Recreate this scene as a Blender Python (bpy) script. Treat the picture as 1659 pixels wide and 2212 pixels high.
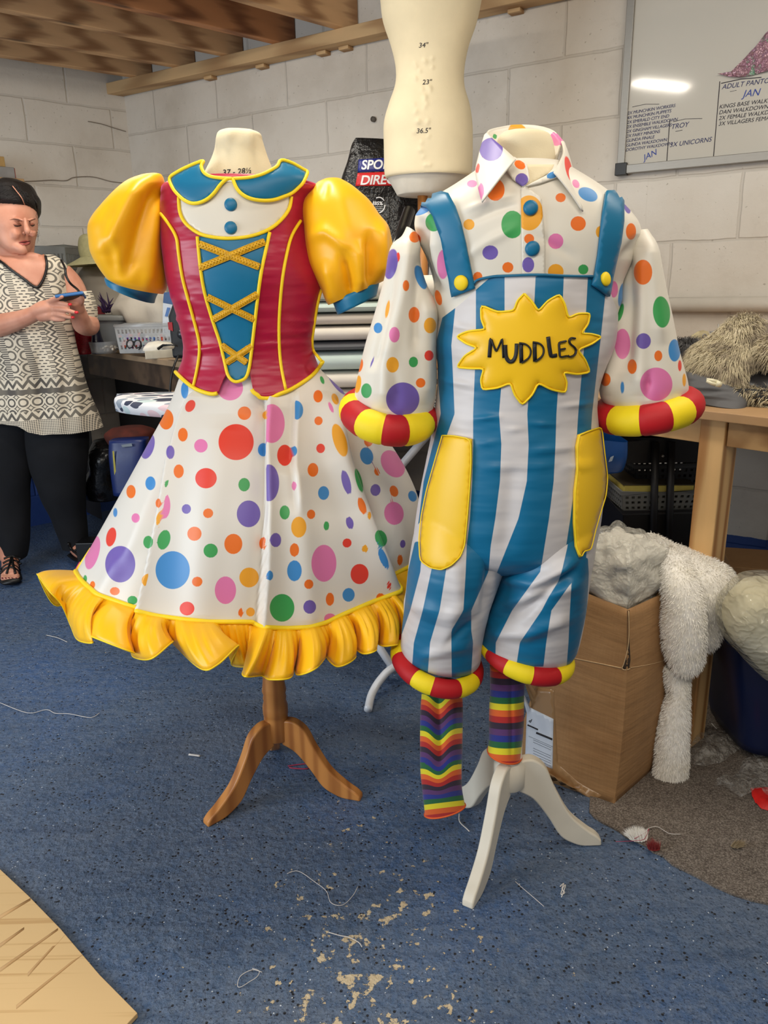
import bpy, bmesh, math, random
import numpy as np
from mathutils import Vector, Matrix
from mathutils.bvhtree import BVHTree
from mathutils.geometry import delaunay_2d_cdt, interpolate_bezier
for _o in list(bpy.data.objects): bpy.data.objects.remove(_o)
S = bpy.context.scene; COL = S.collection
rnd = random.Random(7)
PI = math.pi
# ---------------------------------------------------------------- camera
F, CX, CY, H = 1655., 829.5, 1106., 1.22
RM = Matrix.Rotation(PI/2-math.radians(16.5), 3, 'X') @ Matrix.Rotation(math.radians(-1.18), 3, 'Z')
cd = bpy.data.cameras.new('camera'); cam = bpy.data.objects.new('camera', cd); COL.objects.link(cam)
cam.location = (0, 0, H); cam.rotation_euler = RM.to_euler()
cd.sensor_fit = 'VERTICAL'; cd.sensor_height = 32; cd.lens = F/2212*32; cd.clip_start = .05
S.camera = cam
# ---------------------------------------------------------------- light, world, exposure
S.view_settings.view_transform = 'Standard'; S.view_settings.look = 'None'
S.view_settings.gamma = 1; S.view_settings.exposure = -0.12
S.view_settings.use_curve_mapping = False
W = bpy.data.worlds.new('world'); S.world = W; W.use_nodes = True
W.node_tree.nodes['Background'].inputs[0].default_value = (1, .95, .88, 1)
W.node_tree.nodes['Background'].inputs[1].default_value = .40
def area(name, loc, target, sx, sy, energy, color):
    l = bpy.data.lights.new(name, 'AREA'); l.shape = 'RECTANGLE'; l.size = sx; l.size_y = sy
    l.energy = energy; l.color = color
    o = bpy.data.objects.new(name, l); COL.objects.link(o); o.location = loc
    o.rotation_euler = (Vector(target)-Vector(loc)).to_track_quat('-Z', 'Y').to_euler()
    return o
area('window_daylight', (-2.7, .35, 1.25), (-.1, 1.7, .2), 1.5, 1.3, 62, (.80, .90, 1.0))
area('strip_light', (-.31, 1.77, 2.237), (-.31, 1.77, 0), .09, .36, 12, (1.0, .92, .78))
area('back_fill_light', (-.95, 2.75, 2.238), (-.9, 2.9, 0), 1.0, .12, 13, (1.0, .93, .82))  # added fill lamp above the frame, brightens the back walls
area('bench_fill_light', (1.15, 1.55, 2.238), (1.1, 1.9, 0), 1.0, .12, 13, (1.0, .93, .82))  # second added fill lamp, unseen, lifts the right wall
area('front_strip_light', (.6, .1, 2.36), (.2, 1.7, .7), 1.3, .12, 13, (1.0, .90, .76))
area('rear_strip_light', (-.7, -.6, 2.36), (-.3, 1.8, .8), 1.4, .12, 21, (1.0, .91, .78))
# ---------------------------------------------------------------- helpers
def ray(x, y): return RM @ Vector(((x-CX)/F, -(y-CY)/F, -1))
O3 = Vector((0, 0, H))
def P(x, y, Y): d = ray(x, y); return d*(Y/d.y)+O3
def PZ(x, y, z): d = ray(x, y); return d*((z-H)/d.z)+O3
def PN(x, y, p0, n): d = ray(x, y); return d*((Vector(p0)-O3).dot(n)/d.dot(n))+O3
RMn = np.array([list(r) for r in RM])
def projn(V):
    c = (np.asarray(V, float)-[0, 0, H]) @ RMn
    return np.stack([CX-F*c[:, 0]/c[:, 2], CY+F*c[:, 1]/c[:, 2]], 1)
def C(r, g, b, a=1):
    f = lambda v: (v/255/12.92) if v/255 <= .04045 else ((v/255+.055)/1.055)**2.4
    return (f(r), f(g), f(b), a)
class N:
    """tiny node helper"""
    def __init__(s, name):
        s.m = bpy.data.materials.new(name); s.m.use_nodes = True; s.t = s.m.node_tree
        s.b = s.t.nodes['Principled BSDF']; s.out = s.t.nodes['Material Output']
    def n(s, typ, **kw):
        nd = s.t.nodes.new(typ)
        for k, v in kw.items():
            if k.startswith('_'): nd.inputs[k[1:].replace('_', ' ')].default_value = v
            else: setattr(nd, k, v)
        return nd
    def l(s, a, b): s.t.links.new(a, b)
    def set(s, **kw):
        for k, v in kw.items():
            k = k.replace('_', ' ')
            if hasattr(v, 'is_output'): s.l(v, s.b.inputs[k])
            else: s.b.inputs[k].default_value = v
    def coord(s, kind='Object', scale=(1, 1, 1)):
        tc = s.n('ShaderNodeTexCoord'); mp = s.n('ShaderNodeMapping'); mp.inputs['Scale'].default_value = scale
        s.l(tc.outputs[kind], mp.inputs[0]); return mp.outputs[0]
    def noise(s, vec, scale, detail=3, rough=.5):
        nd = s.n('ShaderNodeTexNoise'); s.l(vec, nd.inputs['Vector']); nd.inputs['Scale'].default_value = scale
        nd.inputs['Detail'].default_value = detail; nd.inputs['Roughness'].default_value = rough; return nd.outputs['Fac']
    def ramp(s, fac, stops, interp='LINEAR'):
        nd = s.n('ShaderNodeValToRGB'); s.l(fac, nd.inputs[0]); cr = nd.color_ramp; cr.interpolation = interp
        while len(cr.elements) > 1: cr.elements.remove(cr.elements[-1])
        cr.elements[0].position = stops[0][0]; cr.elements[0].color = stops[0][1]
        for p, c in stops[1:]:
            e = cr.elements.new(p); e.color = c
        return nd.outputs[0]
    def mix(s, fac, a, b, mode='MIX'):
        nd = s.n('ShaderNodeMix'); nd.data_type = 'RGBA'; nd.blend_type = mode
        for v, i in ((fac, 0), (a, 6), (b, 7)):
            if hasattr(v, 'is_output'): s.l(v, nd.inputs[i])
            else: nd.inputs[i].default_value = v
        return nd.outputs[2]
    def math(s, op, a, b=0., c=0.):
        nd = s.n('ShaderNodeMath'); nd.operation = op
        for i, v in enumerate((a, b, c)):
            if hasattr(v, 'is_output'): s.l(v, nd.inputs[i])
            else: nd.inputs[i].default_value = v
        return nd.outputs[0]
    def bump(s, h, strength=.3, dist=.002, chain=None):
        nd = s.n('ShaderNodeBump'); s.l(h, nd.inputs['Height']); nd.inputs['Strength'].default_value = strength
        nd.inputs['Distance'].default_value = dist
        if chain: s.l(chain, nd.inputs['Normal'])
        s.l(nd.outputs[0], s.b.inputs['Normal']); return nd.outputs[0]
    def attr(s, name):
        nd = s.n('ShaderNodeAttribute'); nd.attribute_name = name; return nd
def plain(name, col, rough=.6, var=.12, scale=25, bump=.15, bscale=120, metal=0., sheen=0., spec=.5, stretch=(1, 1, 1), bdist=.001):
    """slightly uneven coloured surface"""
    m = N(name); v = m.coord('Object', stretch)
    n1 = m.noise(v, scale, 4)
    c2 = tuple(x*(1-var) for x in col[:3])+(1,); c1 = tuple(min(1, x*(1+var*.6)) for x in col[:3])+(1,)
    m.set(Base_Color=m.ramp(n1, [(.3, c2), (.7, c1)]), Roughness=rough, Metallic=metal)
    m.b.inputs['Specular IOR Level'].default_value = spec
    if sheen: m.set(Sheen_Weight=sheen, Sheen_Roughness=.4)
    if bump: m.bump(m.noise(v, bscale, 3), bump, bdist)
    return m.m
def satin(name, col, wr=.5, rough=.36, stretch=(9, 9, 26), painted=False, bscale=1., bdist=.004, dot=True):
    """smooth costume satin with small puckers across the cloth; 'painted' adds the printed pattern held in mesh attributes"""
    m = N(name); v = m.coord('Object', stretch)
    if painted:
        d = m.attr('sdf'); c = m.attr('dcol')
        k = m.n('ShaderNodeMapRange'); m.l(d.outputs['Fac'], k.inputs[0])
        k.inputs[1].default_value = -.5; k.inputs[2].default_value = .5; k.inputs[3].default_value = 1; k.inputs[4].default_value = 0
        base = m.mix(k.outputs[0], col, c.outputs['Color'])
    else: base = m.mix(1., col, col)
    m.set(Base_Color=base, Roughness=rough)
    m.b.inputs['Specular IOR Level'].default_value = .45
    m.set(Sheen_Weight=.12, Sheen_Roughness=.3)
    b1 = m.bump(m.noise(v, bscale, 2, .45), wr, bdist)
    w = m.coord('Object', (1400, 1400, 1400)); m.bump(m.noise(w, 1, 1), .08, .0004, b1)
    return m.m
def emis(name, col, s):
    m = N(name); m.set(Base_Color=col, Emission_Color=col, Emission_Strength=s); return m.m

def mesh(name, verts, faces, mat, parent=None, smooth=True, mats=None, fm=None):
    me = bpy.data.meshes.new(name); me.from_pydata([tuple(v) for v in verts], [], faces)
    if mat: me.materials.append(mat)
    if mats:
        for q in mats: me.materials.append(q)
    if fm is not None: me.polygons.foreach_set('material_index', fm)
    if smooth: me.polygons.foreach_set('use_smooth', [True]*len(me.polygons))
    me.update()
    o = bpy.data.objects.new(name, me); COL.objects.link(o)
    if parent:
        o.parent = parent
        o.matrix_parent_inverse = PINV(parent)
    return o
def PINV(p):
    M = Matrix.Identity(4); q = p
    chain = []
    while q: chain.append(q); q = q.parent
    M = Matrix.Identity(4)
    for q in reversed(chain): M = M @ q.matrix_parent_inverse @ Matrix.LocRotScale(q.location, q.rotation_euler, q.scale)
    return M.inverted()
def tag(o, label, cat=None, group=None, kind=None):
    o['label'] = label
    if cat: o['category'] = cat
    if group: o['group'] = group
    if kind: o['kind'] = kind
    return o
def thing(name, label, cat, loc=(0, 0, 0), group=None):
    o = bpy.data.objects.new(name, None); COL.objects.link(o); o.location = loc; o.empty_display_size = .05
    return tag(o, label, cat, group)
def struct(o): o['kind'] = 'structure'; return o
def fixn(o):
    bm = bmesh.new(); bm.from_mesh(o.data); bmesh.ops.recalc_face_normals(bm, faces=bm.faces); bm.to_mesh(o.data); bm.free(); return o
def bevel(o, w=.004, seg=2, ang=35):
    m = o.modifiers.new('bevel', 'BEVEL'); m.width = w; m.segments = seg; m.limit_method = 'ANGLE'; m.angle_limit = math.radians(ang); return o
def solid(o, t, off=-1):
    m = o.modifiers.new('solidify', 'SOLIDIFY'); m.thickness = t; m.offset = off; return o
def sub(o, n=1):
    m = o.modifiers.new('subdivision', 'SUBSURF'); m.levels = n; m.render_levels = n; return o
def smooth_ang(o, a=40):
    o.data.polygons.foreach_set('use_smooth', [True]*len(o.data.polygons))
    bm = bmesh.new(); bm.from_mesh(o.data)
    for e in bm.edges:
        if len(e.link_faces) == 2 and e.calc_face_angle(0) > math.radians(a): e.smooth = False
    bm.to_mesh(o.data); bm.free(); return o
def cr(pts, n):
    """Catmull-Rom resample of a list of tuples, n samples per span"""
    p = [np.array(q, float) for q in pts]; out = []
    for i in range(len(p)-1):
        a = p[max(i-1, 0)]; b = p[i]; c = p[i+1]; d = p[min(i+2, len(p)-1)]
        for k in range(n):
            t = k/n
            out.append(.5*((2*b)+(-a+c)*t+(2*a-5*b+4*c-d)*t*t+(-a+3*b-3*c+d)*t**3))
    out.append(p[-1]); return out
def box(name, cx, cy, cz, sx, sy, sz, mat, parent=None, rot=0., bev=.003, rotm=None):
    v = [Vector((x*sx/2, y*sy/2, z*sz/2)) for x in (-1, 1) for y in (-1, 1) for z in (-1, 1)]
    R = rotm or Matrix.Rotation(rot, 3, 'Z')
    v = [R @ q+Vector((cx, cy, cz)) for q in v]
    f = [(0, 1, 3, 2), (4, 6, 7, 5), (0, 4, 5, 1), (2, 3, 7, 6), (0, 2, 6, 4), (1, 5, 7, 3)]
    o = fixn(mesh(name, v, f, mat, parent, smooth=False))
    if bev: bevel(o, bev)
    return o
def hexa(name, bot, top, mat, parent=None, bev=.003, n=1, bulge=0):
    """prism between two point loops"""
    k = len(bot); v = list(bot)+list(top)
    f = [tuple(range(k)), tuple(range(k, 2*k))]+[(i, (i+1) % k, k+(i+1) % k, k+i) for i in range(k)]
    o = fixn(mesh(name, v, f, mat, parent, smooth=False))
    if bev: bevel(o, bev)
    return o
def tube(name, pts, r, mat, parent=None, closed=False, n=10, cap=True, mats=None, flat=1.):
    """round cord along 3D points; r number or list"""
    pts = [Vector(p) for p in pts]; L = len(pts); vs = []; fs = []
    up = Vector((0, 0, 1))
    T0 = None; nrm = None
    for i, p in enumerate(pts):
        a = pts[(i-1) % L] if (closed or i > 0) else p; b = pts[(i+1) % L] if (closed or i < L-1) else p
        t = (b-a).normalized() if (b-a).length > 1e-9 else Vector((0, 0, 1))
        if nrm is None:
            nrm = t.cross(up) if abs(t.z) < .9 else t.cross(Vector((0, 1, 0)))
            nrm.normalize()
        else:
            nrm = (nrm-t*nrm.dot(t))
            nrm = nrm.normalized() if nrm.length > 1e-6 else t.orthogonal().normalized()
        bi = t.cross(nrm); rr = r[i] if hasattr(r, '__len__') else r
        for k in range(n):
            a_ = 2*PI*k/n; vs.append(p+nrm*math.cos(a_)*rr+bi*math.sin(a_)*rr*flat)
    for i in range(L if closed else L-1):
        j = (i+1) % L
        for k in range(n): fs.append((i*n+k, i*n+(k+1) % n, j*n+(k+1) % n, j*n+k))
    if not closed and cap: fs.append(tuple(range(n))); fs.append(tuple((L-1)*n+k for k in range(n)))
    return fixn(mesh(name, vs, fs, mat, parent))
def foldval(px, folds):
    """sum of cloth folds at pixel-plane positions px (N,2), metres outward"""
    d = np.zeros(len(px))
    for f in folds:
        kind, pts, amp, w = f[:4]; pts = np.array(pts, float)
        if kind[0] == 'v': u = px[:, 0]-np.interp(px[:, 1], pts[:, 1], pts[:, 0]); s = px[:, 1]; lo, hi = pts[0, 1], pts[-1, 1]
        else: u = px[:, 1]-np.interp(px[:, 0], pts[:, 0], pts[:, 1]); s = px[:, 0]; lo, hi = pts[0, 0], pts[-1, 0]
        fade = np.clip((s-lo)/35+.15, 0, 1)*np.clip((hi-s)/35+(1 if kind.endswith('o') else .15), 0, 1)
        if 's' in kind[1:]: g = np.tanh(u/3.)*np.exp(-np.abs(u)/w)
        else: g = np.exp(-(u/w)**2)
        d += 1.35*amp*g*fade
    return d
def loft(name, rows, mat, parent=None, n=64, m=6, folds=None, trim=None, e=2., cap=(False, False), noise=0., nscale=6., link=True, only=False, dirv=None, seed=0):
    """closed-ring surface. rows: (ax,ay,bx,by,Y,ry): outline pixels of the widest section at depth Y and its half depth"""
    R = cr(rows, m); M = len(R); G = np.zeros((M, n, 3)); Cn = np.zeros((M, 3))
    th = np.linspace(0, 2*PI, n, endpoint=False)
    ct, st = np.cos(th), np.sin(th)
    ct = np.sign(ct)*np.abs(ct)**(2/e); st = np.sign(st)*np.abs(st)**(2/e)
    for j, r in enumerate(R):
        ax, ay, bx, by, Y, ry = r[:6]
        a = np.array(P(ax, ay, Y)); b = np.array(P(bx, by, Y)); c = (a+b)/2; h = (b-a)/2
        d = np.array(dirv if dirv else (0, 1, 0), float)*ry
        G[j] = c+np.outer(ct, h)-np.outer(st, d); Cn[j] = c
    def displace(G):
        out = G-Cn[:, None, :]; ln = np.linalg.norm(out, axis=2, keepdims=True); out = out/np.maximum(ln, 1e-6)
        dd = np.zeros(G.shape[:2])
        if folds: dd += foldval(projn(G.reshape(-1, 3)), folds).reshape(M, n)*np.where(st > -.2, 1, .4)[None, :]
        if noise:
            from mathutils import noise as mn
            dd += np.array([[noise*mn.noise(Vector(G[j, i])*nscale+Vector((seed, 0, 0))) for i in range(n)] for j in range(M)])
        return G+out*dd[:, :, None]
    if trim:
        Q = projn(G.reshape(-1, 3)).reshape(M, n, 2)
        for i in range(n):
            yl = trim(Q[:, i, 0], st[i]); v = Q[:, i, 1]-yl
            js = [j for j in range(1, M) if v[j] > 0 and v[j-1] <= 0]
            jx = (js[-1]-1+(-v[js[-1]-1])/(v[js[-1]]-v[js[-1]-1]+1e-9)) if js else M-1
            s = np.linspace(0, jx, M); k0 = np.clip(s.astype(int), 0, M-2); fr = (s-k0)[:, None]
            G[:, i] = G[k0, i]*(1-fr)+G[k0+1, i]*fr
    G = displace(G)
    V = G.reshape(-1, 3); Fc = [(j*n+i, j*n+(i+1) % n, (j+1)*n+(i+1) % n, (j+1)*n+i) for j in range(M-1) for i in range(n)]
    V = list(map(tuple, V))
    if cap[0]: V.append(tuple(G[0].mean(0))); k = len(V)-1; Fc += [(i, k, (i+1) % n) for i in range(n)]
    if cap[1]: V.append(tuple(G[-1].mean(0))); k = len(V)-1; b = (M-1)*n; Fc += [(b+i, b+(i+1) % n, k) for i in range(n)]
    if only: return V, Fc, G
    o = fixn(mesh(name, V, Fc, mat, parent)); o_g[o.name] = G
    return o
o_g = {}
def join(objs):
    """merge freshly built meshes into the first one"""
    bm = bmesh.new()
    for o in objs: bm.from_mesh(o.data)
    bm.to_mesh(objs[0].data); bm.free()
    for o in objs[1:]: bpy.data.objects.remove(o)
    objs[0].data.polygons.foreach_set('use_smooth', [True]*len(objs[0].data.polygons))
    return objs[0]
def sdpoly(p, poly):
    q = np.array(poly, float); d = np.full(len(p), 1e9); ins = np.zeros(len(p), bool)
    for i in range(len(q)):
        a = q[i]; b = q[(i+1) % len(q)]; e = b-a; w = p-a
        t = np.clip((w@e)/(e@e+1e-12), 0, 1); d = np.minimum(d, np.linalg.norm(w-t[:, None]*e, axis=1))
        c = (a[1] > p[:, 1]) != (b[1] > p[:, 1])
        with np.errstate(all='ignore'): x = a[0]+(p[:, 1]-a[1])*(b[0]-a[0])/(b[1]-a[1])
        ins ^= c & (p[:, 0] < x)
    return np.where(ins, -d, d)
def paint(o, shapes):
    """store the printed pattern of a cloth in its mesh: distance to the nearest print and that print's colour"""
    me = o.data; nv = len(me.vertices); V = np.zeros(nv*3); me.vertices.foreach_get('co', V); p = projn(V.reshape(-1, 3))
    best = np.full(nv, 1e3); col = np.ones((nv, 4))
    for s in shapes:
        if s[0] == 'p': d = sdpoly(p, s[1]); c = s[2]
        else:
            x, y, rx, ry, c = s[:5]; rot = math.radians(s[5]) if len(s) > 5 else 0
            u = p-[x, y]; U = np.stack([u[:, 0]*math.cos(rot)+u[:, 1]*math.sin(rot), -u[:, 0]*math.sin(rot)+u[:, 1]*math.cos(rot)], 1)
            k = np.sqrt((U[:, 0]/rx)**2+(U[:, 1]/ry)**2); d = (k-1)*min(rx, ry)
            if len(s) > 6:
                ax, val, sg = s[6]; d = np.maximum(d, (p[:, 0]-(val if not hasattr(val, '__len__') else np.interp(p[:, 1], [q[1] for q in val], [q[0] for q in val])))*-sg)
        m = d < best; best[m] = d[m]; col[m] = c
    a = me.attributes.new('sdf', 'FLOAT', 'POINT'); a.data.foreach_set('value', best)
    a = me.attributes.new('dcol', 'FLOAT_COLOR', 'POINT'); a.data.foreach_set('color', col.ravel())
def bvh_of(*objs):
    vs = []; fs = []
    for o in objs:
        if isinstance(o, tuple): v, f = o[0], o[1]
        else: v = [q.co for q in o.data.vertices]; f = [tuple(q.vertices) for q in o.data.polygons]
        b = len(vs); vs += [Vector(q) for q in v]; fs += [tuple(i+b for i in t) for t in f]
    return BVHTree.FromPolygons(vs, fs)
def hit(bvh, x, y, Yd=1.6):
    d = ray(x, y).normalized(); r = bvh.ray_cast(O3, d)
    if r[0] is None:
        q = P(x, y, Yd); r = bvh.find_nearest(q)
        nn = r[1]; nn = nn if nn.dot(d) < 0 else -nn
        return q if (q-r[0]).length < .0 else Vector((q.x, r[0].y, q.z)), nn
    nn = r[1] if r[1].dot(d) < 0 else -r[1]
    return r[0], nn
def drape(name, poly, bvh, off, mat, parent=None, step=7., thick=.003, puff=0., pw=10., Yd=1.6, wob=0., curve=False, colr=None, back=True):
    """cloth panel lying on a body: outline given where it is seen, then laid onto the surface"""
    if curve: poly = [tuple(q) for q in cr(list(poly)+[poly[0]], 6)][:-1]
    out = []
    for i, a in enumerate(poly):
        b = poly[(i+1) % len(poly)]; k = max(1, int(math.hypot(b[0]-a[0], b[1]-a[1])/step))
        out += [(a[0]+(b[0]-a[0])*t/k, a[1]+(b[1]-a[1])*t/k) for t in range(k)]
    xs = [q[0] for q in poly]; ys = [q[1] for q in poly]
    g = np.array([(x+(step/2 if j % 2 else 0), y) for j, y in enumerate(np.arange(min(ys), max(ys), step)) for x in np.arange(min(xs), max(xs), step)])
    if len(g):
        d = sdpoly(g, out); g = g[d < -step*.45]
    pts = [Vector(q) for q in out]+[Vector(q) for q in g]
    n = len(out)
    r = delaunay_2d_cdt(pts, [(i, (i+1) % n) for i in range(n)], [list(range(n))], 1, 1e-4)
    V2, Fc = r[0], [tuple(f) for f in r[2]]
    A = np.array([tuple(q) for q in V2]); dist = -sdpoly(A, out)
    V = []; B = []
    hs = [hit(bvh, q[0], q[1], Yd) for q in A]
    for i, (p, nn) in enumerate(hs):
        o_ = off+puff*(1-math.exp(-max(dist[i], 0)/pw))
        if wob: o_ += wob*math.sin(A[i][0]*.11+A[i][1]*.05)*math.sin(A[i][1]*.13)
        V.append(p+nn*o_); B.append(p+nn*(off-thick))
    m = len(V); ec = {}
    for f in Fc:
        for a, b in zip(f, f[1:]+f[:1]): ec[(a, b)] = 1
    Fa = list(Fc)
    if thick:
        Fa += [tuple(reversed([i+m for i in f])) for f in Fc]
        for (a, b) in ec:
            if (b, a) not in ec: Fa.append((b, a, a+m, b+m))
        V = V+B
    o = fixn(mesh(name, V, Fa, mat, parent)); return o
def dline(pts, bvh, off=.002, k=5, Yd=1.6, curve=True):
    q = cr(pts, k) if curve else [(a[0]+(b[0]-a[0])*t/4, a[1]+(b[1]-a[1])*t/4) for a, b in zip(pts, pts[1:]) for t in range(4)]+[pts[-1]]
    out = []
    for p in q:
        h, nn = hit(bvh, p[0], p[1], Yd); out.append(h+nn*off)
    for _ in range(2 if curve else 1):
        out = [out[0]]+[(out[i-1]+out[i]*2+out[i+1])/4 for i in range(1, len(out)-1)]+[out[-1]]
    return out
def piping(name, pts, bvh, r, mat, parent, off=None, k=5, **kw):
    return tube(name, dline(pts, bvh, r*.6 if off is None else off, k), r, mat, parent, **kw)
def dome(name, x, y, bvh, r, mat, parent, h=.006, off=0., Yd=1.6):
    """covered button"""
    p, nn = hit(bvh, x, y, Yd); q = nn.to_track_quat('Z', 'Y'); V = []; Fc = []; n = 24
    prof = [(1, -.002), (1.03, h*.35), (.93, h*.75), (.7, h), (.35, h*1.15)]
    for rr, z in prof:
        for i in range(n): V.append(p+nn*off+q @ Vector((r*rr*math.cos(2*PI*i/n), r*rr*math.sin(2*PI*i/n), z)))
    V.append(p+nn*off+q @ Vector((0, 0, h*1.2)))
    for j in range(len(prof)-1):
        for i in range(n): Fc.append((j*n+i, j*n+(i+1) % n, (j+1)*n+(i+1) % n, (j+1)*n+i))
    b = (len(prof)-1)*n; Fc += [(b+i, b+(i+1) % n, len(V)-1) for i in range(n)]; Fc.append(tuple(range(n)))
    return fixn(mesh(name, V, Fc, mat, parent))
def textmesh(body, size=1., shear=0., bold=0., space=1.):
    cu = bpy.data.curves.new('lettering', 'FONT'); cu.body = body; cu.size = size; cu.shear = shear; cu.offset = bold; cu.space_character = space
    cu.resolution_u = 4
    o = bpy.data.objects.new('lettering', cu); COL.objects.link(o)
    bpy.context.view_layer.update()
    me = o.evaluated_get(bpy.context.evaluated_depsgraph_get()).to_mesh()
    V = [tuple(v.co) for v in me.vertices]; Fc = [tuple(f.vertices) for f in me.polygons]
    o.to_mesh_clear(); bpy.data.objects.remove(o); bpy.data.curves.remove(cu)
    return V, Fc
def text_map(name, body, fn, mat, parent=None, size=1., thick=.001, shear=0., bold=0., space=1., dens=0):
    """lettering bent onto a surface: fn(u,v)->(point, normal)"""
    V, Fc = textmesh(body, size, shear, bold, space)
    if dens:
        bm = bmesh.new(); vs = [bm.verts.new(v) for v in V]
        for f in Fc:
            try: bm.faces.new([vs[i] for i in f])
            except ValueError: pass
        for _ in range(dens):
            bmesh.ops.triangulate(bm, faces=bm.faces); es = [e for e in bm.edges if e.calc_length() > size*.12]
            bmesh.ops.subdivide_edges(bm, edges=es, cuts=1)
        bmesh.ops.triangulate(bm, faces=bm.faces)
        bm.verts.index_update(); V = [tuple(v.co) for v in bm.verts]; Fc = [tuple(v.index for v in f.verts) for f in bm.faces]; bm.free()
    A = []; B = []
    for v in V:
        p, nn = fn(v[0], v[1]); A.append(p+nn*thick); B.append(p)
    m = len(A); ec = {}
    for f in Fc:
        for a, b in zip(f, f[1:]+f[:1]): ec[(a, b)] = 1
    Fa = list(Fc)+[(b, a, a+m, b+m) for (a, b) in ec if (b, a) not in ec]
    return mesh(name, A+B, Fa, mat, parent, smooth=False)
def ring(name, cx, cy, hx, hy, Y, ry, r, mats, bounds, parent, n=96, k=18, wob=0., label=None, flat=1., tilt=0.):
    """stuffed hoop of alternating segments (separate coloured sleeves sewn end to end). hx,hy half-axis pixels"""
    c = P(cx, cy, Y); a = P(cx+hx, cy+hy, Y)-c; d = Vector((0, ry, ry*tilt)); nn = a.cross(d).normalized()
    V = []; Fc = []; fm = []; al = a.length
    xs = []
    for i in range(n):
        t = 2*PI*i/n; p = c+a*math.cos(t)-d*math.sin(t); tg = (-a*math.sin(t)-d*math.cos(t)).normalized(); o_ = tg.cross(nn).normalized()
        if o_.dot(p-c) < 0: o_ = -o_
        pr = projn([tuple(p+o_*r*.5)])[0]; xs.append(pr[0])
        for j in range(k):
            b = 2*PI*j/k; V.append(p+o_*math.cos(b)*r+nn*math.sin(b)*r*flat)
    for i in range(n):
        xm = (xs[i]+xs[(i+1) % n])/2; idx = sum(1 for b in bounds if xm > b) % 2
        for j in range(k): Fc.append((i*k+j, i*k+(j+1) % k, ((i+1) % n)*k+(j+1) % k, ((i+1) % n)*k+j)); fm.append(idx)
    # narrow the joints a little where the segments are sewn together
    for i in range(n):
        f0 = fm[((i-1) % n)*k]; f1 = fm[i*k]
        if f0 != f1:
            t = 2*PI*i/n; p = c+a*math.cos(t)-d*math.sin(t)
            for j in range(k): V[i*k+j] = p+(V[i*k+j]-p)*.95
    o = mesh(name, V, Fc, None, parent, mats=mats, fm=fm); return o
# ================================================================ SETTING
WD = Vector((.8398, -.5429, 0)); WN = Vector((-.5429, -.8398, 0)); WC = Vector((-1.325, 4.509, 0))     # right wall: direction, normal into room, corner
LD = Vector((.746, .6659, 0)).normalized(); LN = Vector((LD.y, -LD.x, 0))                           # left wall
def block_mat(name, roww, rowh, ox, oz, band=None):
    m = N(name); tc = m.n('ShaderNodeTexCoord'); sp = m.n('ShaderNodeSeparateXYZ'); m.l(tc.outputs['Object'], sp.inputs[0])
    cb = m.n('ShaderNodeCombineXYZ'); m.l(m.math('ADD', sp.outputs[0], ox), cb.inputs[0]); m.l(m.math('ADD', sp.outputs[2], oz), cb.inputs[1])
    nz = m.n('ShaderNodeTexNoise'); m.l(tc.outputs['Object'], nz.inputs['Vector']); nz.inputs['Scale'].default_value = 9
    dv = m.n('ShaderNodeVectorMath'); dv.operation = 'MULTIPLY_ADD'; m.l(nz.outputs['Color'], dv.inputs[0]); dv.inputs[1].default_value = (.012, .012, 0); m.l(cb.outputs[0], dv.inputs[2])
    br = m.n('ShaderNodeTexBrick'); m.l(dv.outputs[0], br.inputs['Vector']); br.inputs['Scale'].default_value = 1
    br.inputs['Brick Width'].default_value = roww; br.inputs['Row Height'].default_value = rowh
    br.inputs['Mortar Size'].default_value = .007; br.inputs['Mortar Smooth'].default_value = .7
    v = m.coord('Object')
    n1 = m.noise(v, 2.2, 6, .6); n2 = m.noise(v, 14, 5, .65); n3 = m.noise(v, 70, 3)
    base = m.ramp(n1, [(.3, C(190, 182, 170)), (.5, C(207, 201, 191)), (.75, C(214, 210, 202))])
    base = m.mix(m.ramp(n2, [(.60, (0, 0, 0, 1)), (.78, (.35, .35, .35, 1))]), base, C(166, 158, 146))
    pit = m.ramp(n3, [(.27, (1, 1, 1, 1)), (.33, (0, 0, 0, 1))])
    base = m.mix(m.math('MULTIPLY', pit, .45), base, C(120, 108, 92))
    base = m.mix(m.math('MULTIPLY', br.outputs['Fac'], .22), base, C(150, 143, 132))
    # vertical grime runs and flaked spots
    st = m.coord('Object', (26, 26, 1.6)); r_ = m.ramp(m.noise(st, 1, 4, .6), [(.66, (0, 0, 0, 1)), (.74, (.5, .5, .5, 1))])
    base = m.mix(m.math('MULTIPLY', r_, m.ramp(n1, [(.45, (0, 0, 0, 1)), (.65, (.6, .6, .6, 1))])), base, C(138, 126, 110))
    if band is not None:
        z = m.math('ADD', sp.outputs[2], m.math('MULTIPLY', n2, .015)); k = m.math('LESS_THAN', z, band)
        base = m.mix(k, base, C(38, 66, 128))
    m.set(Base_Color=base, Roughness=.62)
    b = m.bump(m.math('SUBTRACT', 1, br.outputs['Fac']), .55, .006)
    b = m.bump(m.math('SUBTRACT', n2, m.math('MULTIPLY', pit, .35)), .45, .006, b)
    return m.m
M_wr = block_mat('painted_blockwork_right', .44, .222, .0, .2, .28)
M_wl = block_mat('painted_blockwork_left', .44, .197, .3, .03, .28)
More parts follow.
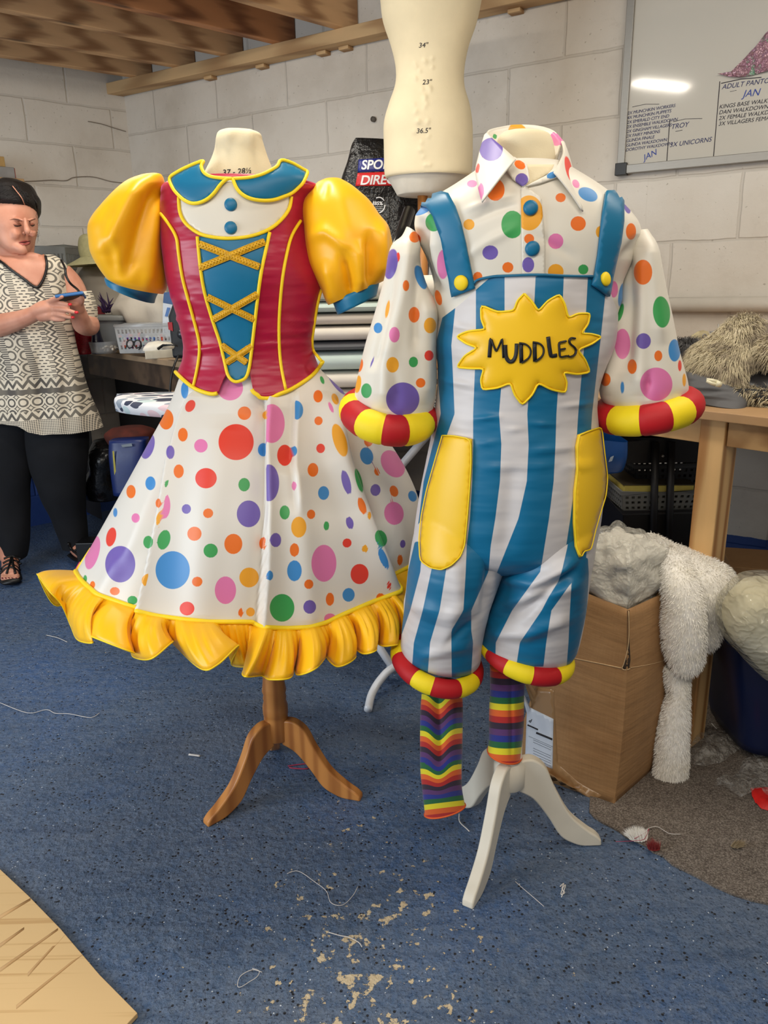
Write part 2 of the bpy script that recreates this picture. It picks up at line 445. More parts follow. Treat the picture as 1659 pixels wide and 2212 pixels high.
def wall(name, org, dr, x0, x1, z1, mat, nin, th=.12):
    """slab whose room face lies on org + dr*x"""
    v = []
    for x in (x0, x1):
        for y in (0, th):
            for z in (0, z1): v.append((x, y, z))
    f = [(0, 1, 3, 2), (4, 6, 7, 5), (0, 4, 5, 1), (2, 3, 7, 6), (0, 2, 6, 4), (1, 5, 7, 3)]
    o = mesh(name, v, f, mat, smooth=False); out = -nin
    o.matrix_world = Matrix(((dr.x, out.x, 0, org.x), (dr.y, out.y, 0, org.y), (0, 0, 1, 0), (0, 0, 0, 1)))
    o.location = o.matrix_world.translation
    fixn(o); return struct(o)
wall('wall_right', WC, WD, 0, 6.2, 2.47, M_wr, WN)
wall('wall_left', WC, LD, -6.2, 0, 2.47, M_wl, LN)
# floor
def floor_mat():
    m = N('worn_blue_floor'); v = m.coord('Object')
    n0 = m.noise(v, 1.1, 4, .6); n1 = m.noise(v, 5, 5, .6); n2 = m.noise(v, 45, 4, .65); 
    base = m.ramp(n0, [(.30, C(90, 101, 118)), (.5, C(70, 94, 126)), (.68, C(58, 94, 146))])
    base = m.mix(m.ramp(n2, [(.35, (.0, 0, 0, 1)), (.7, (.55, .55, .55, 1))]), base, C(118, 130, 148))
    w1 = m.coord('Object', (1, 1, 1))
    st = m.n('ShaderNodeMapping'); st.inputs['Rotation'].default_value = (0, 0, math.radians(-52)); st.inputs['Scale'].default_value = (3.5, 30, 1); m.l(w1, st.inputs[0])
    base = m.mix(m.ramp(m.noise(st.outputs[0], 1, 3), [(.5, (0, 0, 0, 1)), (.75, (.35, .35, .35, 1))]), base, C(48, 66, 96))
    sp_ = m.noise(v, 210, 2, .6); base = m.mix(m.ramp(sp_, [(.56, (0, 0, 0, 1)), (.66, (.75, .75, .75, 1))]), base, C(30, 42, 66)); base = m.mix(m.ramp(sp_, [(.30, (.65, .65, .65, 1)), (.38, (0, 0, 0, 1))]), base, C(128, 142, 162))
    # dark pits
    vo = m.n('ShaderNodeTexVoronoi'); m.l(v, vo.inputs['Vector']); vo.inputs['Scale'].default_value = 75; vo.inputs['Randomness'].default_value = 1
    pit = m.math('MULTIPLY', m.math('LESS_THAN', vo.outputs['Distance'], .21), m.math('GREATER_THAN', m.noise(v, 18, 3), .50))
    base = m.mix(pit, base, C(22, 26, 36))
    # pale flecks of glitter and lint
    v2 = m.n('ShaderNodeTexVoronoi'); m.l(v, v2.inputs['Vector']); v2.inputs['Scale'].default_value = 62
    fl = m.math('MULTIPLY', m.math('LESS_THAN', v2.outputs['Distance'], .09), m.math('GREATER_THAN', m.noise(v, 9, 2), .5))
    base = m.mix(fl, base, C(205, 212, 220))
    # bare screed where paint has flaked off
    zone = m.n('ShaderNodeTexGradient'); zone.gradient_type = 'SPHERICAL'; zm = m.n('ShaderNodeMapping'); m.l(w1, zm.inputs[0])
    zm.inputs['Location'].default_value = (.12, -1.17, 0); zm.vector_type = 'POINT'; zm.inputs['Scale'].default_value = (2.1, 1.3, 1); zm.inputs['Location'].default_value = (.10, -1.42, 0)
    m.l(zm.outputs[0], zone.inputs[0])
    ch = m.noise(v, 34, 6, .62); thr = m.math('ADD', ch, m.math('MULTIPLY', zone.outputs['Fac'], .18))
    thr = m.math('ADD', thr, m.math('MULTIPLY', m.noise(v, 6, 2), .14))
    k = m.ramp(thr, [(.80, (0, 0, 0, 1)), (.812, (1, 1, 1, 1))])
    base = m.mix(k, base, C(206, 188, 156))
    m.set(Base_Color=base, Roughness=m.ramp(n2, [(.3, (.34, .34, .34, 1)), (.7, (.56, .56, .56, 1))]))
    h = m.math('ADD', m.noise(v, 120, 4, .7), m.math('MULTIPLY', vo.outputs['Distance'], .6))
    h = m.math('SUBTRACT', h, m.math('MULTIPLY', k, .4)); m.bump(h, .9, .005)
    return m.m
Mfl = floor_mat()
struct(mesh('floor', [(-6, -3, 0), (5, -3, 0), (5, 8, 0), (-6, 8, 0), (-6, -3, -.1), (5, -3, -.1), (5, 8, -.1), (-6, 8, -.1)], [(0, 1, 2, 3), (4, 7, 6, 5), (0, 4, 5, 1), (1, 5, 6, 2), (2, 6, 7, 3), (3, 7, 4, 0)], Mfl, smooth=False))
Mwood = None
def wood(name, c1, c2, scale=1.0, axis='x', rough=.55, knots=True):
    m = N(name); sc = {'x': (1.2, 14, 14), 'y': (14, 1.2, 14), 'z': (14, 14, 1.2)}[axis]; v = m.coord('Object', tuple(s*scale for s in sc))
    nz = m.noise(v, 1, 4, .6); wv = m.n('ShaderNodeTexWave'); m.l(v, wv.inputs['Vector']); wv.inputs['Scale'].default_value = .55
    wv.inputs['Distortion'].default_value = 7; wv.inputs['Detail'].default_value = 3; wv.inputs['Detail Scale'].default_value = .8
    f = m.math('ADD', m.math('MULTIPLY', wv.outputs['Fac'], .55), m.math('MULTIPLY', nz, .45))
    base = m.ramp(f, [(.2, c2), (.55, c1), (.85, tuple(min(1, x*1.1) for x in c1[:3])+(1,))])
    if knots:
        kv = m.n('ShaderNodeTexVoronoi'); m.l(m.coord('Object', {'x': (2.2, 6, 6), 'y': (6, 2.2, 6), 'z': (6, 6, 2.2)}[axis]), kv.inputs['Vector']); kv.inputs['Scale'].default_value = 1
        base = m.mix(m.ramp(kv.outputs['Distance'], [(.05, (.8, .8, .8, 1)), (.13, (0, 0, 0, 1))]), base, tuple(x*.35 for x in c2[:3])+(1,))
    m.set(Base_Color=base, Roughness=rough); m.bump(f, .12, .002); return m.m
M_joist = wood('sawn_joist_timber', C(206, 166, 122), C(150, 110, 74), 1.7, 'x', .7)
M_joist2 = wood('red_joist_timber', C(186, 130, 86), C(124, 78, 48), 1.6, 'x', .7)
M_plate = wood('pale_batten_timber', C(196, 164, 120), C(160, 124, 84), 1, 'x', .7)
M_bench = wood('pine_bench_post', C(220, 180, 124), C(168, 116, 64), 1.1, 'z', .5, False)
M_benchx = wood('pine_bench_rail', C(202, 162, 110), C(160, 118, 72), 1, 'x', .5)
M_top = plain('hardboard_bench_top', C(176, 140, 100), .5, .1, 12, .05)
# ceiling above the joists
def local_box(name, org, dr, x0, x1, y0, y1, z0, z1, mat, parent=None, bev=.003, tilt=0):
    v = [(x, y, z) for x in (x0, x1) for y in (y0, y1) for z in (z0, z1)]
    f = [(0, 1, 3, 2), (4, 6, 7, 5), (0, 4, 5, 1), (2, 3, 7, 6), (0, 2, 6, 4), (1, 5, 7, 3)]
    o = mesh(name, v, f, mat, None, smooth=False); fixn(o)
    s = Vector((-dr.y, dr.x, 0))
    M = Matrix(((dr.x, s.x, 0, org[0]), (dr.y, s.y, 0, org[1]), (0, 0, 1, org[2]), (0, 0, 0, 1)))
    o.location = M.translation; o.rotation_euler = M.to_3x3().to_euler()
    if parent: o.parent = parent; o.matrix_parent_inverse = PINV(parent)
    if bev: bevel(o, bev)
    return o
M_ceil = plain('ceiling_boards', C(150, 138, 122), .8, .15, 3, .1)
struct(mesh('ceiling', [(-6, -3, 2.47), (5, -3, 2.47), (5, 8, 2.47), (-6, 8, 2.47), (-6, -3, 2.52), (5, -3, 2.52), (5, 8, 2.52), (-6, 8, 2.52)], [(0, 1, 2, 3), (4, 7, 6, 5), (0, 4, 5, 1), (1, 5, 6, 2), (2, 6, 7, 3), (3, 7, 4, 0)], M_ceil, smooth=False))
pl = WC+WD*-.12+WN*.045
o = local_box('timber_wall_plate', (pl.x, pl.y, 2.20), WD, .05, 4.6, -.045, .04, 0, .052, M_plate)
tag(o, 'long pale timber batten running along the top of the right wall under the joists', 'timber')
JD = Vector((.768, .64, 0))
for i, s in enumerate([-.05, .232, .539, .852, 1.162, 1.501, 1.86, 2.22]):
    e = WC+WD*s+WN*.005
    if i == 0: jd = Vector((.80, .60, 0))
    else: jd = [0, Vector((.778, .628, 0)), Vector((.785, .62, 0)), Vector((.748, .663, 0)), Vector((.733, .68, 0)), Vector((.716, .698, 0)), Vector((.71, .70, 0)), Vector((.71, .70, 0))][i]
    if i > 5: continue
    zt = 2.425 if i < 5 else 2.44
    o = local_box('ceiling_joist', (e.x, e.y, 2.252), jd, -4.2, 0, -.0, .047, 0, zt-2.252, M_joist2 if i in (4,) else M_joist)
    tag(o, ['rough ceiling joist lowest in the picture, nearest the left wall', 'brown ceiling joist second from the left wall, dark seam along it', 'brown ceiling joist third from the left wall, with stamped marks',
            'ceiling joist fourth from the left wall, with a big dark knot', 'reddish grained ceiling joist fifth from the left wall', 'pale ceiling joist beside the bare torso form, nearest the camera'][i], 'joist', 'joists of the low ceiling')
# small packing wedges under the wall plate
for s in (.62, .95, 1.3, 1.42, 2.2):
    e = WC+WD*s+WN*.02; o = local_box('packing_wedge', (e.x, e.y, 2.186), WD, 0, .05, -.02, .025, 0, .0142, M_plate, bev=.001)
    tag(o, 'small offcut of wood wedged under the wall plate', 'wedge', 'packing wedges under the timber plate')
# ---------------------------------------------------------------- conduit on right wall
a = WC+WD*.3+WN*.035
tag(tube('wall_pipe', [WC+WD*1.9+WN*.03+Vector((0, 0, 1.13)), WC+WD*6+WN*.03+Vector((0, 0, 1.13))], .026, plain('painted_pipe', C(205, 200, 190), .4, .04), n=16), 'white painted pipe running level along the right wall above the workbench', 'pipe')
# ---------------------------------------------------------------- whiteboard
M_alu = plain('brushed_aluminium', C(150, 148, 143), .42, .05, metal=.5, stretch=(1, 1, 30))
M_blk = plain('black_plastic', C(16, 16, 18), .4, .2)
wb = thing('whiteboard', 'large whiteboard with aluminium frame and handwritten lists on right wall', 'whiteboard', WC+WD*3.3+WN*.01+Vector((0, 0, 1.59)))
def onw(s, z, d): return WC+WD*s+WN*d+Vector((0, 0, z))
def wslab(name, s0, s1, z0, z1, d0, d1, mat, parent, bev=.002):
    bot = [onw(s0, z0, d0), onw(s1, z0, d0), onw(s1, z0, d1), onw(s0, z0, d1)]; top = [p+Vector((0, 0, z1-z0)) for p in bot]
    return hexa(name, bot, top, mat, parent, bev)
mwb = N('whiteboard_enamel'); mwb.set(Base_Color=C(196, 193, 184), Roughness=.075); vv = mwb.coord('Object'); mwb.bump(mwb.noise(vv, 5, 2), .05, .003)
wslab('board_face', 2.66, 4.5, 1.61, 2.43, .010, .024, mwb.m, wb, 0)
fr = wslab('bottom_frame', 2.645, 4.52, 1.593, 1.622, .008, .034, M_alu, wb); wslab('side_frame', 2.645, 2.672, 1.593, 2.44, .008, .034, M_alu, wb)
wslab('top_frame', 2.645, 4.52, 2.42, 2.447, .008, .034, M_alu, wb)
wslab('corner_cap', 2.640, 2.682, 1.588, 1.630, .007, .038, M_blk, wb); wslab('corner_cap', 2.640, 2.682, 2.18, 2.21, .007, .038, M_blk, wb)
M_penb = plain('blue_marker', C(38, 42, 92), .6, 0, bump=0); M_penk = plain('dark_marker', C(34, 30, 44), .6, 0, bump=0); M_penl = plain('bright_blue_marker', C(36, 62, 150), .6, 0, bump=0)
def wtext(x, y, body, h, mat, rot=0., shear=.25, sp=1.):
    p0 = PN(x, y, onw(0, 0, .0245), WN)
    ca, sa = math.cos(rot), math.sin(rot)
    fn = lambda u, v: (p0+WD*(u*ca-v*sa)+Vector((0, 0, u*sa+v*ca)), WN)
    return text_map('handwriting', body, fn, mat, wb, h, .0006, shear, .0, sp)
Ls = ['2X MUNCHKIN WORKERS', '4X MUNCHKIN PUPPETS', '2X EMERALD CITY END', '2X ENSEMBLE WALKDOWN', '2X GINGHAM VILLAGERS', '2X FAIRY MINIONS', 'GLINDA FINALE', 'GLINDA WALKDOWN', 'DOROTHY WALKDOWN']
for i, t in enumerate(Ls): wtext(1355-i*.4, 248+i*9.9, t, .0145, M_penb, .03, .2, .95)
wtext(1391, 347, 'JAN', .028, M_penl, .35)
wtext(1449, 279, 'TROY', .022, M_penb, .03); wtext(1446, 318, '3X UNICORNS', .021, M_penb, .03)
wtext(1559, 193, 'ADULT PANTO', .021, M_penb, .0); wtext(1604, 210, 'JAN', .03, M_penl, -.02)
for i, t in enumerate(['KINGS BASE WALKDOWN', 'DAN WALKDOWN', '2X FEMALE WALKDOWN', '3X VILLAGERS FEMALE']): wtext(1553-i*.5, 235+i*12.3, t, .0175, M_penk, .0, .2)
wtext(1588, 344, 'amazonbasics', .011, M_blk, 0)
def wline(pts, r=.0013, m=M_penk): return tube('ruled_line', [PN(x, y, onw(0, 0, .0245), WN) for x, y in pts], r, m, wb, n=6)
wline([(1555, 176), (1541, 342)]); wline([(1447, 259), (1440, 353)]); wline([(1558, 180), (1600, 171), (1645, 167)]); wline([(1366, 231), (1395, 225), (1424, 225)], .0008)
wline([(1454, 263), (1480, 257), (1517, 256)], .0008); wline([(1459, 284), (1474, 281)], .0008); wline([(1577, 198), (1591, 195)], .0006)
# iridescent foil film hanging on the board
m = N('iridescent_film'); v = m.coord('Object', (9, 9, 9)); nz = m.noise(v, 2.2, 4, .7)
m.set(Base_Color=m.ramp(nz, [(.3, C(120, 190, 150)), (.42, C(176, 128, 150)), (.55, C(186, 150, 158)), (.66, C(150, 110, 160)), (.75, C(150, 220, 190))]), Roughness=.12, Metallic=.4)
m.b.inputs['Alpha'].default_value = .8; m.bump(nz, 1., .03)
pp = [(1551, 160), (1575, 166), (1598, 168), (1625, 163), (1665, 152), (1700, 140), (1740, 60), (1690, 40), (1655, 72), (1630, 105), (1605, 130), (1580, 155)]
bv = bvh_of(([onw(2, 1, .028), onw(5, 1, .028), onw(5, 3, .028), onw(2, 3, .028)], [(0, 1, 2, 3)]))
o = drape('iridescent_film_sheet', pp, bv, .006, m.m, None, 6, .001, wob=.006); tag(o, 'crumpled pink and green iridescent film hanging over the whiteboard at the picture edge', 'film')
# ---------------------------------------------------------------- carpet
mc = N('grey_brown_carpet'); v = mc.coord('Object'); n1 = mc.noise(v, 260, 3, .7); n2 = mc.noise(v, 40, 4)
mc.set(Base_Color=mc.mix(.35, mc.ramp(n1, [(.35, C(62, 54, 48)), (.5, C(118, 106, 96)), (.66, C(176, 166, 154))]), mc.ramp(n2, [(.3, C(84, 74, 66)), (.7, C(140, 130, 120))])), Roughness=.95); mc.bump(n1, 1., .006)
edge = [(1273, 1752), (1283, 1764), (1300, 1775), (1318, 1784), (1335, 1793), (1352, 1806), (1372, 1815), (1395, 1826), (1412, 1840), (1430, 1846), (1452, 1866), (1480, 1880), (1510, 1895), (1540, 1912), (1580, 1930), (1625, 1944), (1700, 1960)]
ed = [PZ(x, y, .005) for x, y in edge]; far = [Vector((1.2, 1.2, .005)), Vector((2.3, 1.2, .005)), Vector((2.3, 2.02, .005)), Vector((.95, 2.9, .005)), Vector((.6, 2.1, .005)), Vector((.52, 1.70, .005))]
pl_ = ed+far; hexa('carpet_offcut', [q-Vector((0, 0, .0048)) for q in pl_], pl_, mc.m, None, 0)
tag(bpy.data.objects['carpet_offcut'], 'ragged grey-brown carpet on the floor at right', 'carpet')
# ---------------------------------------------------------------- right workbench
wbk = thing('workbench', 'pine workbench on a thick post under the fur pile at right', 'workbench', (.95, 2.2, 0))
zt = .92
fL = PZ(1200, 846, zt); fA = PZ(1505, 885, zt); fB = PZ(1659, 902, zt); d_ = (fB-fA).normalized(); fR = fB+d_*.55
def toW(p): return p-WN*((p-WC).dot(WN)-.012)
pt = [fL, fA, fR, toW(fR+WD*.1), toW(fL)]
hexa('bench_top', [q-Vector((0, 0, .022)) for q in pt], pt, M_top, wbk, .002)
perp = Vector((-d_.y, d_.x, 0)); perp = perp if perp.y > 0 else -perp
post = PZ(1509, 904, zt-.025); q0 = post-d_*.0+perp*.012
pw = [q0, q0+d_*.062, q0+d_*.062+perp*.075, q0+perp*.075]
hexa('post', [Vector((q.x, q.y, 0)) for q in pw], [Vector((q.x, q.y, zt-.0225)) for q in pw], M_bench, wbk, .003)
for a_, b_ in ((-1.0, -.002), (.064, .62)):
    r0 = q0+perp*.010+d_*a_; r1 = q0+perp*.010+d_*b_; rr = [r0, r1, r1+perp*.04, r0+perp*.04]
    hexa('rail', [Vector((q.x, q.y, zt-.088)) for q in rr], [Vector((q.x, q.y, zt-.0225)) for q in rr], M_benchx, wbk, .002)
rr = [q0+perp*.8+d_*-.5, q0+perp*.8+d_*.7, q0+perp*.84+d_*.7, q0+perp*.84+d_*-.5]
q = q0+perp*.55-d_*.75
hexa('rear_post', [Vector((q.x+a, q.y+b, 0)) for a, b in ((0, 0), (.06, 0), (.06, .06), (0, .06))], [Vector((q.x+a, q.y+b, zt-.0225)) for a, b in ((0, 0), (.06, 0), (.06, .06), (0, .06))], M_bench, wbk, .003)
# ---------------------------------------------------------------- left workbench (runs on to behind the costumes)
M_top2 = plain('worn_bench_top', C(168, 142, 112), .55, .15, 14, .1)
M_dk = plain('dark_board_and_shade', C(30, 27, 26), .7, .3, 8)  # board colour that also carries the shade under the long bench
zb = .94
gA = PZ(170, 752, zb); gB = PZ(390, 782, zb); gd = (gB-gA).normalized(); g0 = gA-gd*.02; g1 = PZ(985, 868, zb)
g1 = gB+gd*.70
bk = thing('long_workbench', 'long shadowy workbench along the far corner, crowded with tubs and cloth', 'workbench', (-.9, 3.6, 0))
g0 = gA+gd*.0
while (g0-WC).dot(LN) < .03: g0 = g0+gd*.01
gc = Vector((.40, 2.56, zb)); gl_ = g0-LN*((g0-WC).dot(LN)-.015)
pt = [g0, g1, gc, toW(gc), WC+(WN+LN)*.012+Vector((0, 0, zb)), gl_]
pt = [Vector((q.x, q.y, zb)) for q in pt]
hexa('bench_top', [q-Vector((0, 0, .024)) for q in pt], pt, M_top2, bk, .002)
gp = Vector((-gd.y, gd.x, 0)); gp = gp if gp.y > 0 else -gp
rr = [g0+gp*.02+gd*.05, g1+gp*.02, g1+gp*.05, g0+gp*.05+gd*.05]
hexa('apron', [Vector((q.x, q.y, zb-.13)) for q in rr], [Vector((q.x, q.y, zb-.0245)) for q in rr], wood('old_apron', C(96, 76, 58), C(62, 48, 38)), bk, .002)
for t in (.9, (g1-g0).length-.07):
    q = g0+gd*t+gp*.06; hexa('post', [Vector((q.x+a, q.y+b, 0)) for a, b in ((0, 0), (.06, 0), (.06, .06), (0, .06))], [Vector((q.x+a, q.y+b, zb-.025)) for a, b in ((0, 0), (.06, 0), (.06, .06), (0, .06))], M_bench, bk, .003)
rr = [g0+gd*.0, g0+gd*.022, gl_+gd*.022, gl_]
hexa('added_shade_board', [Vector((q.x, q.y, .02)) for q in rr], [Vector((q.x, q.y, zb-.03)) for q in rr], M_dk, bk, 0)  # added board, its dark colour stands in for shade at the bench end
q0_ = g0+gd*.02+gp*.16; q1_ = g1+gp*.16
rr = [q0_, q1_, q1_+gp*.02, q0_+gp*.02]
hexa('back_board', [Vector((q.x, q.y, .02)) for q in rr], [Vector((q.x, q.y, zb-.03)) for q in rr], M_dk, bk, 0)  # dark board, widened so its colour also gives the under-bench shade
# ================================================================ COSTUMES
OR, RD, PK, PU, BL, GR, GD = C(232, 112, 30), C(226, 62, 44), C(222, 120, 172), C(112, 92, 172), C(62, 136, 200), C(60, 158, 84), C(236, 164, 42)
M_white = satin('white_printed_satin', C(222, 217, 208), .5, .42, (5, 5, 2), painted=True, bdist=.008)
M_whsh = satin('white_shirt_satin', C(226, 220, 206), .8, .46, (7, 7, 5), painted=True, bdist=.009)
M_yel = satin('golden_yellow_satin', C(250, 184, 16), .35, .42, (6, 6, 6))
M_frill = satin('golden_frill_satin', C(252, 192, 20), .3, .42, (10, 10, 4))
M_pipe = plain('lemon_piping', C(250, 216, 22), .55, .03, 60, .1)
M_teal = satin('teal_satin', C(8, 108, 148), .5, .44, (7, 7, 16))
M_red = satin('crimson_satin', C(172, 16, 58), .85, .36, (7, 7, 30), bdist=.009)
M_red.node_tree.nodes['Principled BSDF'].inputs['Sheen Weight'].default_value = .45; M_red.node_tree.nodes['Principled BSDF'].inputs['Sheen Tint'].default_value = (1, .35, .9, 1)  # magenta sheen tint puts the window's reflection into the satin colour
M_cream = satin('cream_yoke_satin', C(222, 215, 200), .4, .4, (5, 5, 5))
M_calico = plain('calico_form_cover', C(226, 212, 178), .85, .07, 9, .25, 300)
M_braid = plain('gold_braid', C(222, 168, 18), .4, .2, 200, .4, 900)
M_ink = plain('black_ink', C(30, 28, 34), .7, 0, bump=0)
# ---------------------------------------------------------------- turned tripod stands
def tripod(root, x, y, mat, R_, az, zs, hubr, zb, pole):
    prof_t = [(0, .185), (.16, .187), (.32, .168), (.44, .125), (.63, .07), (.85, .036), (.97, .022), (1.03, .012)]
    prof_b = [(1.04, 0), (.84, 0), (.70, .006), (.53, .024), (.37, .065), (.18, .105), (0, .122)]
    top = cr(prof_t, 5); bot = cr(prof_b, 5); loop = [(a[0], a[1]) for a in top]+[(a[0], max(0, a[1])) for a in bot]
    for a in az:
        d = Vector((math.cos(a), math.sin(a), 0)); s = Vector((-d.y, d.x, 0)); V = []
        for sg in (-.013, .013):
            for f, z in loop: V.append(Vector((x, y, 0))+d*(hubr*.6+f*(R_-hubr*.6))+s*sg+Vector((0, 0, z*zs)))
        k = len(loop); Fc = [tuple(range(k)), tuple(range(2*k-1, k-1, -1))]+[(i, (i+1) % k, k+(i+1) % k, k+i) for i in range(k)]
        o = fixn(mesh('leg', V, Fc, mat, root)); bevel(o, .005, 3, 50); smooth_ang(o, 45)
    V = []; Fc = []; n = 32
    for r, z in pole:
        for i in range(n): V.append((x+r*math.cos(2*PI*i/n), y+r*math.sin(2*PI*i/n), z))
    for j in range(len(pole)-1):
        for i in range(n): Fc.append((j*n+i, j*n+(i+1) % n, (j+1)*n+(i+1) % n, (j+1)*n+i))
    Fc += [tuple(range(n)), tuple((len(pole)-1)*n+i for i in range(n))]
    smooth_ang(fixn(mesh('pole', V, Fc, mat, root)), 50)
def writing(name, body, x, y, h, bvh, mat, root, rot=0., shear=.2, Yd=1.6, bold=0., sp=1., thick=.0008, dens=0, xs=1.):
    ca, sa = math.cos(rot), math.sin(rot)
    def fn(u, v):
        u = u*xs
        p, nn = hit(bvh, x+u*ca-v*sa, y-u*sa-v*ca, Yd); return p+nn*.0006, nn
    return text_map(name, body, fn, mat, root, h, thick, shear, bold, sp, dens)
DX, DY = -.279, 1.682
M_oak = wood('honey_varnished_wood', C(190, 128, 66), C(158, 98, 46), 1.2, 'z', .38, False)
mannA = thing('tailors_dummy', 'cream dressmaking form on honey wood tripod stand wearing the dress', 'mannequin', (DX, DY, 0))
tripod(mannA, DX, DY, M_oak, .211, [math.atan2(1.538-DY, -.433-DX), math.atan2(1.621-DY, -.077-DX), math.atan2(DY-1.58, DX+.255)], 1.05, .028, .14,
       [(.024, .135), (.029, .140), (.030, .20), (.029, .205), (.031, .208), (.031, .23), (.027, .245), (.029, .252), (.027, .262), (.030, .272), (.028, .285), (.026, .30), (.025, .5), (.018, .7), (.016, .95)])
neck = loft('neck', [(493, 280, 545, 282, DY, .02), (475, 286, 561, 289, DY, .042), (466, 302, 567, 304, DY, .052), (460, 330, 578, 332, DY, .056), (452, 358, 589, 360, DY, .062), (438, 392, 602, 394, DY, .07)], M_calico, mannA, 48, 6, cap=(True, False), noise=.006, nscale=14,
            folds=[('v', [(497, 278), (490, 312)], .010, 7), ('v', [(536, 278), (543, 318)], .009, 6), ('v', [(515, 278), (517, 300)], -.008, 7), ('v', [(475, 282), (470, 330)], .004, 6)])
prox = loft('x', [(446, 346, 594, 346, DY, .055), (428, 354, 622, 354, DY, .064), (398, 364, 648, 364, DY, .074), (368, 382, 668, 380, DY, .083), (350, 399, 692, 400, DY, .09), (349, 430, 668, 432, DY, .10), (349, 520, 668, 522, DY, .112), (360, 600, 698, 602, DY, .115), (388, 700, 680, 702, DY, .095), (396, 760, 676, 760, DY, .09), (375, 840, 706, 840, DY, .11)], None, None, 96, 8, only=True)
yline = [(383, 805), (400, 822), (420, 838), (440, 847), (460, 852), (471, 850), (478, 832), (487, 806), (541, 798), (544, 842), (550, 850), (566, 856), (585, 857), (605, 851), (625, 843), (650, 828), (675, 809), (692, 786)]
def trimb(x, s): return np.interp(x, [q[0] for q in yline], [q[1] for q in yline])
dress = thing('clown_dress', 'dress with crimson laced bodice, yellow puff sleeves and polka dot skirt', 'dress', (DX, DY, .35))
wr = [('h', [(352, 690), (440, 694)], .003, 5), ('h', [(390, 720), (440, 716)], .003, 5), ('h', [(600, 690), (690, 700)], .004, 6), ('h', [(550, 722), (680, 718)], .003, 5), ('h', [(552, 745), (678, 742)], .004, 6), ('h', [(395, 760), (490, 748)], .004, 6), ('h', [(560, 670), (620, 672)], .002, 5), ('h', [(360, 640), (430, 655)], .003, 8)]
bod = loft('bodice', [(392, 386, 650, 388, DY, .083), (354, 399, 689, 402, DY, .09), (349, 430, 668, 432, DY, .10), (349, 470, 664, 472, DY, .106), (350, 520, 670, 522, DY, .112), (355, 560, 684, 560, DY, .116), (361, 602, 698, 604, DY, .115), (374, 650, 689, 652, DY, .105), (388, 700, 680, 702, DY, .095), (397, 745, 674, 745, DY, .09), (395, 775, 682, 775, DY, .092), (383, 808, 694, 806, DY, .10), (376, 840, 706, 835, DY, .113), (366, 885, 722, 880, DY, .13)],
           M_red, dress, 128, 8, folds=wr, trim=trimb)
solid(bod, .003)
bb = bvh_of(prox, bod)
yk = [(389, 427), (391, 458), (403.6, 484), (433, 506), (467, 514), (501, 516), (543, 511), (581, 496), (606, 475), (623, 450), (627, 424)]
drape('yoke', yk+[(622, 402), (560, 392), (500, 388), (440, 392), (394, 404)], bb, .003, M_cream, dress, 8, .003)
piping('piping', yk, bb, .0034, M_pipe, dress, .004)
vin = [(429, 512), (433, 555), (441.6, 619), (458.5, 682), (475, 733), (488, 787), (494, 812), (507, 825), (522, 823), (534, 813), (541, 779), (551, 690), (562, 598), (572, 547), (581, 503)]
skb = None
ins = drape('laced_insert', vin+[(543, 511), (501, 516), (467, 514)], bb, .0035, M_teal, dress, 7, .004)
piping('piping', vin, bb, .0034, M_pipe, dress, .005)
pl1 = [(349, 462), (366, 484), (382.5, 513), (387, 547), (395, 598), (408, 648), (423, 703), (432, 745), (429, 787), (418, 838)]
pl2 = [(648, 477), (629, 509), (619, 547), (610, 598), (604, 661), (602, 724), (606, 787), (617, 842)]
piping('piping', pl1, bb, .0032, M_pipe, dress); piping('piping', pl2, bb, .0032, M_pipe, dress)
piping('piping', [(697, 612), (686, 652), (678, 700), (673, 742), (680, 768), (692, 784)], bb, .0032, M_pipe, dress, .001)
piping('hem_piping', yline[:6], bb, .0042, M_pipe, dress, .004); piping('hem_piping', yline[9:], bb, .0042, M_pipe, dress, .004)
# braid lacing
def braid(a, b):
    L = dline([(a[0]+(b[0]-a[0])*t/8, a[1]+(b[1]-a[1])*t/8) for t in range(9)], bb, .0065, 8, curve=True)
    n = len(L); side = ((L[-1]-L[0]).cross(Vector((0, -1, 0)))).normalized(); obs = []
    for ph in range(3):
        pts = [p+side*.0042*math.sin(i/n*2*PI*7+ph*2*PI/3)+Vector((0, -1, 0))*(.0012*math.cos(i/n*4*PI*7+ph*4*PI/3)) for i, p in enumerate(L)]
        obs.append(tube('braid_lacing', pts, .0022, M_braid, dress, n=6))
    obs.append(tube('braid_lacing', [p+side*.006 for p in L], .0009, M_braid, dress, n=5)); obs.append(tube('braid_lacing', [p-side*.006 for p in L], .0009, M_braid, dress, n=5))
    return join(obs)
for a, b in (((434, 528), (559, 577)), ((434, 579), (570, 524)), ((451, 640), (549, 688)), ((464, 688), (556, 634)), ((481, 745), (533, 784)), ((492, 784), (545, 747))): braid(a, b)
for y in (443, 493): dome('covered_button', 499, y, bb, .0118, M_teal, dress, .006, .003)
# collar
cl = [(503, 392), (492, 393), (477, 406), (462, 425), (445, 437), (428, 442), (413, 440), (396, 429), (381, 411), (373, 391), (390, 379), (412, 368), (434, 359), (444, 357), (439, 366), (444, 378), (458, 387), (478, 391)]
cr_ = [(505, 392), (509, 404), (518, 418), (534, 429), (558, 435), (587, 434), (612, 424), (632, 410), (648, 396), (661, 382), (650, 374), (628, 361), (604, 355), (597, 366), (580, 377), (556, 385), (530, 390)]
for nm, q in (('collar', cl), ('collar', cr_)):
    cl_ = drape(nm, q, bb, .008, M_teal, dress, 7, .004, puff=.003, pw=8)
    o = tube('collar_piping', dline(q+[q[0]], bb, .009, 5), .0034, M_pipe, cl_)
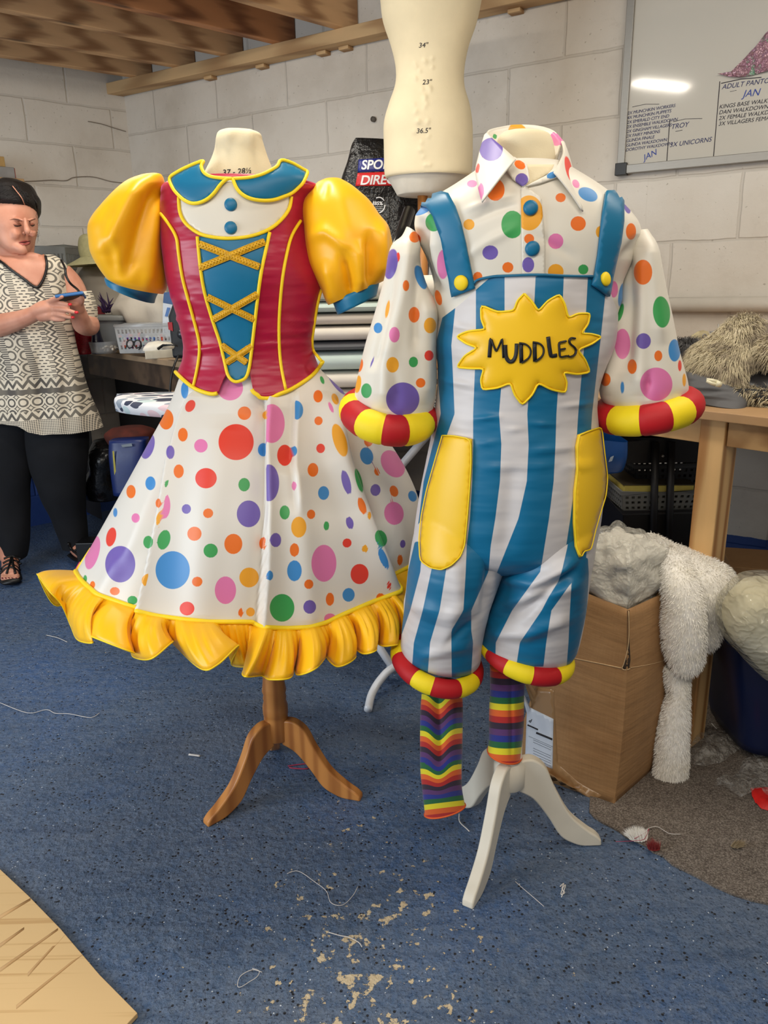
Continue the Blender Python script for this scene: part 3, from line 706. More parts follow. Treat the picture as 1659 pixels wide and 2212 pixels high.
# puff sleeves
slf = [('v', [(300, 385), (262, 470), (225, 545)], .012, 20), ('v', [(335, 400), (300, 500), (270, 600)], -.012, 18), ('v', [(347, 430), (330, 520), (318, 630)], .008, 14), ('v', [(240, 440), (232, 520), (245, 600)], -.006, 12)]
s1 = loft('puff_sleeve', [(331, 374, 348, 376, DY, .012), (305, 380, 352, 384, DY, .035), (272, 398, 354, 404, DY, .06), (240, 430, 355, 440, DY, .08), (206, 480, 354, 490, DY, .095), (205, 520, 352, 530, DY, .1), (209, 552, 352, 560, DY, .1), (222, 580, 354, 592, DY, .092), (238, 602, 352, 620, DY, .08), (255, 612, 345, 634, DY, .065)], M_yel, dress, 80, 7, cap=(True, False), folds=slf, noise=.012, nscale=7, seed=3)
loft('sleeve_cuff', [(252, 604, 342, 628, DY+.02, .06), (231, 598, 334, 644, DY+.03, .066), (234, 612, 331, 655, DY+.03, .066)], M_teal, dress, 64, 5)
srf = [('v', [(735, 400), (745, 480), (760, 600)], .004, 20), ('v', [(700, 560), (720, 620), (728, 670)], .010, 14), ('v', [(742, 540), (752, 590), (757, 650)], -.016, 12), ('v', [(775, 520), (778, 580), (780, 640)], .012, 13), ('v', [(800, 500), (800, 560), (797, 625)], -.014, 12), ('v', [(824, 470), (826, 540), (816, 612)], .010, 12), ('h', [(660, 510), (700, 500), (760, 540)], .008, 16), ('v', [(708, 395), (700, 430)], -.008, 8)]
s2 = loft('puff_sleeve', [(704, 387, 733, 386, DY, .02), (688, 396, 752, 396, DY, .04), (676, 412, 776, 414, DY, .06), (655, 440, 803, 440, DY, .08), (653, 494, 836, 494, DY-.01, .098), (656, 530, 847, 528, DY-.01, .104), (664, 566, 842, 560, DY-.01, .1), (682, 600, 834, 588, DY-.01, .09), (704, 632, 824, 606, DY-.01, .075), (719, 655, 818, 612, DY-.01, .062)], M_yel, dress, 96, 7, cap=(True, False), folds=srf, noise=.009, nscale=8, seed=9)
solid(loft('sleeve_cuff', [(716, 650, 820, 608, DY-.01, .062), (720, 656, 819, 613, DY-.01, .066), (729, 680, 813, 640, DY-.01, .064)], M_teal, dress, 64, 4), .003)
# skirt
hemx = [(163, 1228), (172, 1245), (190, 1264), (225, 1287), (262, 1301), (297, 1313), (301, 1319), (340, 1329), (400, 1337), (450, 1342), (500, 1342), (554, 1341), (560, 1354), (620, 1356), (663, 1354), (701, 1344), (740, 1326), (775, 1311), (810, 1296), (845, 1280), (856, 1245), (880, 1226), (905, 1210)]
def hemf(x, s):
    f = np.interp(x, [q[0] for q in hemx], [q[1] for q in hemx]); bk = 1228-60*math.sqrt(max(0, 1-((540-float(np.mean(x)))/380)**2))
    return f if s > -.05 else np.minimum(f, bk)
FL1 = [(436, 830), (405, 900), (372, 1000), (352, 1100), (326, 1220), (300, 1330)]
FL2 = [(577, 850), (574, 960), (576, 1100), (572, 1220), (560, 1360)]
skf = [('vso', FL1, .021, 26), ('vso', FL2, .023, 26), ('vs', [(640, 840), (634, 920), (632, 1010), (640, 1110)], .008, 16),
       ('vo', [(625, 1000), (650, 1150), (665, 1340)], .010, 30), ('vo', [(705, 850), (735, 1000), (790, 1150), (845, 1290)], .020, 24), ('vo', [(735, 850), (775, 960), (825, 1130), (868, 1240)], -.022, 20),
       ('vo', [(480, 900), (450, 1100), (430, 1330)], .008, 40), ('vo', [(420, 830), (360, 960), (275, 1180), (215, 1290)], .008, 20), ('vo', [(408, 850), (330, 1020), (260, 1200)], -.004, 14)]
sk = loft('skirt', [(397, 770, 676, 770, DY, .078), (394, 800, 690, 796, DY, .082), (374, 850, 738, 842, DY, .105), (350, 900, 790, 894, DY, .13), (321, 955, 838, 952, DY, .17), (287, 1020, 880, 1020, DY, .205), (252, 1085, 906, 1085, DY, .235), (216, 1150, 912, 1150, DY, .255), (182, 1210, 905, 1210, DY, .27), (158, 1250, 900, 1250, DY, .28), (125, 1310, 905, 1310, DY, .285), (100, 1360, 910, 1360, DY, .29)],
          M_white, dress, 420, 15, folds=skf, trim=hemf)
f1x, f2x = FL1, FL2
DOTS = [(359, 906, 15.7, 22, OR), (319, 964, 14, 28, PU, 15), (395, 939, 10.5, 15, OR), (411, 877, 10, 14, RD, 30), (434, 963, 14.6, 14.6, PK), (368, 977, 9, 15, PU, 0, (0, FL1, -1)), (386, 1018, 11, 15, OR), (445, 1033, 23.3, 22, RD), (510, 955, 38, 39, RD),
        (325, 1044, 11, 15, BL), (283, 1062, 10, 14.5, OR), (363, 1046, 8, 10, GR, 0, (0, FL1, -1)), (354, 1092, 14, 29, PK, 0, (0, FL1, 1)), (402.6, 1099.5, 10, 10.6, PU), (449.6, 1108.7, 11, 10.6, OR), (342, 1087, 6, 10.5, OR), (249, 1107, 4.6, 10, BL), (293, 1119, 9, 10.3, PK),
        (352, 1125, 15, 22.7, GD, 0, (0, FL1, -1)), (240, 1160, 10.5, 21, RD, 12), (420, 1153, 15.4, 15.4, OR), (354, 1166, 13.5, 22, GR, 15, (0, FL1, 1)), (320, 1171, 10.5, 14, GR), (455, 1189.5, 15.4, 15.4, GR), (200, 1194, 14, 37, PK, 15), (259.7, 1218.8, 32.5, 39.5, PU), (373, 1231.5, 37, 41, BL),
        (321, 1254, 15, 15, GD, 0, (0, FL1, -1)), (426, 1256.5, 11.4, 11, OR), (487, 1275, 23, 30, PK), (184, 1250, 4, 8, GR), (200, 1263, 5.5, 8, OR), (248, 1277, 10.6, 9, OR), (286, 1296.6, 10.8, 9.7, GR), (404, 1314.5, 16, 15, RD), (399, 843, 8, 18, BL), (497, 838, 28, 27, PK), (528, 892.6, 14.5, 14.6, OR),
        (587, 915, 28, 42, PK, 0, (0, FL2, 1)), (569, 971.5, 12, 14.5, BL, 0, (0, FL2, -1)), (574, 897, 7, 9, GD, 0, (0, FL2, -1)), (615, 983.5, 16.3, 23, RD), (639, 886, 16, 21, BL, 0, (0, 637, 1)), (635, 974, 7, 11, BL), (687, 856, 10, 13.5, OR), (696, 821, 4, 9, GR, -20), (727, 828, 8, 30, PU, -38), (724, 862, 7, 12.5, GD, -20), (715, 880, 4, 13, PK, -22),
        (688, 909, 9, 9.5, OR), (734, 951, 14, 37, GD, -17), (692.6, 968.6, 9.5, 10.3, RD), (796, 953, 9.5, 11.5, OR), (792, 985, 14, 19, BL, -15), (848.6, 1002, 23, 32, PK, -35), (815, 1019, 6.5, 9, OR, -20), (676, 1015, 11.7, 15, OR), (581, 1043, 22, 40, PU, 0, (0, FL2, 1)), (635.7, 1049.4, 5.7, 10.6, PK), (527.4, 1047, 12.5, 14.7, GR),
        (748, 1042, 9, 28, PU, -15), (775.4, 1038, 6.5, 26.6, GR, -15), (699, 1065, 12, 15, BL), (811, 1058.6, 11, 13, PU), (851, 1061, 9, 12.5, OR, -20), (891, 1072, 9, 12, BL, -20), (537, 1110, 25.5, 29, PU), (851, 1109, 21, 25, PK, -10), (782, 1093, 8, 20, OR, -18), (798, 1114, 4, 9, GD), (615, 1107, 11, 15.5, GR), (672, 1111, 9, 10.3, OR),
        (645.4, 1138.7, 16.5, 22.8, GD), (705, 1136, 6, 10.3, GR), (755.6, 1129.5, 8, 14.4, PU, -15), (823, 1162.6, 12.5, 18.5, GR, -20), (504, 1175, 19.5, 22, OR), (569, 1174, 9, 14, OR, 0, (0, FL2, -1)), (595.5, 1166.6, 12, 15.5, PU), (749.6, 1173, 10, 10, RD), (788, 1185, 7, 9.5, GD, -15), (870, 1175, 6, 9, PU), (636, 1188, 10, 15, OR),
        (699.7, 1216.8, 27, 40, PK), (636, 1233, 15.8, 22.8, BL), (828, 1206, 8, 27, BL, -22), (864, 1210, 6, 13, OR), (776.7, 1240, 19.5, 22, RD), (582.5, 1243, 7.6, 11, BL), (538, 1247.5, 21, 21.6, GD), (667, 1262, 10, 10.6, OR), (753, 1285, 13.3, 15, BL), (712.7, 1294.4, 9, 14.6, OR), (609.3, 1313, 26.6, 30, GR),
        (669, 1311, 13.8, 15, PU), (541, 1322, 9.5, 10, GD), (519.6, 1323, 5, 11, OR), (713, 1336, 13, 11, PK), (821.5, 1290, 9, 9, OR), (840.5, 1265, 5, 11, RD)]
paint(sk, DOTS)
# hem piping + frill follow the lower edge of the skirt
G = o_g[sk.name]; edge3 = [Vector(q) for q in G[-1]]
sm = lambda L, k: [sum((L[(i+j) % len(L)] for j in range(-k, k+1)), Vector())/(2*k+1) for i in range(len(L))]
edgeS = sm(edge3, 1); ctr = sum(edge3, Vector())/len(edge3)
tube('hem_piping', [p+(Vector((p.x-ctr.x, p.y-ctr.y, 0)).normalized()*.003) for p in edgeS], .0048, M_pipe, dress, closed=True)
# frill: gathered strip. (hem x, frill edge x, frill edge y) pairs read round the front, back half regular
fr_ = [(163, 80, 1240, .02), (170, 105, 1275, -.03), (180, 133, 1307, .00), (192, 153, 1352, .03), (205, 168, 1382, -.03), (222, 201, 1388, -.06), (236, 176, 1366, .015), (262, 205, 1378, -.05), (288, 286, 1409, -.06), (296, 283, 1405, .03), (304, 290, 1420, .02), (330, 327, 1423, -.06), (352, 371, 1388, -.03), (372, 376, 1392, .03), (392, 433, 1444, -.07), (430, 470, 1436, -.07), (462, 516, 1394, -.02), (478, 500, 1434, .03), (505, 529, 1440, .02), (530, 540, 1430, .03), (552, 524, 1452, -.03), (575, 532, 1462, -.055), (592, 566, 1460, .0), (606, 583, 1468, -.05), (625, 627, 1464, -.05), (640, 636, 1440, .02), (655, 643, 1458, -.04), (675, 682, 1444, -.06), (692, 706, 1414, .02), (706, 700, 1412, .02), (722, 728, 1440, -.05), (738, 768, 1420, -.03), (752, 757, 1394, .035), (766, 784, 1412, -.04), (784, 812, 1405, -.05), (800, 812, 1390, .01), (812, 830, 1396, -.04), (828, 858, 1392, -.04), (838, 856, 1386, .01), (846, 880, 1380, -.03)]
hp = [(q[0], float(np.interp(q[0], [h[0] for h in hemx], [h[1] for h in hemx]))) for q in fr_]
front = [p for p in edge3]; fpx = projn([tuple(p) for p in edge3])
cand = [i for i in range(len(edge3)) if edge3[i].y < DY+.03]
def near(x, y): 
    i = min(cand, key=lambda i: (fpx[i][0]-x)**2+(fpx[i][1]-y)**2); return edge3[i]
A3 = []; B3 = []
for (hx, bx, by, dy), (_, hy) in zip(fr_, hp):
    a = near(hx, hy); A3.append(a); B3.append(P(bx, by, a.y+dy*1.4-.02))
# back half, plain gathers
i0 = min(range(len(edge3)), key=lambda i: (edge3[i]-A3[-1]).length); i1 = min(range(len(edge3)), key=lambda i: (edge3[i]-A3[0]).length)
nE = len(edge3); stp = 1 if (edge3[(i0+6) % nE].y > edge3[i0].y) else -1
cnt = (i1-i0) % nE if stp == 1 else (i0-i1) % nE
for j in range(1, 30):
    k = (i0+stp*int(cnt*j/30)) % nE; a = edge3[k]; o_ = Vector((a.x-ctr.x, a.y-ctr.y, 0)).normalized()
    A3.append(a); B3.append(a+o_*(.03+.03*(j % 2))+Vector((0, 0, -.085)))
AA = cr([tuple(q) for q in A3]+[tuple(A3[0])], 8)[:-1]; BB = cr([tuple(q) for q in B3]+[tuple(B3[0])], 8)[:-1]
K = len(AA); M_ = 10; V = []
for j in range(M_+1):
    t = j/M_
    for i in range(K):
        a = Vector(AA[i]); b = Vector(BB[i]); bl = math.sin(t*PI)*.014; out = Vector((a.x-ctr.x, a.y-ctr.y, 0)).normalized()
        w = math.sin(i*.785*2)*.004*math.sin(t*PI)
        V.append(a*(1-t)+b*t+out*(bl+w)+Vector((0, 0, .006*math.sin(t*PI))))
Fc = [(j*K+i, j*K+(i+1) % K, (j+1)*K+(i+1) % K, (j+1)*K+i) for j in range(M_) for i in range(K)]
fo = fixn(mesh('frill', V, Fc, M_frill, dress)); solid(fo, .0016, 0)
tube('frill_hem', [V[M_*K+i] for i in range(K)], .0016, M_pipe, dress, closed=True, n=6)
writing('measurement', '37 - 28½', 481, 379, 17, bvh_of(neck), M_ink, mannA, .08, .15, DY)
# pink net petticoat just showing at the left of the skirt
o = mesh('petticoat', [P(158, 1240, DY+.03), P(172, 1215, DY+.06), P(190, 1222, DY+.05), P(200, 1250, DY+.02), P(178, 1262, DY+.0)], [(0, 1, 2, 3, 4)], plain('pink_net', C(226, 70, 110), .6), dress); solid(o, .003)

# ================================================================ SHIRT AND DUNGAREES
MX, MY = .263, 1.446
M_wpaint = plain('white_painted_wood', C(226, 218, 200), .42, .08, 9, .08)
mannB = thing('tailors_dummy', 'cream dressmaking form on white painted tripod stand wearing shirt and dungarees', 'mannequin', (MX, MY, 0))
tripod(mannB, MX, MY, M_wpaint, .204, [math.atan2(1.268-MY, .154-MX), math.atan2(1.449-MY, .457-MX), math.radians(121)], 1.22, .032, .16, [(.028, .158), (.034, .164), (.034, .215), (.026, .225), (.024, .5), (.02, .8), (.016, 1.0)])
loft('neck', [(1104, 281, 1168, 283, MY, .018), (1084, 288, 1184, 291, MY, .038), (1073, 305, 1193, 308, MY, .047), (1074, 332, 1197, 334, MY, .05), (1078, 360, 1196, 362, MY, .056), (1070, 395, 1205, 397, MY, .066)], M_calico, mannB, 48, 6, cap=(True, False), noise=.003, nscale=16)
shirt = thing('polka_dot_shirt', 'white satin shirt with multicoloured dots, pointed collar and candy-stripe hoop cuffs', 'shirt', (MX, MY, .9))
shw = [('v', [(905, 470), (915, 560), (945, 640)], -.010, 16), ('v', [(935, 500), (945, 560), (960, 620)], .006, 14), ('v', [(1380, 510), (1352, 560), (1335, 640)], -.010, 14), ('h', [(1000, 455), (1060, 435), (1120, 415)], .004, 9), ('h', [(1010, 480), (1070, 455), (1125, 440)], -.003, 8), ('h', [(1000, 560), (1060, 520), (1120, 490)], .003, 12), ('h', [(1140, 500), (1180, 520), (1250, 560)], -.003, 14)]
sh = loft('shirt_body', [(1052, 352, 1218, 354, MY, .06), (1030, 366, 1240, 368, MY, .072), (985, 396, 1288, 398, MY, .09), (940, 424, 1328, 428, MY, .102), (908, 450, 1356, 455, MY, .11), (892, 480, 1378, 486, MY, .114), (896, 520, 1380, 522, MY, .117), (912, 560, 1366, 562, MY, .116), (925, 600, 1352, 602, MY, .113), (938, 660, 1336, 662, MY, .108), (955, 740, 1308, 742, MY, .105), (960, 800, 1290, 802, MY, .10)],
          M_whsh, shirt, 220, 12, folds=shw)
SD = [(1019.7, 396.8, 11, 8, PK), (1070, 410, 20, 24, OR), (1211, 427, 11, 10, OR), (1107, 485, 24, 30, GR, 0, (0, 1125, -1)), (1013, 485, 12, 12, GD), (1249, 483, 16.5, 16, OR), (1144, 516, 11, 11, OR), (1200.5, 521, 16.5, 17, PK), (1059, 545.6, 17, 15.7, PU), (1097, 577.6, 12, 11.7, OR), (1200.5, 587, 17, 17, GD), (1260, 582, 11, 11, GR), (1032, 598, 10, 11, OR),
      (1270, 420, 22, 14, BL, 25), (1296, 501, 9, 13, GD), (1363, 500, 11, 18, OR), (1326, 625, 9, 18, PK), (911, 453, 23, 10, BL, -22), (937, 480, 18, 20, GR), (896, 518, 13, 14, OR), (957, 571, 13, 32, PK), (912, 572, 7, 14, PU), (947, 643, 7, 17, OR, -15), (882, 478, 8, 22, OR, 20), (1244, 397, 7, 10, PK, -30), (1355, 450, 6, 12, PU, -20), (1342, 637, 6, 25, BL, 8)]
paint(sh, SD)
sbv = bvh_of(sh)
plk = drape('placket', [(1125, 409), (1133, 404), (1168, 430), (1176, 520), (1176, 600), (1128, 600), (1126, 500)], sbv, .004, M_whsh, shirt, 5, .003)
paint(plk, [(1143, 460, 30, 38, GD), (1143, 516, 11, 11, OR), (1141, 572, 13, 16.6, PU)])
for x, y in ((1145, 451), (1149, 537)): dome('covered_button', x, y, sbv, .0118, M_teal, shirt, .007, .004)
drape('neck_front', [(1098, 358), (1196, 358), (1190, 372), (1160, 390), (1133, 405), (1112, 385)], sbv, .0025, M_calico, mannB, 6, .001)
o = drape('collar_stand', [(1092, 352), (1112, 346), (1138, 362), (1143, 394), (1131, 408), (1108, 392), (1094, 372)], sbv, .006, M_whsh, shirt, 5, .003); paint(o, [(1127, 388, 14, 14, PU), (1123, 356, 13, 9, OR, 30)])
o = drape('collar_stand', [(1134, 407), (1150, 398), (1178, 384), (1200, 362), (1212, 372), (1200, 388), (1165, 400)], sbv, .006, M_whsh, shirt, 5, .003); paint(o, [(1194, 378, 15, 7, BL, -20)])
def ruled(name, A, B, mat, parent, th=.0025, bulge=.004, nu=14, nv=10):
    a = cr(A, nu); b = cr(B, nu); V = []
    for j in range(nv+1):
        t = j/nv
        for i in range(len(a)):
            p = Vector(P(*a[i]))*(1-t)+Vector(P(*b[i]))*t; V.append(p+Vector((0, -1, .3))*bulge*math.sin(t*PI))
    k = len(a); Fc = [(j*k+i, j*k+i+1, (j+1)*k+i+1, (j+1)*k+i) for j in range(nv) for i in range(k-1)]
    o = fixn(mesh(name, V, Fc, mat, parent)); solid(o, th, 0); return o
cA = [(1054, 290, 1.46), (1066, 301, 1.41), (1088, 320, 1.37), (1114, 344, 1.338)]; cB = [(1047, 292, 1.465), (1034, 338, 1.425), (1028, 378, 1.385), (1041, 437, 1.318)]
o = ruled('collar_point', cA, cB, M_whsh, shirt); paint(o, [(1062, 324, 25, 25, PU), (1033, 365, 4, 12, RD, 10), (1039.6, 415, 7, 19, PK)])
cA = [(1212, 306, 1.46), (1217, 325, 1.42), (1209, 348, 1.38), (1196, 372, 1.345)]; cB = [(1220, 312, 1.47), (1231, 345, 1.44), (1244, 395, 1.395), (1259, 457, 1.335)]
o = ruled('collar_point', cA, cB, M_whsh, shirt); paint(o, [(1227, 365, 7, 27, RD, -12)])
cA = [(1052, 291, 1.455), (1058, 282, 1.49), (1085, 275, 1.52), (1115, 271, 1.535), (1160, 273, 1.535), (1195, 284, 1.51), (1214, 306, 1.465)]; cB = [(1078, 352, 1.43), (1080, 335, 1.48), (1095, 330, 1.50), (1120, 330, 1.51), (1160, 332, 1.51), (1190, 336, 1.49), (1200, 352, 1.44)]
o = ruled('collar_back', cA, cB, M_whsh, shirt, .004, -.004, 10, 8); paint(o, [(1116, 279, 20, 10, GD), (1204, 300, 15, 16, PK), (1067, 296, 5, 6, GR)])
cC = [(1047, 296, 1.47), (1056, 292, 1.52), (1085, 290, 1.555), (1115, 288, 1.57), (1160, 290, 1.57), (1198, 300, 1.54), (1220, 316, 1.475)]
o = ruled('collar_fall', cA, cC, M_whsh, shirt, .003, .004, 10, 6); paint(o, [(1116, 279, 20, 10, GD), (1210, 304, 15, 18, PK)])
# shirt sleeves and their stuffed hoop cuffs
f1 = [('v', [(888, 520), (868, 640), (838, 760), (828, 880)], .008, 18), ('v', [(905, 540), (902, 640), (898, 760)], -.007, 12), ('v', [(855, 560), (833, 680), (805, 800)], -.008, 12), ('v', [(920, 640), (925, 740), (915, 870)], .006, 14), ('v', [(838, 760), (860, 880)], -.004, 12)]
s1 = loft('sleeve', [(878, 490, 903, 508, MY, .035), (868, 510, 908, 528, MY, .047), (846, 534, 912, 556, MY, .055), (829, 602, 922, 612, MY, .062), (811, 663, 944, 668, MY, .068), (790, 734, 941, 736, MY, .075), (772, 804, 942, 806, MY, .078), (764, 850, 940, 856, MY, .075), (772, 884, 932, 892, MY, .068)], M_whsh, shirt, 150, 14, cap=(True, False), folds=f1, noise=.004, nscale=9)
paint(s1, [(844.6, 570.5, 14, 33, PU, 10), (877, 617, 7, 12, OR), (909, 599, 11, 27, BL, -20), (894.5, 680, 12, 17, OR), (837, 668, 4, 20, GD, 10), (816.6, 708.5, 9.5, 11.5, BL), (929, 703, 13.4, 17, GD), (852, 723, 11.5, 17, PK), (777, 789, 7, 15, OR, 10), (804, 782, 2, 13, PU, 20), (848, 788, 13.6, 17, GD), (893, 782, 10, 11.5, GR), (926.7, 768, 10, 11.3, RD), (908.6, 827, 10.4, 10.4, OR), (773, 830, 7, 19, GD, 8), (791.5, 844, 11.5, 16, GR), (870, 862, 36, 36, PU), (860, 555, 4, 10, RD), (896, 512, 12, 12, OR)])
f2 = [('v', [(1400, 515), (1412, 620), (1425, 740)], .006, 18), ('v', [(1362, 540), (1364, 660), (1350, 800)], -.009, 14), ('v', [(1375, 540), (1385, 680), (1380, 850)], .007, 16), ('v', [(1335, 660), (1325, 760), (1315, 850)], .006, 12), ('v', [(1402, 800), (1400, 860)], -.008, 8)]
s2 = loft('sleeve', [(1358, 500, 1394, 496, MY, .03), (1352, 528, 1408, 524, MY, .048), (1347, 560, 1417, 556, MY, .055), (1336, 640, 1436, 638, MY, .062), (1326, 706, 1452, 704, MY, .068), (1318, 769, 1466, 766, MY, .074), (1300, 822, 1479, 818, MY, .078), (1299, 858, 1480, 842, MY, .074), (1312, 880, 1470, 862, MY, .066)], M_whsh, shirt, 150, 14, cap=(True, False), folds=f2, noise=.004, nscale=9, seed=5)
paint(s2, [(1389, 588, 20, 27, OR), (1429, 674, 18.5, 34, GR, -5), (1340, 675, 6, 20, GR, 15), (1344.6, 743, 17, 33, PK), (1390, 736.7, 16, 17, PU), (1422, 768.7, 8.7, 11.7, OR), (1457, 757, 13, 24, BL), (1365.6, 792, 10, 16, OR), (1308, 820, 11, 14, OR), (1417.5, 830, 35, 36, PK), (1344.4, 837, 4, 14, BL), (1478, 821, 4, 14, GD), (1468.5, 790, 4, 12, RD)])
M_r, M_y = plain('red_scuba_fabric', C(186, 10, 22), .62, .05, 30, .12, 500), plain('yellow_scuba_fabric', C(248, 220, 16), .62, .04, 30, .12, 500)
ring('hoop_cuff', 839, 894, 74, 9, MY, .078, .029, [M_y, M_r], [750, 776, 828, 880, 926], shirt, tilt=.22)
fxm = ring('hoop_cuff', 1398, 884, 84, -17, MY, .075, .029, [M_r, M_y], [1322, 1380, 1449, 1492], shirt, tilt=.05)
# painted colours of the left cuff start with red on the outside
# ---------------------------------------------------------------- dungarees
dung = thing('striped_dungarees', 'teal and white striped satin dungarees with a yellow sun badge on the bib', 'dungarees', (MX, MY, .4))
M_str = satin('striped_satin', C(208, 204, 204), .85, .44, (6, 6, 24), painted=True, bdist=.009)
TEAL = C(8, 106, 148)
tb = {  # boundaries teal start/end by height, front panel
 'a': [(975, 622, 1000), (965, 650, 985), (940, 746, 975), (945, 800, 978), (952, 894, 982), (935, 960, 958), (915, 1040, 940), (905, 1120, 925), (896, 1180, 913), (884, 1240, 909)],
 'b': [(1028, 596, 1090), (1028, 746, 1090), (1022, 894, 1078), (1022, 960, 1083), (1020, 1040, 1080), (1015, 1120, 1070), (1008, 1180, 1060), (1006, 1240, 1055)],
 'c': [(1157, 596, 1218), (1150, 746, 1212), (1139, 894, 1202), (1142, 960, 1200), (1138, 1040, 1196), (1120, 1120, 1186), (1073, 1238, 1167), (1060, 1280, 1140)],
 'd': [(1270, 596, 1312), (1262, 746, 1296), (1249, 894, 1279), (1245, 960, 1275), (1242, 1040, 1270), (1232, 1120, 1268), (1214, 1238, 1240)]}
polys = [('p', [(a, y) for a, y, b in v]+[(b, y) for a, y, b in reversed(v)], TEAL) for v in tb.values()]
dw = [('h', [(960, 700), (1028, 712)], .003, 6), ('h', [(1020, 905), (1085, 900)], .0035, 6), ('h', [(1080, 930), (1140, 926)], .003, 6), ('h', [(1140, 915), (1205, 918)], .0035, 6), ('h', [(1020, 960), (1085, 955)], .003, 6), ('h', [(1140, 975), (1250, 965)], .003, 7), ('h', [(1040, 1010), (1200, 1005)], .003, 7), ('h', [(1200, 880), (1290, 870)], .003, 7), ('h', [(950, 820), (1030, 835)], .003, 8), ('h', [(1210, 1010), (1290, 1000)], .003, 8), ('v', [(1110, 1000), (1100, 1100), (1092, 1200)], -.006, 26)]
t1 = loft('torso_panel', [(976, 596, 1316, 594, MY, .126), (962, 640, 1324, 640, MY, .131), (947, 682, 1330, 684, MY, .13), (941, 740, 1324, 742, MY, .132), (945, 790, 1304, 792, MY, .13), (945, 830, 1291, 832, MY, .128), (941, 870, 1286, 872, MY, .128), (936, 920, 1290, 922, MY, .13), (922, 990, 1298, 992, MY, .135), (908, 1060, 1300, 1062, MY, .138), (897, 1130, 1292, 1132, MY, .138), (893, 1180, 1280, 1182, MY, .122), (905, 1212, 1262, 1214, MY, .08)],
          M_str, dung, 240, 12, folds=dw, trim=None)
paint(t1, polys)
legL = {'a': [(896, 1170, 913), (881, 1235, 908), (873, 1319, 886), (862, 1370, 868)],
        'b': [(950, 1160, 976), (931, 1235, 963), (913, 1319, 949.5), (894, 1388, 929), (888, 1470, 923)], 'c': [(1010, 1120, 1066), (1008, 1180, 1060), (1006, 1235, 1055), (1001, 1319, 1018), (975, 1362, 1018), (975, 1388, 1022), (976, 1470, 1017)]}
legR = {'a': [(1108, 1110, 1184), (1088, 1180, 1175), (1073, 1235, 1167), (1040, 1319, 1106), (1030, 1388, 1071), (1028, 1430, 1070)], 'b': [(1232, 1110, 1268), (1226, 1180, 1268), (1214, 1232, 1264), (1206, 1256, 1236), (1185, 1290, 1212), (1170, 1319, 1191), (1123, 1388, 1180), (1115, 1440, 1174)], 'c': [(1240, 1205, 1270), (1236, 1240, 1272), (1231, 1319, 1268), (1228, 1388, 1252), (1224, 1440, 1240)]}
mk = lambda D: [('p', [(a, y) for a, y, b in v]+[(b, y) for a, y, b in reversed(v)], TEAL) for v in D.values()]
lf = [('h', [(870, 1300), (960, 1330), (1040, 1300)], .006, 16), ('h', [(960, 1390), (1040, 1330)], -.006, 10), ('v', [(985, 1200), (990, 1300), (960, 1400)], .005, 18), ('h', [(900, 1420), (1030, 1390)], .005, 12), ('v', [(1060, 1200), (1045, 1330)], -.008, 10)]
l1 = loft('trouser_leg', [(905, 1110, 1116, 1110, MY-.01, .10), (891, 1170, 1106, 1175, MY-.01, .119), (882, 1230, 1082, 1235, MY-.01, .121), (873, 1319, 1054, 1322, MY-.01, .105), (867, 1375, 1041, 1385, MY-.01, .095), (866, 1402, 1038, 1420, MY-.01, .085), (876, 1416, 1030, 1436, MY-.01, .07)], M_str, dung, 150, 12, folds=lf)
paint(l1, mk(legL))
rf = [('h', [(1080, 1245), (1150, 1260), (1250, 1210)], .010, 14), ('h', [(1060, 1340), (1130, 1320), (1250, 1230)], -.010, 14), ('h', [(1090, 1300), (1170, 1285), (1262, 1260)], .007, 12), ('h', [(1050, 1370), (1140, 1370), (1240, 1330)], .007, 14), ('v', [(1098, 1180), (1072, 1250)], -.010, 10)]
l2 = loft('trouser_leg', [(1076, 1110, 1290, 1110, MY-.01, .10), (1084, 1170, 1281, 1175, MY-.01, .119), (1074, 1230, 1270, 1235, MY-.01, .121), (1052, 1319, 1261, 1318, MY-.01, .108), (1040, 1372, 1250, 1380, MY-.01, .095), (1038, 1388, 1240, 1408, MY-.01, .085), (1048, 1400, 1230, 1420, MY-.01, .07)], M_str, dung, 150, 12, folds=rf, seed=4)
paint(l2, mk(legR))
ring('leg_hoop', 944, 1428, 80, 16, MY-.01, .085, .0195, [M_y, M_r], [856, 890, 934, 994, 1027], dung, tilt=.18)
ring('leg_hoop', 1137, 1408, 82, 16, MY-.01, .085, .0195, [M_y, M_r], [1056, 1095, 1146, 1206], dung, tilt=.1)
dbv = bvh_of(t1, l1, l2, sh)
# white seam piping between stripes is printed; sun badge
sun = [(835, 475), (868, 508), (895, 550), (935, 505), (985, 478), (1008, 520), (1022, 580), (1065, 560), (1115, 560), (1108, 605), (1078, 648), (1120, 650), (1165, 662), (1125, 692), (1062, 718), (1095, 762), (1115, 815), (1060, 825), (1000, 815), (1016, 860), (1010, 905), (950, 892), (893, 862), (868, 915), (825, 960), (792, 915), (775, 862), (720, 885), (655, 893), (648, 850), (662, 800), (605, 800), (545, 795), (578, 745), (635, 710), (585, 692), (543, 662), (595, 635), (668, 632), (650, 585), (650, 525), (720, 555), (790, 548), (805, 505)]
sun = [(720+x/2.0232, 400+y/2.0232) for x, y in sun]
M_sun = satin('golden_badge_satin', C(246, 196, 24), .45, .4, (9, 9, 9))
bdg = drape('sun_badge', sun, dbv, .003, M_sun, dung, 7, .004, puff=.004, pw=7)
tube('badge_piping', dline(sun+[sun[0]], dbv, .004, 1, curve=False), .0018, M_pipe, bdg)
fonth = 62
bdv = bvh_of(bpy.data.objects['sun_badge'])
M_let = plain('black_embroidery', C(18, 20, 24), .5, .3, 300, .5, 900)
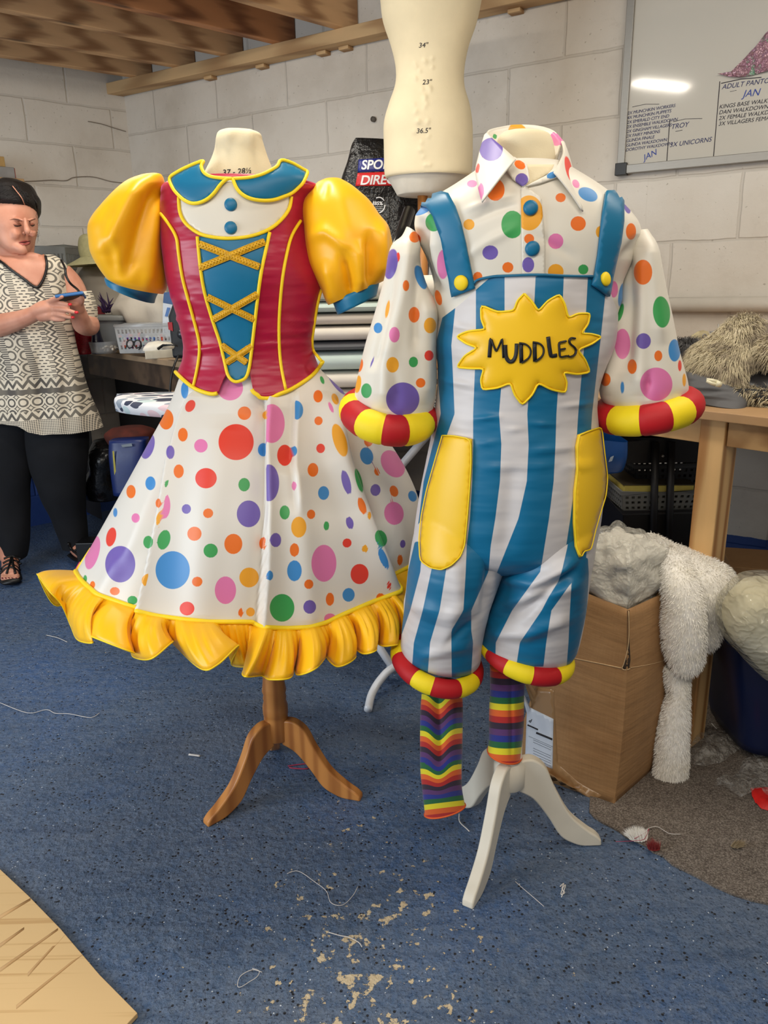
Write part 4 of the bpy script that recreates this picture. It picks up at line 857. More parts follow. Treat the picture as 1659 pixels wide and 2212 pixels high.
LT = {'M': [[(683, 752), (686, 710), (690, 668), (701, 700), (713, 728), (726, 700), (739, 668), (741, 710), (743, 754)]], 'U': [[(752, 698), (753, 730), (758, 757), (773, 772), (790, 762), (799, 735), (801, 692)]],
      'D': [[(822, 776), (820, 690)], [(812, 690), (838, 694), (858, 710), (863, 732), (852, 757), (822, 776)]], 'DD': [[(881, 770), (879, 686)], [(871, 686), (896, 690), (914, 704), (919, 726), (910, 750), (881, 770)]],
      'L': [[(938, 662), (943, 705), (950, 748), (976, 743)]], 'E': [[(1016, 681), (984, 688), (986, 718), (989, 752), (1020, 746)], [(987, 719), (1012, 714)]], 'S': [[(1055, 670), (1040, 667), (1029, 678), (1034, 694), (1050, 706), (1058, 722), (1052, 742), (1032, 750), (1024, 744)]]}
for k_, strokes in LT.items():
    join([tube('embroidered_letter', dline([(720+x/2.0232, 400+y/2.0232) for x, y in s_], bdv, .0012, 4 if len(s_) > 4 else 3, Yd=1.33, curve=(k_ not in 'MLE')), .0034, M_let, bdg, n=10, flat=.5) for s_ in strokes])
# straps, buttons, pockets
st1 = [(905, 446), (918, 437), (938, 426), (957, 420), (972, 424), (985, 446), (997, 480), (1008, 525), (1018, 575), (1028, 622), (1004, 632), (980, 641), (975, 615), (966, 575), (955, 515), (940, 470), (926, 452)]
st2 = [(1305, 418), (1322, 418), (1332, 424), (1342, 440), (1342, 480), (1336, 525), (1326, 562), (1318, 600), (1313, 630), (1310, 642), (1292, 628), (1275, 616), (1281, 590), (1288, 550), (1293, 505), (1298, 460)]
for q in (st1, st2): drape('shoulder_strap', q, dbv, .007, M_teal, dung, 8, .005, puff=.001, pw=5, Yd=MY)
for x, y, r in ((1001, 609, .0125), (1298, 605, .0118)): dome('yellow_button', x, y, dbv, r, M_pipe, dung, .006, .008)
pk1 = [(962, 941), (985, 941), (1021, 948), (1021, 1000), (1017, 1060), (1012, 1120), (1007, 1170), (995, 1203), (978, 1222), (958, 1230), (935, 1226), (914, 1211), (912, 1165), (917, 1115), (928, 1060), (945, 1000)]
pk2 = [(1246, 939), (1268, 930), (1291, 923), (1297, 975), (1304, 1030), (1301, 1068), (1290, 1105), (1280, 1140), (1270, 1186), (1256, 1190), (1249, 1204), (1240, 1180), (1236, 1130), (1237, 1060), (1243, 1010), (1241, 965)]
M_pock = satin('yellow_pocket_satin', C(246, 200, 34), .3, .42, (8, 8, 4))
for q in (pk1, pk2):
    pko = drape('pocket', q, dbv, .005, M_pock, dung, 8, .004, puff=.002, pw=6, Yd=MY-.06)
    tube('stitched_edge', dline(q+[q[0]], dbv, .0075, 1, Yd=MY-.06, curve=False), .0013, M_pipe, pko, n=6)
tube('bib_edge', dline([(1026, 612), (1032, 604), (1060, 598), (1095, 597), (1160, 594), (1220, 597), (1277, 598)], dbv, .004, 4), .0022, plain('teal_edge', C(16, 104, 140), .5), dung)
# ---------------------------------------------------------------- rainbow stockings
def rainbow(name, period, ph, wave, seam=1):
    m = N(name); a = m.attr('run'); f = m.math('FRACT', m.math('ADD', m.math('DIVIDE', a.outputs['Fac'], period), ph))
    cs = [C(232, 214, 24), C(226, 96, 24), C(178, 26, 22), C(40, 18, 46), C(88, 44, 104), C(24, 40, 132), C(16, 96, 48)]
    m.set(Base_Color=m.ramp(f, [(i/7, c) for i, c in enumerate(cs)], 'CONSTANT'), Roughness=.75, Sheen_Weight=.3); v = m.coord('Object', (300, 300, 300)); m.bump(m.noise(v, 1, 1), .15, .001); return m.m
def stocking(label, rows, mat, wavef, folds):
    o = loft('rainbow_stocking', rows, mat, None, 72, 12, folds=folds, noise=.003, nscale=10, cap=(True, True)); me = o.data; nv = len(me.vertices)
    V = np.zeros(nv*3); me.vertices.foreach_get('co', V); p = projn(V.reshape(-1, 3)); r = np.array([y+wavef(x, y) for x, y in p])
    me.attributes.new('run', 'FLOAT', 'POINT').data.foreach_set('value', r); return tag(o, label, 'stocking')
M_rb1 = rainbow('rainbow_knit_long', 79.5, .0, 0)
s = stocking('longer rainbow striped stocking hanging at left, nearly reaching the floor', [(912, 1478, 996, 1478, MY-.01, .03), (911, 1500, 997, 1500, MY-.01, .03), (908, 1560, 999, 1555, MY-.01, .028), (907, 1620, 999, 1620, MY-.01, .026), (908, 1660, 997, 1655, MY-.01, .024), (912, 1700, 998, 1695, MY-.01, .024), (917, 1748, 1004, 1730, MY-.01, .024), (918, 1760, 1006, 1738, MY-.01, .023)], M_rb1,
             lambda x, y: -(24*math.exp(-((x-948)/20)**2) if y < 1660 else 24*math.exp(-((x-948)/20)**2)*max(0, 1-(y-1660)/70))-1575-(-.12*(x-955) if y > 1650 else -.06*(x-955)), [('v', [(940, 1480), (948, 1600), (952, 1660)], -.010, 14), ('v', [(975, 1490), (975, 1600)], .004, 12)])
tube('orange_hem', [Vector(q) for q in o_g[s.name][-1]], .0022, plain('orange_knit', C(220, 92, 34), .7), s, closed=True, n=6)
M_rb2 = rainbow('rainbow_knit_short', 96, .0, 0)
s = stocking('shorter rainbow striped stocking pulled over the white stand pole', [(1058, 1440, 1134, 1440, MY, .036), (1057, 1500, 1132, 1500, MY, .036), (1056, 1560, 1130, 1560, MY, .036), (1055, 1600, 1128, 1600, MY, .036), (1053, 1618, 1127, 1624, MY, .037), (1053, 1622, 1127, 1634, MY, .037)], M_rb2, lambda x, y: -1513-8*math.sqrt(max(0, 1-((x-1094)/40)**2))+0, [('v', [(1104, 1440), (1105, 1640)], -.003, 4)])
tube('orange_hem', [Vector(q) for q in o_g[s.name][-1]], .0022, plain('orange_knit', C(220, 92, 34), .7), s, closed=True, n=6)
# ================================================================ BACKGROUND THINGS
def fur(name, src, n, ln, mat, parent, droop=.5, wid=.0012, seg=2, rng=1, clump=0., face=None, comb=(0, 0, 0)):
    r = random.Random(rng); me = src.data; V = [v.co.copy() for v in me.vertices]
    fs = [(p.area, p) for p in me.polygons if face is None or face(p.center, p.normal)]
    tot = sum(a for a, _ in fs); cum = []; s = 0
    for a, _ in fs: s += a; cum.append(s)
    import bisect
    from mathutils import noise as mn
    out = []; F_ = []
    for _ in range(n):
        p = fs[min(bisect.bisect(cum, r.random()*tot), len(fs)-1)][1]; vs = [V[i] for i in p.vertices]
        a, b = r.random(), r.random()
        if len(vs) >= 4: q = vs[0]*(1-a)*(1-b)+vs[1]*a*(1-b)+vs[2]*a*b+vs[3]*(1-a)*b
        else:
            if a+b > 1: a, b = 1-a, 1-b
            q = vs[0]+(vs[1]-vs[0])*a+(vs[2]-vs[0])*b
        nz = mn.noise_vector(q*11); nn = (p.normal+Vector(comb)+nz*(.5+clump)+Vector((r.uniform(-.3, .3), r.uniform(-.3, .3), r.uniform(-.3, .3)))).normalized()
        sd = nn.cross(Vector((r.uniform(-1, 1), r.uniform(-1, 1), r.uniform(-1, 1)))).normalized()*wid
        L = ln*r.uniform(.6, 1.2); base = len(out); pos = q-nn*ln*.08; d = nn.copy()
        for k in range(seg):
            w = 1-k/seg; out += [pos-sd*w, pos+sd*w]; pos = pos+d*L/seg; d = (d+Vector((0, 0, -droop))).normalized()
        out.append(pos)
        for k in range(seg-1): F_.append((base+2*k, base+2*k+1, base+2*k+3, base+2*k+2))
        F_.append((base+2*(seg-1), base+2*(seg-1)+1, base+2*seg))
    return mesh(name, out, F_, mat, parent)
def furmat(name, cols, scale=14):
    m = N(name); v = m.coord('Object'); m.set(Base_Color=m.ramp(m.noise(v, scale, 4, .7), cols), Roughness=.8); m.b.inputs['Specular IOR Level'].default_value = .2; return m.m
# ---------------------------------------------------------------- bare torso form standing on the long bench
TY = 2.74
tf = thing('dress_form', 'bare cream padded torso form with inked inch sizes, raised above the two costumes', 'mannequin', P(912, 800, TY))
trs = loft('torso', [(812, -70, 1052, -70, TY, .14), (820, -10, 1043, -10, TY, .145), (826, 40, 1032, 42, TY, .135), (844, 94, 1013, 98, TY, .115), (854, 145, 1002, 148, TY, .103), (853, 183, 1001, 187, TY, .105), (841, 226, 1013, 230, TY, .12), (831, 268, 1020, 272, TY, .135), (829, 325, 1021, 325, TY, .14), (831, 375, 1019, 372, TY, .138), (836, 386, 1013, 383, TY, .134)], M_calico, tf, 200, 16, cap=(True, False), noise=.004, nscale=9)
loft('hem_cover', [(836, 384, 1013, 381, TY, .124), (846, 400, 990, 398, TY, .11), (856, 418, 965, 420, TY, .09), (858, 422, 950, 424, TY, .08)], plain('white_calico', C(222, 216, 202), .85, .05), tf, 64, 5, cap=(False, True), folds=[('v', [(870, 384), (880, 424)], .005, 6), ('v', [(920, 384), (925, 424)], -.005, 6)])
tbv = bvh_of(trs); pz = P(913, 430, TY)
for x, y, t in ((904, 103, '34"'), (912, 183, '23"'), (899, 288, '36.5"')): writing('measurement', t, x, y, 15, tbv, M_ink, tf, .05, .2, TY)
bl = [(rnd.uniform(893, 935), rnd.uniform(115, 370)) for _ in range(34)]
V_ = np.array([tuple(v.co) for v in trs.data.vertices]); px_ = projn(V_); fr0 = V_[:, 1] < TY
for x, y in bl:
    g = np.exp(-(((px_[:, 0]-x)/4.2)**2+((px_[:, 1]-y)/5.)**2))*fr0*.0035; V_[:, 1] -= g
for v, c in zip(trs.data.vertices, V_): v.co = c
tube('pole', [Vector((pz.x, TY, .96)), Vector((pz.x, TY, pz.z+.12))], .017, M_oak, tf, n=16)
tube('base', [Vector((pz.x, TY, .942)), Vector((pz.x, TY, .952)), Vector((pz.x, TY, .97))], [.11, .11, .05], M_oak, tf, n=32)
# ---------------------------------------------------------------- ironing board
Z_I = P(253, 862, 2.55).z
mi = N('leaf_print_cover'); v = mi.coord('Object', (2.2, 5, 5)); vo = mi.n('ShaderNodeTexVoronoi'); mi.l(v, vo.inputs['Vector']); vo.inputs['Scale'].default_value = 6; vo.inputs['Randomness'].default_value = .8
mi.set(Base_Color=mi.mix(mi.ramp(vo.outputs['Distance'], [(.50, (0, 0, 0, 1)), (.52, (1, 1, 1, 1))]), mi.ramp(vo.outputs['Color'], [(0, C(52, 58, 80)), (.3, C(150, 160, 172)), (.45, C(226, 196, 200)), (.6, C(70, 74, 92)), (.75, C(196, 214, 214))], 'CONSTANT'), C(228, 228, 230)), Roughness=.8)
ib = thing('ironing_board', 'ironing board with leaf print cover and white tube legs behind the dress', 'ironing board', (-.3, 2.3, 0))
tip = P(253, 856, 2.55); tip.z = Z_I; e2 = Vector((.36, 2.16, Z_I)); ax = (e2-tip).normalized(); sd = Vector((-ax.y, ax.x, 0)); Lb = (e2-tip).length
V = []; Fc = []; ns = 40; nr = 16
for i in range(ns+1):
    t = i/ns; w = .17*min(1, math.sqrt(max(0, 1-(1-min(t/.35, 1))**2)))*(1 if t < .97 else math.sqrt(max(.05, 1-((t-.97)/.03)**2)))+.001
    for k in range(nr):
        a = 2*PI*k/nr; V.append(tip+ax*(Lb*t)+sd*w*math.cos(a)+Vector((0, 0, .018*math.copysign(abs(math.sin(a))**.6, math.sin(a))-(.02 if math.sin(a) < 0 else 0))))
for i in range(ns):
    for k in range(nr): Fc.append((i*nr+k, i*nr+(k+1) % nr, (i+1)*nr+(k+1) % nr, (i+1)*nr+k))
fixn(mesh('board', V, Fc, mi.m, ib))
M_wt = plain('white_enamel_tube', C(226, 228, 232), .3, .03)
ft = PZ(795, 1533, .012); ftb = PZ(885, 1405, .012)
l0 = PZ(852, 1443, .06); top_ = tip+ax*(Lb*.35); top_.z = Z_I-.03
tube('leg', cr([tuple(ft), tuple(PZ(803, 1500, .025)), tuple(PZ(822, 1468, .05)), tuple(PZ(850, 1442, .07)), tuple(PZ(900, 1425, .06)), tuple(PZ(935, 1405, .012))], 6), .0125, M_wt, ib, n=14)
tube('leg', [l0+Vector((-.01, 0, .01)), P(820, 1400, 2.2), top_], .0125, M_wt, ib, n=14)
ff2 = top_.copy(); ff2 = tip+ax*(Lb*.85); ff2.z = Z_I-.03
tube('leg', [ff2, Vector((-.45, 2.62, .02))], .0125, M_wt, ib, n=12); tube('leg', [Vector((-.6, 2.5, .0125)), Vector((-.3, 2.78, .0125))], .0125, M_wt, ib, n=12)
tube('clamp_ring', [l0+Vector((-.012, -.004, -.006)), l0+Vector((.012, .006, .016))], .019, plain('grey_nylon', C(190, 192, 196), .4), ib, n=14)
# folded sheets on the board
ys = [(596, 645, 0), (646, 668, 1), (668.5, 693, 2), (693.5, 724, 0), (725, 743, 3), (744, 783, 1), (783.5, 818, 0), (818.5, 832, 2), (832.5, 862, 1)]
Mf = [plain('cream_felt', C(226, 220, 206), .9, .06, 8, .2), plain('mint_felt', C(196, 214, 206), .9, .06, 8, .2), plain('stone_felt', C(200, 192, 178), .9, .06, 8, .2), plain('slate_felt', C(104, 106, 108), .9, .08, 8, .2)]
cn = ['cream', 'pale mint', 'stone', 'slate grey']; SY = 2.06; zb_ = Z_I+.0185; zt_ = P(740, 596, SY).z; sc = (zt_-zb_)/(P(740, 596, SY).z-P(740, 862, SY).z)
pos = ['cream folded sheet on top of the stack between the costumes', 'pale mint folded sheet directly under the top cream sheet', 'stone coloured folded sheet third from the top of the stack', 'cream folded sheet lying on the slate grey sheet', 'dark slate grey folded sheet in the middle of the stack', 'thick pale mint folded sheet just under the slate grey sheet', 'cream folded sheet below the thick mint sheet', 'thin stone coloured folded sheet near the bottom of the stack', 'pale mint folded sheet lying on the ironing board, lowest of the stack']
for i, (y0, y1, c) in enumerate(ys):
    za = zb_+(P(740, y1, SY).z-P(740, 862, SY).z)*sc; zc = zb_+(P(740, y0, SY).z-P(740, 862, SY).z)*sc-.0006
    jx = rnd.uniform(-.012, .012); jy = rnd.uniform(-.006, .006); V = []; nx = 24; h = (zc-za)/2; zm = (za+zc)/2
    for k in range(nx+1):
        x = P(648, 700, SY).x+jx+k/nx*.36; sag = 0.
        for a in range(14):
            an = 2*PI*a/14; V.append((x, SY+.13+jy+.13*math.copysign(abs(math.cos(an))**.35, math.cos(an)), zm+sag+h*.98*math.copysign(abs(math.sin(an))**.7, math.sin(an))))
    Fc = [(k*14+a, k*14+(a+1) % 14, (k+1)*14+(a+1) % 14, (k+1)*14+a) for k in range(nx) for a in range(14)]+[tuple(range(14)), tuple(nx*14+a for a in range(14))]
    tag(smooth_ang(fixn(mesh('folded_sheet', V, Fc, Mf[c])), 60), pos[i], 'sheet', 'folded sheets stacked on the ironing board')
# ---------------------------------------------------------------- black carrier bag on the bench
BY = 2.96; mbg = N('black_polythene'); v = mbg.coord('Object', (9, 9, 9)); mbg.set(Base_Color=C(16, 16, 18), Roughness=.32); mbg.bump(mbg.noise(v, 2, 4, .6), .9, .02)
bg = thing('carrier_bag', 'black plastic carrier bag with a sports shop name standing behind the torso form', 'bag', P(820, 780, BY))
bgm = loft('bag_body', [(768, 298, 862, 303, BY, .012), (757, 315, 905, 318, BY, .03), (748, 345, 925, 345, BY, .05), (738, 388, 935, 388, BY, .06), (742, 440, 935, 440, BY, .065), (760, 500, 930, 500, BY, .068), (765, 600, 925, 600, BY, .07), (768, 700, 920, 700, BY, .072), (770, 771, 918, 771, BY, .07)], mbg.m, bg, 80, 7, noise=.02, nscale=7, cap=(True, True), e=2.6)
bgb = bvh_of(bgm); M_navy, M_lred, M_lw = plain('navy_print', C(32, 40, 118), .4), plain('red_print', C(206, 38, 40), .4), plain('white_print', C(232, 232, 232), .45)
drape('logo_panel', [(775, 345), (915, 336), (915, 366), (773, 372)], bgb, .002, M_navy, bg, 7, .0015, Yd=BY); drape('logo_panel', [(773, 374), (918, 368), (914, 400), (768, 402)], bgb, .002, M_lred, bg, 7, .0015, Yd=BY)
lb = bvh_of(*[o for o in bpy.data.objects if o.name.startswith('logo_panel')])
writing('shop_name', 'SPORTS', 780, 366, 28, lb, M_lw, bg, .03, .2, BY, .6, 1.0, .0008, dens=1, xs=.92); writing('shop_name', 'DIRECT', 777, 399, 28, lb, M_lw, bg, .03, .25, BY, .6, .95, .0008, dens=1)
cx_, cy_ = 819, 443
for a0 in (0, 2.1, 4.2): tube('recycling_ring', dline([(cx_+13*math.cos(a0+t*.22), cy_+17*math.sin(a0+t*.22)) for t in range(8)], bgb, .0015, 1, Yd=BY), .0022, M_lw, bg, n=6)
writing('recycled_mark', '85%', 808, 443, 11, bgb, M_lw, bg, 0, .1, BY, .3)
for k in range(3): tube('small_print', dline([(810, 447+k*4), (828, 447+k*4)], bgb, .001, 1, Yd=BY, curve=False), .0008, M_lw, bg, n=5)
tag(tube('black_roll', [P(884, 455, 2.3), P(852, 545, 2.2), P(846, 640, 2.15)], .017, plain('black_roll_card', C(20, 20, 22), .25), n=16), 'thin shiny black roll leaning behind the shirt shoulder', 'roll')
# ---------------------------------------------------------------- things on the far end of the long bench
def cloth(name, label, cat, rows, mat, folds=None, noise=.02, ns=9, parent=None, **k):
    o = loft(name, rows, mat, parent, 64, 7, folds=folds, noise=noise, nscale=ns, cap=(True, True), **k)
    return tag(o, label, cat) if label else o
M_sheet = plain('white_cotton', C(196, 190, 178), .9, .06, 8, .3, 60, bdist=.004)
cloth('cloth_pile', 'tall pile of white cotton cloth against the wall under the pale green hat', 'cloth', [(168, 578, 250, 576, 3.95, .08), (160, 600, 275, 598, 3.95, .12), (158, 640, 300, 640, 3.95, .14), (162, 690, 300, 690, 3.95, .14), (165, 716, 300, 716, 3.95, .14)], M_sheet, noise=.05, ns=7, seed=2)
cloth('cloth_pile', 'rumpled white cloth heap behind the clear basket of bits', 'cloth', [(262, 622, 350, 620, 3.65, .05), (250, 650, 376, 650, 3.62, .09), (262, 690, 384, 690, 3.6, .1), (280, 742, 392, 742, 3.6, .1)], M_sheet, noise=.05, ns=12, seed=8)
M_hat = plain('pale_green_straw', C(186, 182, 138), .85, .12, 60, .6, 260)
ht = thing('sun_hat', 'pale green straw hat with frayed brim on the white cloth pile', 'hat', P(200, 575, 3.75))
loft('crown', [(180, 506, 244, 506, 3.8, .05), (172, 514, 252, 514, 3.8, .075), (171, 535, 256, 535, 3.8, .08), (178, 562, 262, 556, 3.8, .085)], M_hat, ht, 48, 6, cap=(True, False), noise=.008)
br = loft('brim', [(178, 556, 262, 552, 3.8, .085), (158, 568, 280, 560, 3.78, .12), (143, 576, 296, 566, 3.76, .15)], M_hat, ht, 64, 6, noise=.01); solid(br, .004)
M_gbk = plain('grey_basket_plastic', C(120, 122, 120), .5, .05)
def basket(name, label, x0, x1, y0, y1, Y, dp, mat, rows=4, cols=12, parent=None, taper=.92, slots=True, hw=.5):
    """crate built of rims, floor and pierced walls"""
    a = P(x0, y0, Y); b = P(x1, y0, Y); z1 = a.z; z0 = P((x0+x1)/2, y1, Y).z; w = b.x-a.x; cx = (a.x+b.x)/2; cy = Y+dp/2
    t = thing(name, label, 'basket', (cx, cy, z0)) if label else parent
    def q(u, v, s, z):
        k = taper+(1-taper)*((z-z0)/(z1-z0)); return Vector((cx+u*w/2*k, cy+v*dp/2*k, z))
    def panel(A, B, n):
        V = []; Fc = []
        nz = rows*2+1; nu = n*2+1; h = z1-z0
        for j in range(nz+1):
            for i in range(nu+1):
                u = i/nu; zz = z0+h*j/nz; V.append(q(A[0]+(B[0]-A[0])*u, A[1]+(B[1]-A[1])*u, 0, zz))
        for j in range(nz):
            for i in range(nu):
                if slots and i % 2 == 1 and j % 2 == 1 and j < nz-1: continue
                k = j*(nu+1)+i; Fc.append((k, k+1, k+nu+2, k+nu+1))
        return V, Fc
    c = [(-1, -1), (1, -1), (1, 1), (-1, 1)]; VV = []; FF = []
    for i in range(4):
        V, Fc = panel(c[i], c[(i+1) % 4], cols if i % 2 == 0 else max(3, int(cols*dp/w))); k = len(VV); VV += V; FF += [tuple(i_+k for i_ in f) for f in Fc]
    k = len(VV); VV += [q(u, v, 0, z0) for u, v in c]; FF.append((k, k+1, k+2, k+3))
    o = mesh('side_walls', VV, FF, mat, t, smooth=False); solid(o, .004, 0)
    tube('rim', [q(u, v, 0, z1) for u, v in [(-1, -1), (1, -1), (1, 1), (-1, 1)]], .007, mat, t, closed=True, n=8)
    return t
basket('laundry_basket', 'tall grey slotted plastic basket on the bench behind the woman', 52, 139, 533, 738, 3.8, .2, M_gbk, 6, 10)
mcl = N('clear_plastic'); mcl.set(Base_Color=C(190, 194, 196), Roughness=.15, Alpha=.42); mcl.m.surface_render_method = 'BLENDED' if hasattr(mcl.m, 'surface_render_method') else mcl.m.surface_render_method
mtub = N('smoky_plastic'); mtub.set(Base_Color=C(120, 124, 126), Roughness=.2, Alpha=.75)
tb_ = thing('storage_tub', 'smoky grey plastic tub with a lid next to the purple feathers', 'tub', P(245, 745, 3.55))
loft('tub_body', [(206, 688, 284, 688, 3.62, .1), (212, 715, 280, 715, 3.62, .095), (222, 753, 272, 753, 3.62, .085)], mtub.m, tb_, 48, 5, e=5, cap=(False, True))
loft('lid', [(204, 680, 288, 680, 3.62, .106), (203, 688, 289, 688, 3.62, .108), (204, 691, 288, 691, 3.62, .106)], M_gbk, tb_, 48, 2, e=5, cap=(True, True))
basket('pierced_basket', 'clear pierced plastic basket full of beads and bottles on the bench', 247, 372, 704, 762, 3.36, .14, mcl.m, 3, 14)
cols_ = [C(60, 120, 200), C(200, 60, 120), C(230, 230, 235), C(40, 40, 44), C(120, 70, 170), C(60, 170, 170), C(220, 90, 60), C(150, 150, 155)]
Mb = [plain('bead_colour', c, .25, .1, 20, 0) for c in cols_]
def scatter(name, label, cat, x0, x1, y, Y0, Y1, n, r0, r1, hgt, parent=None, sd=1, kind='stuff', zb0=None):
    r = random.Random(sd); bm = bmesh.new(); a = P(x0, y, Y0); b = P(x1, y, Y0); z = a.z if zb0 is None else zb0
    for _ in range(n):
        rr = r.uniform(r0, r1); M = Matrix.LocRotScale(Vector((r.uniform(a.x, b.x), r.uniform(Y0, Y1), z+rr+r.random()*hgt)), None, Vector((rr, rr, rr*r.uniform(.5, 1.3))))
        k = len(bm.faces); bmesh.ops.create_icosphere(bm, subdivisions=1, radius=1, matrix=M); bm.faces.ensure_lookup_table(); c = r.randrange(len(Mb))
        for f in bm.faces[k:]: f.material_index = c
    me = bpy.data.meshes.new(name); bm.to_mesh(me); bm.free()
    for m_ in Mb: me.materials.append(m_)
    o = bpy.data.objects.new(name, me); COL.objects.link(o); tag(o, label, cat, kind=kind); return o
scatter('craft_bits', 'mixed coloured beads and small bottles heaped inside the clear pierced basket', 'beads', 258, 362, 758, 3.38, 3.48, 130, .006, .014, .05, sd=3)
ty = thing('shallow_tray', 'shallow clear tray of silver beads left of the pierced basket', 'tray', P(222, 752, 3.42))
loft('tray_wall', [(193, 738, 254, 736, 3.5, .075), (200, 762, 250, 762, 3.5, .065)], mcl.m, ty, 40, 4, cap=(False, True))
Mb = [plain('silver_bead', C(180, 178, 172), .2, .1, 20, 0, metal=.6), plain('pearl_bead', C(214, 208, 196), .3, .1, 20, 0), plain('bronze_bead', C(120, 104, 84), .3, .1, 20, 0)]
scatter('silver_beads', 'loose silver and pearl beads inside the shallow tray', 'beads', 205, 244, 760, 3.46, 3.54, 110, .004, .008, .012, sd=5)
gl = thing('reading_glasses', 'black framed reading glasses folded in front of the pierced basket', 'glasses', P(290, 752, 3.3))
for cx2 in (281, 297): tube('lens_frame', [P(cx2+7*math.cos(t*PI/8), 743+8.5*math.sin(t*PI/8), 3.30) for t in range(16)], .0028, M_blk, gl, closed=True, n=8)
tube('bridge', [P(287, 738, 3.30), P(291, 738, 3.30)], .003, M_blk, gl); tube('temple', [P(304, 738, 3.30), P(306, 748, 3.34), P(300, 755, 3.36)], .0025, M_blk, gl); tube('temple', [P(274, 738, 3.30), P(273, 750, 3.35)], .0025, M_blk, gl)
bxw = thing('lidded_box', 'flat white box with a crumpled cloth and black tool on it at bench edge', 'box', P(345, 775, 3.15))
zz0 = .9402
A_ = PZ(314, 777, zz0); B_ = PZ(384, 772, zz0); pv = Vector((0, .12, 0)); hexa('box_body', [A_, B_, B_+pv, A_+pv], [q+Vector((0, 0, .036)) for q in (A_, B_, B_+pv, A_+pv)], plain('cream_card', C(206, 200, 182), .7), bxw, .003)
o = cloth('white_glove', 'crumpled white cloth lying on the flat white box', 'cloth', [(318, 740, 345, 736, 3.14, .02), (312, 750, 384, 742, 3.14, .05), (312, 757, 386, 752, 3.14, .055)], plain('white_cloth_scrap', C(214, 208, 194), .9), noise=.02, ns=20, seed=4)
tag(tube('crochet_hook', [P(342, 753, 3.08), P(352, 746, 3.06), P(370, 745, 3.05), P(384, 747, 3.05)], [.006, .005, .003, .003], M_blk, n=8), 'curved black handled tool on the white cloth', 'tool')
M_sq, M_sn = plain('red_sequin_cloth', C(150, 10, 34), .25, .5, 160, .8, 300), plain('navy_sequin_cloth', C(18, 18, 40), .25, .5, 160, .8, 300)
cloth('sequin_cloth', 'red sequinned cloth heap on the bench beside the woman', 'cloth', [(160, 702, 196, 704, 3.6, .05), (156, 730, 212, 730, 3.6, .06), (156, 764, 208, 764, 3.58, .06)], M_sq, noise=.02, seed=6)
cloth('sequin_cloth', 'navy sequinned cloth heap between the red cloth and the grey tub', 'cloth', [(194, 690, 212, 690, 3.5, .03), (196, 730, 224, 730, 3.5, .04), (196, 764, 232, 764, 3.48, .045)], M_sn, noise=.02, seed=7)
cloth('red_cloth', 'dark red cloth edge showing behind the grey tub', 'cloth', [(198, 662, 222, 662, 3.8, .03), (196, 690, 230, 690, 3.8, .05), (196, 740, 232, 740, 3.8, .05)], plain('dark_red_cloth', C(110, 10, 24), .8), seed=9)
fe = thing('purple_feathers', 'bunch of dark purple feathers lying on the grey tub lid', 'feathers', P(232, 676, 3.6))
for k in range(26):
    a = rnd.uniform(-.4, 2.2); l = rnd.uniform(.04, .10); p0 = P(232+rnd.uniform(-10, 10), 674, 3.6); d = Vector((math.cos(a), rnd.uniform(-.3, .3), abs(math.sin(a))*.9+.1)).normalized()
    tube('feather', [p0, p0+d*l*.5, p0+d*l+Vector((0, 0, -.01))], [.006, .004, .0008], plain('purple_feather', C(42, 14, 62), .7) if k == 0 else bpy.data.materials['purple_feather'], fe, n=5)
ma = thing('sewing_machine', 'black and red machine with trailing cable on the bench behind the dress', 'machine', P(385, 775, 3.0))
MYY = 3.12
hexa('machine_body', [P(372, 775, MYY), P(408, 775, MYY), P(408, 775, MYY)+Vector((0, .14, 0)), P(372, 775, MYY)+Vector((0, .14, 0))], [P(362, 684, MYY), P(392, 600, MYY), P(392, 600, MYY)+Vector((0, .14, 0)), P(362, 684, MYY)+Vector((0, .14, 0))], M_blk, ma, .012)
hexa('red_panel', [P(364, 712, MYY-.004), P(374, 716, MYY-.004), P(372, 696, MYY-.004), P(362, 696, MYY-.004)], [P(364, 712, MYY+.002), P(374, 716, MYY+.002), P(372, 696, MYY+.002), P(362, 696, MYY+.002)], plain('red_plastic', C(150, 20, 30), .3), ma, .001)
o = tube('dial', [P(393, 722, MYY-.012), P(393, 722, MYY+.004)], .019, plain('dark_grey_dial', C(60, 60, 64), .3, metal=.5), ma, n=24)
tube('cable', cr([tuple(P(386, 768, MYY-.01)), tuple(P(378, 785, 3.08)), tuple(P(370, 815, 3.06)), tuple(P(368, 860, 3.06)), tuple(P(374, 960, 3.1))], 6), .0045, M_blk, ma, n=8)
pkt = thing('paper_packet', 'blue and white paper packet leaning behind the black machine', 'packet', P(365, 700, 3.4))
def plate(name, pts, Y, th, mat, parent=None, bev=.0): return hexa(name, [P(x, y, Y) for x, y in pts], [P(x, y, Y)+Vector((0, th, 0)) for x, y in pts], mat, parent, bev)
plate('packet_top', [(354, 632), (384, 628), (384, 660), (352, 654)], 3.42, .02, plain('packet_blue', C(52, 84, 130), .5), pkt); plate('packet_body', [(352, 654.3), (384, 660.3), (380, 760), (350, 760)], 3.42, .02, plain('packet_white', C(196, 204, 214), .5), pkt)
plate('printed_strip', [(361, 664), (368, 665), (362, 684), (356, 683)], 3.417, .002, plain('packet_print', C(70, 110, 170), .5), pkt)
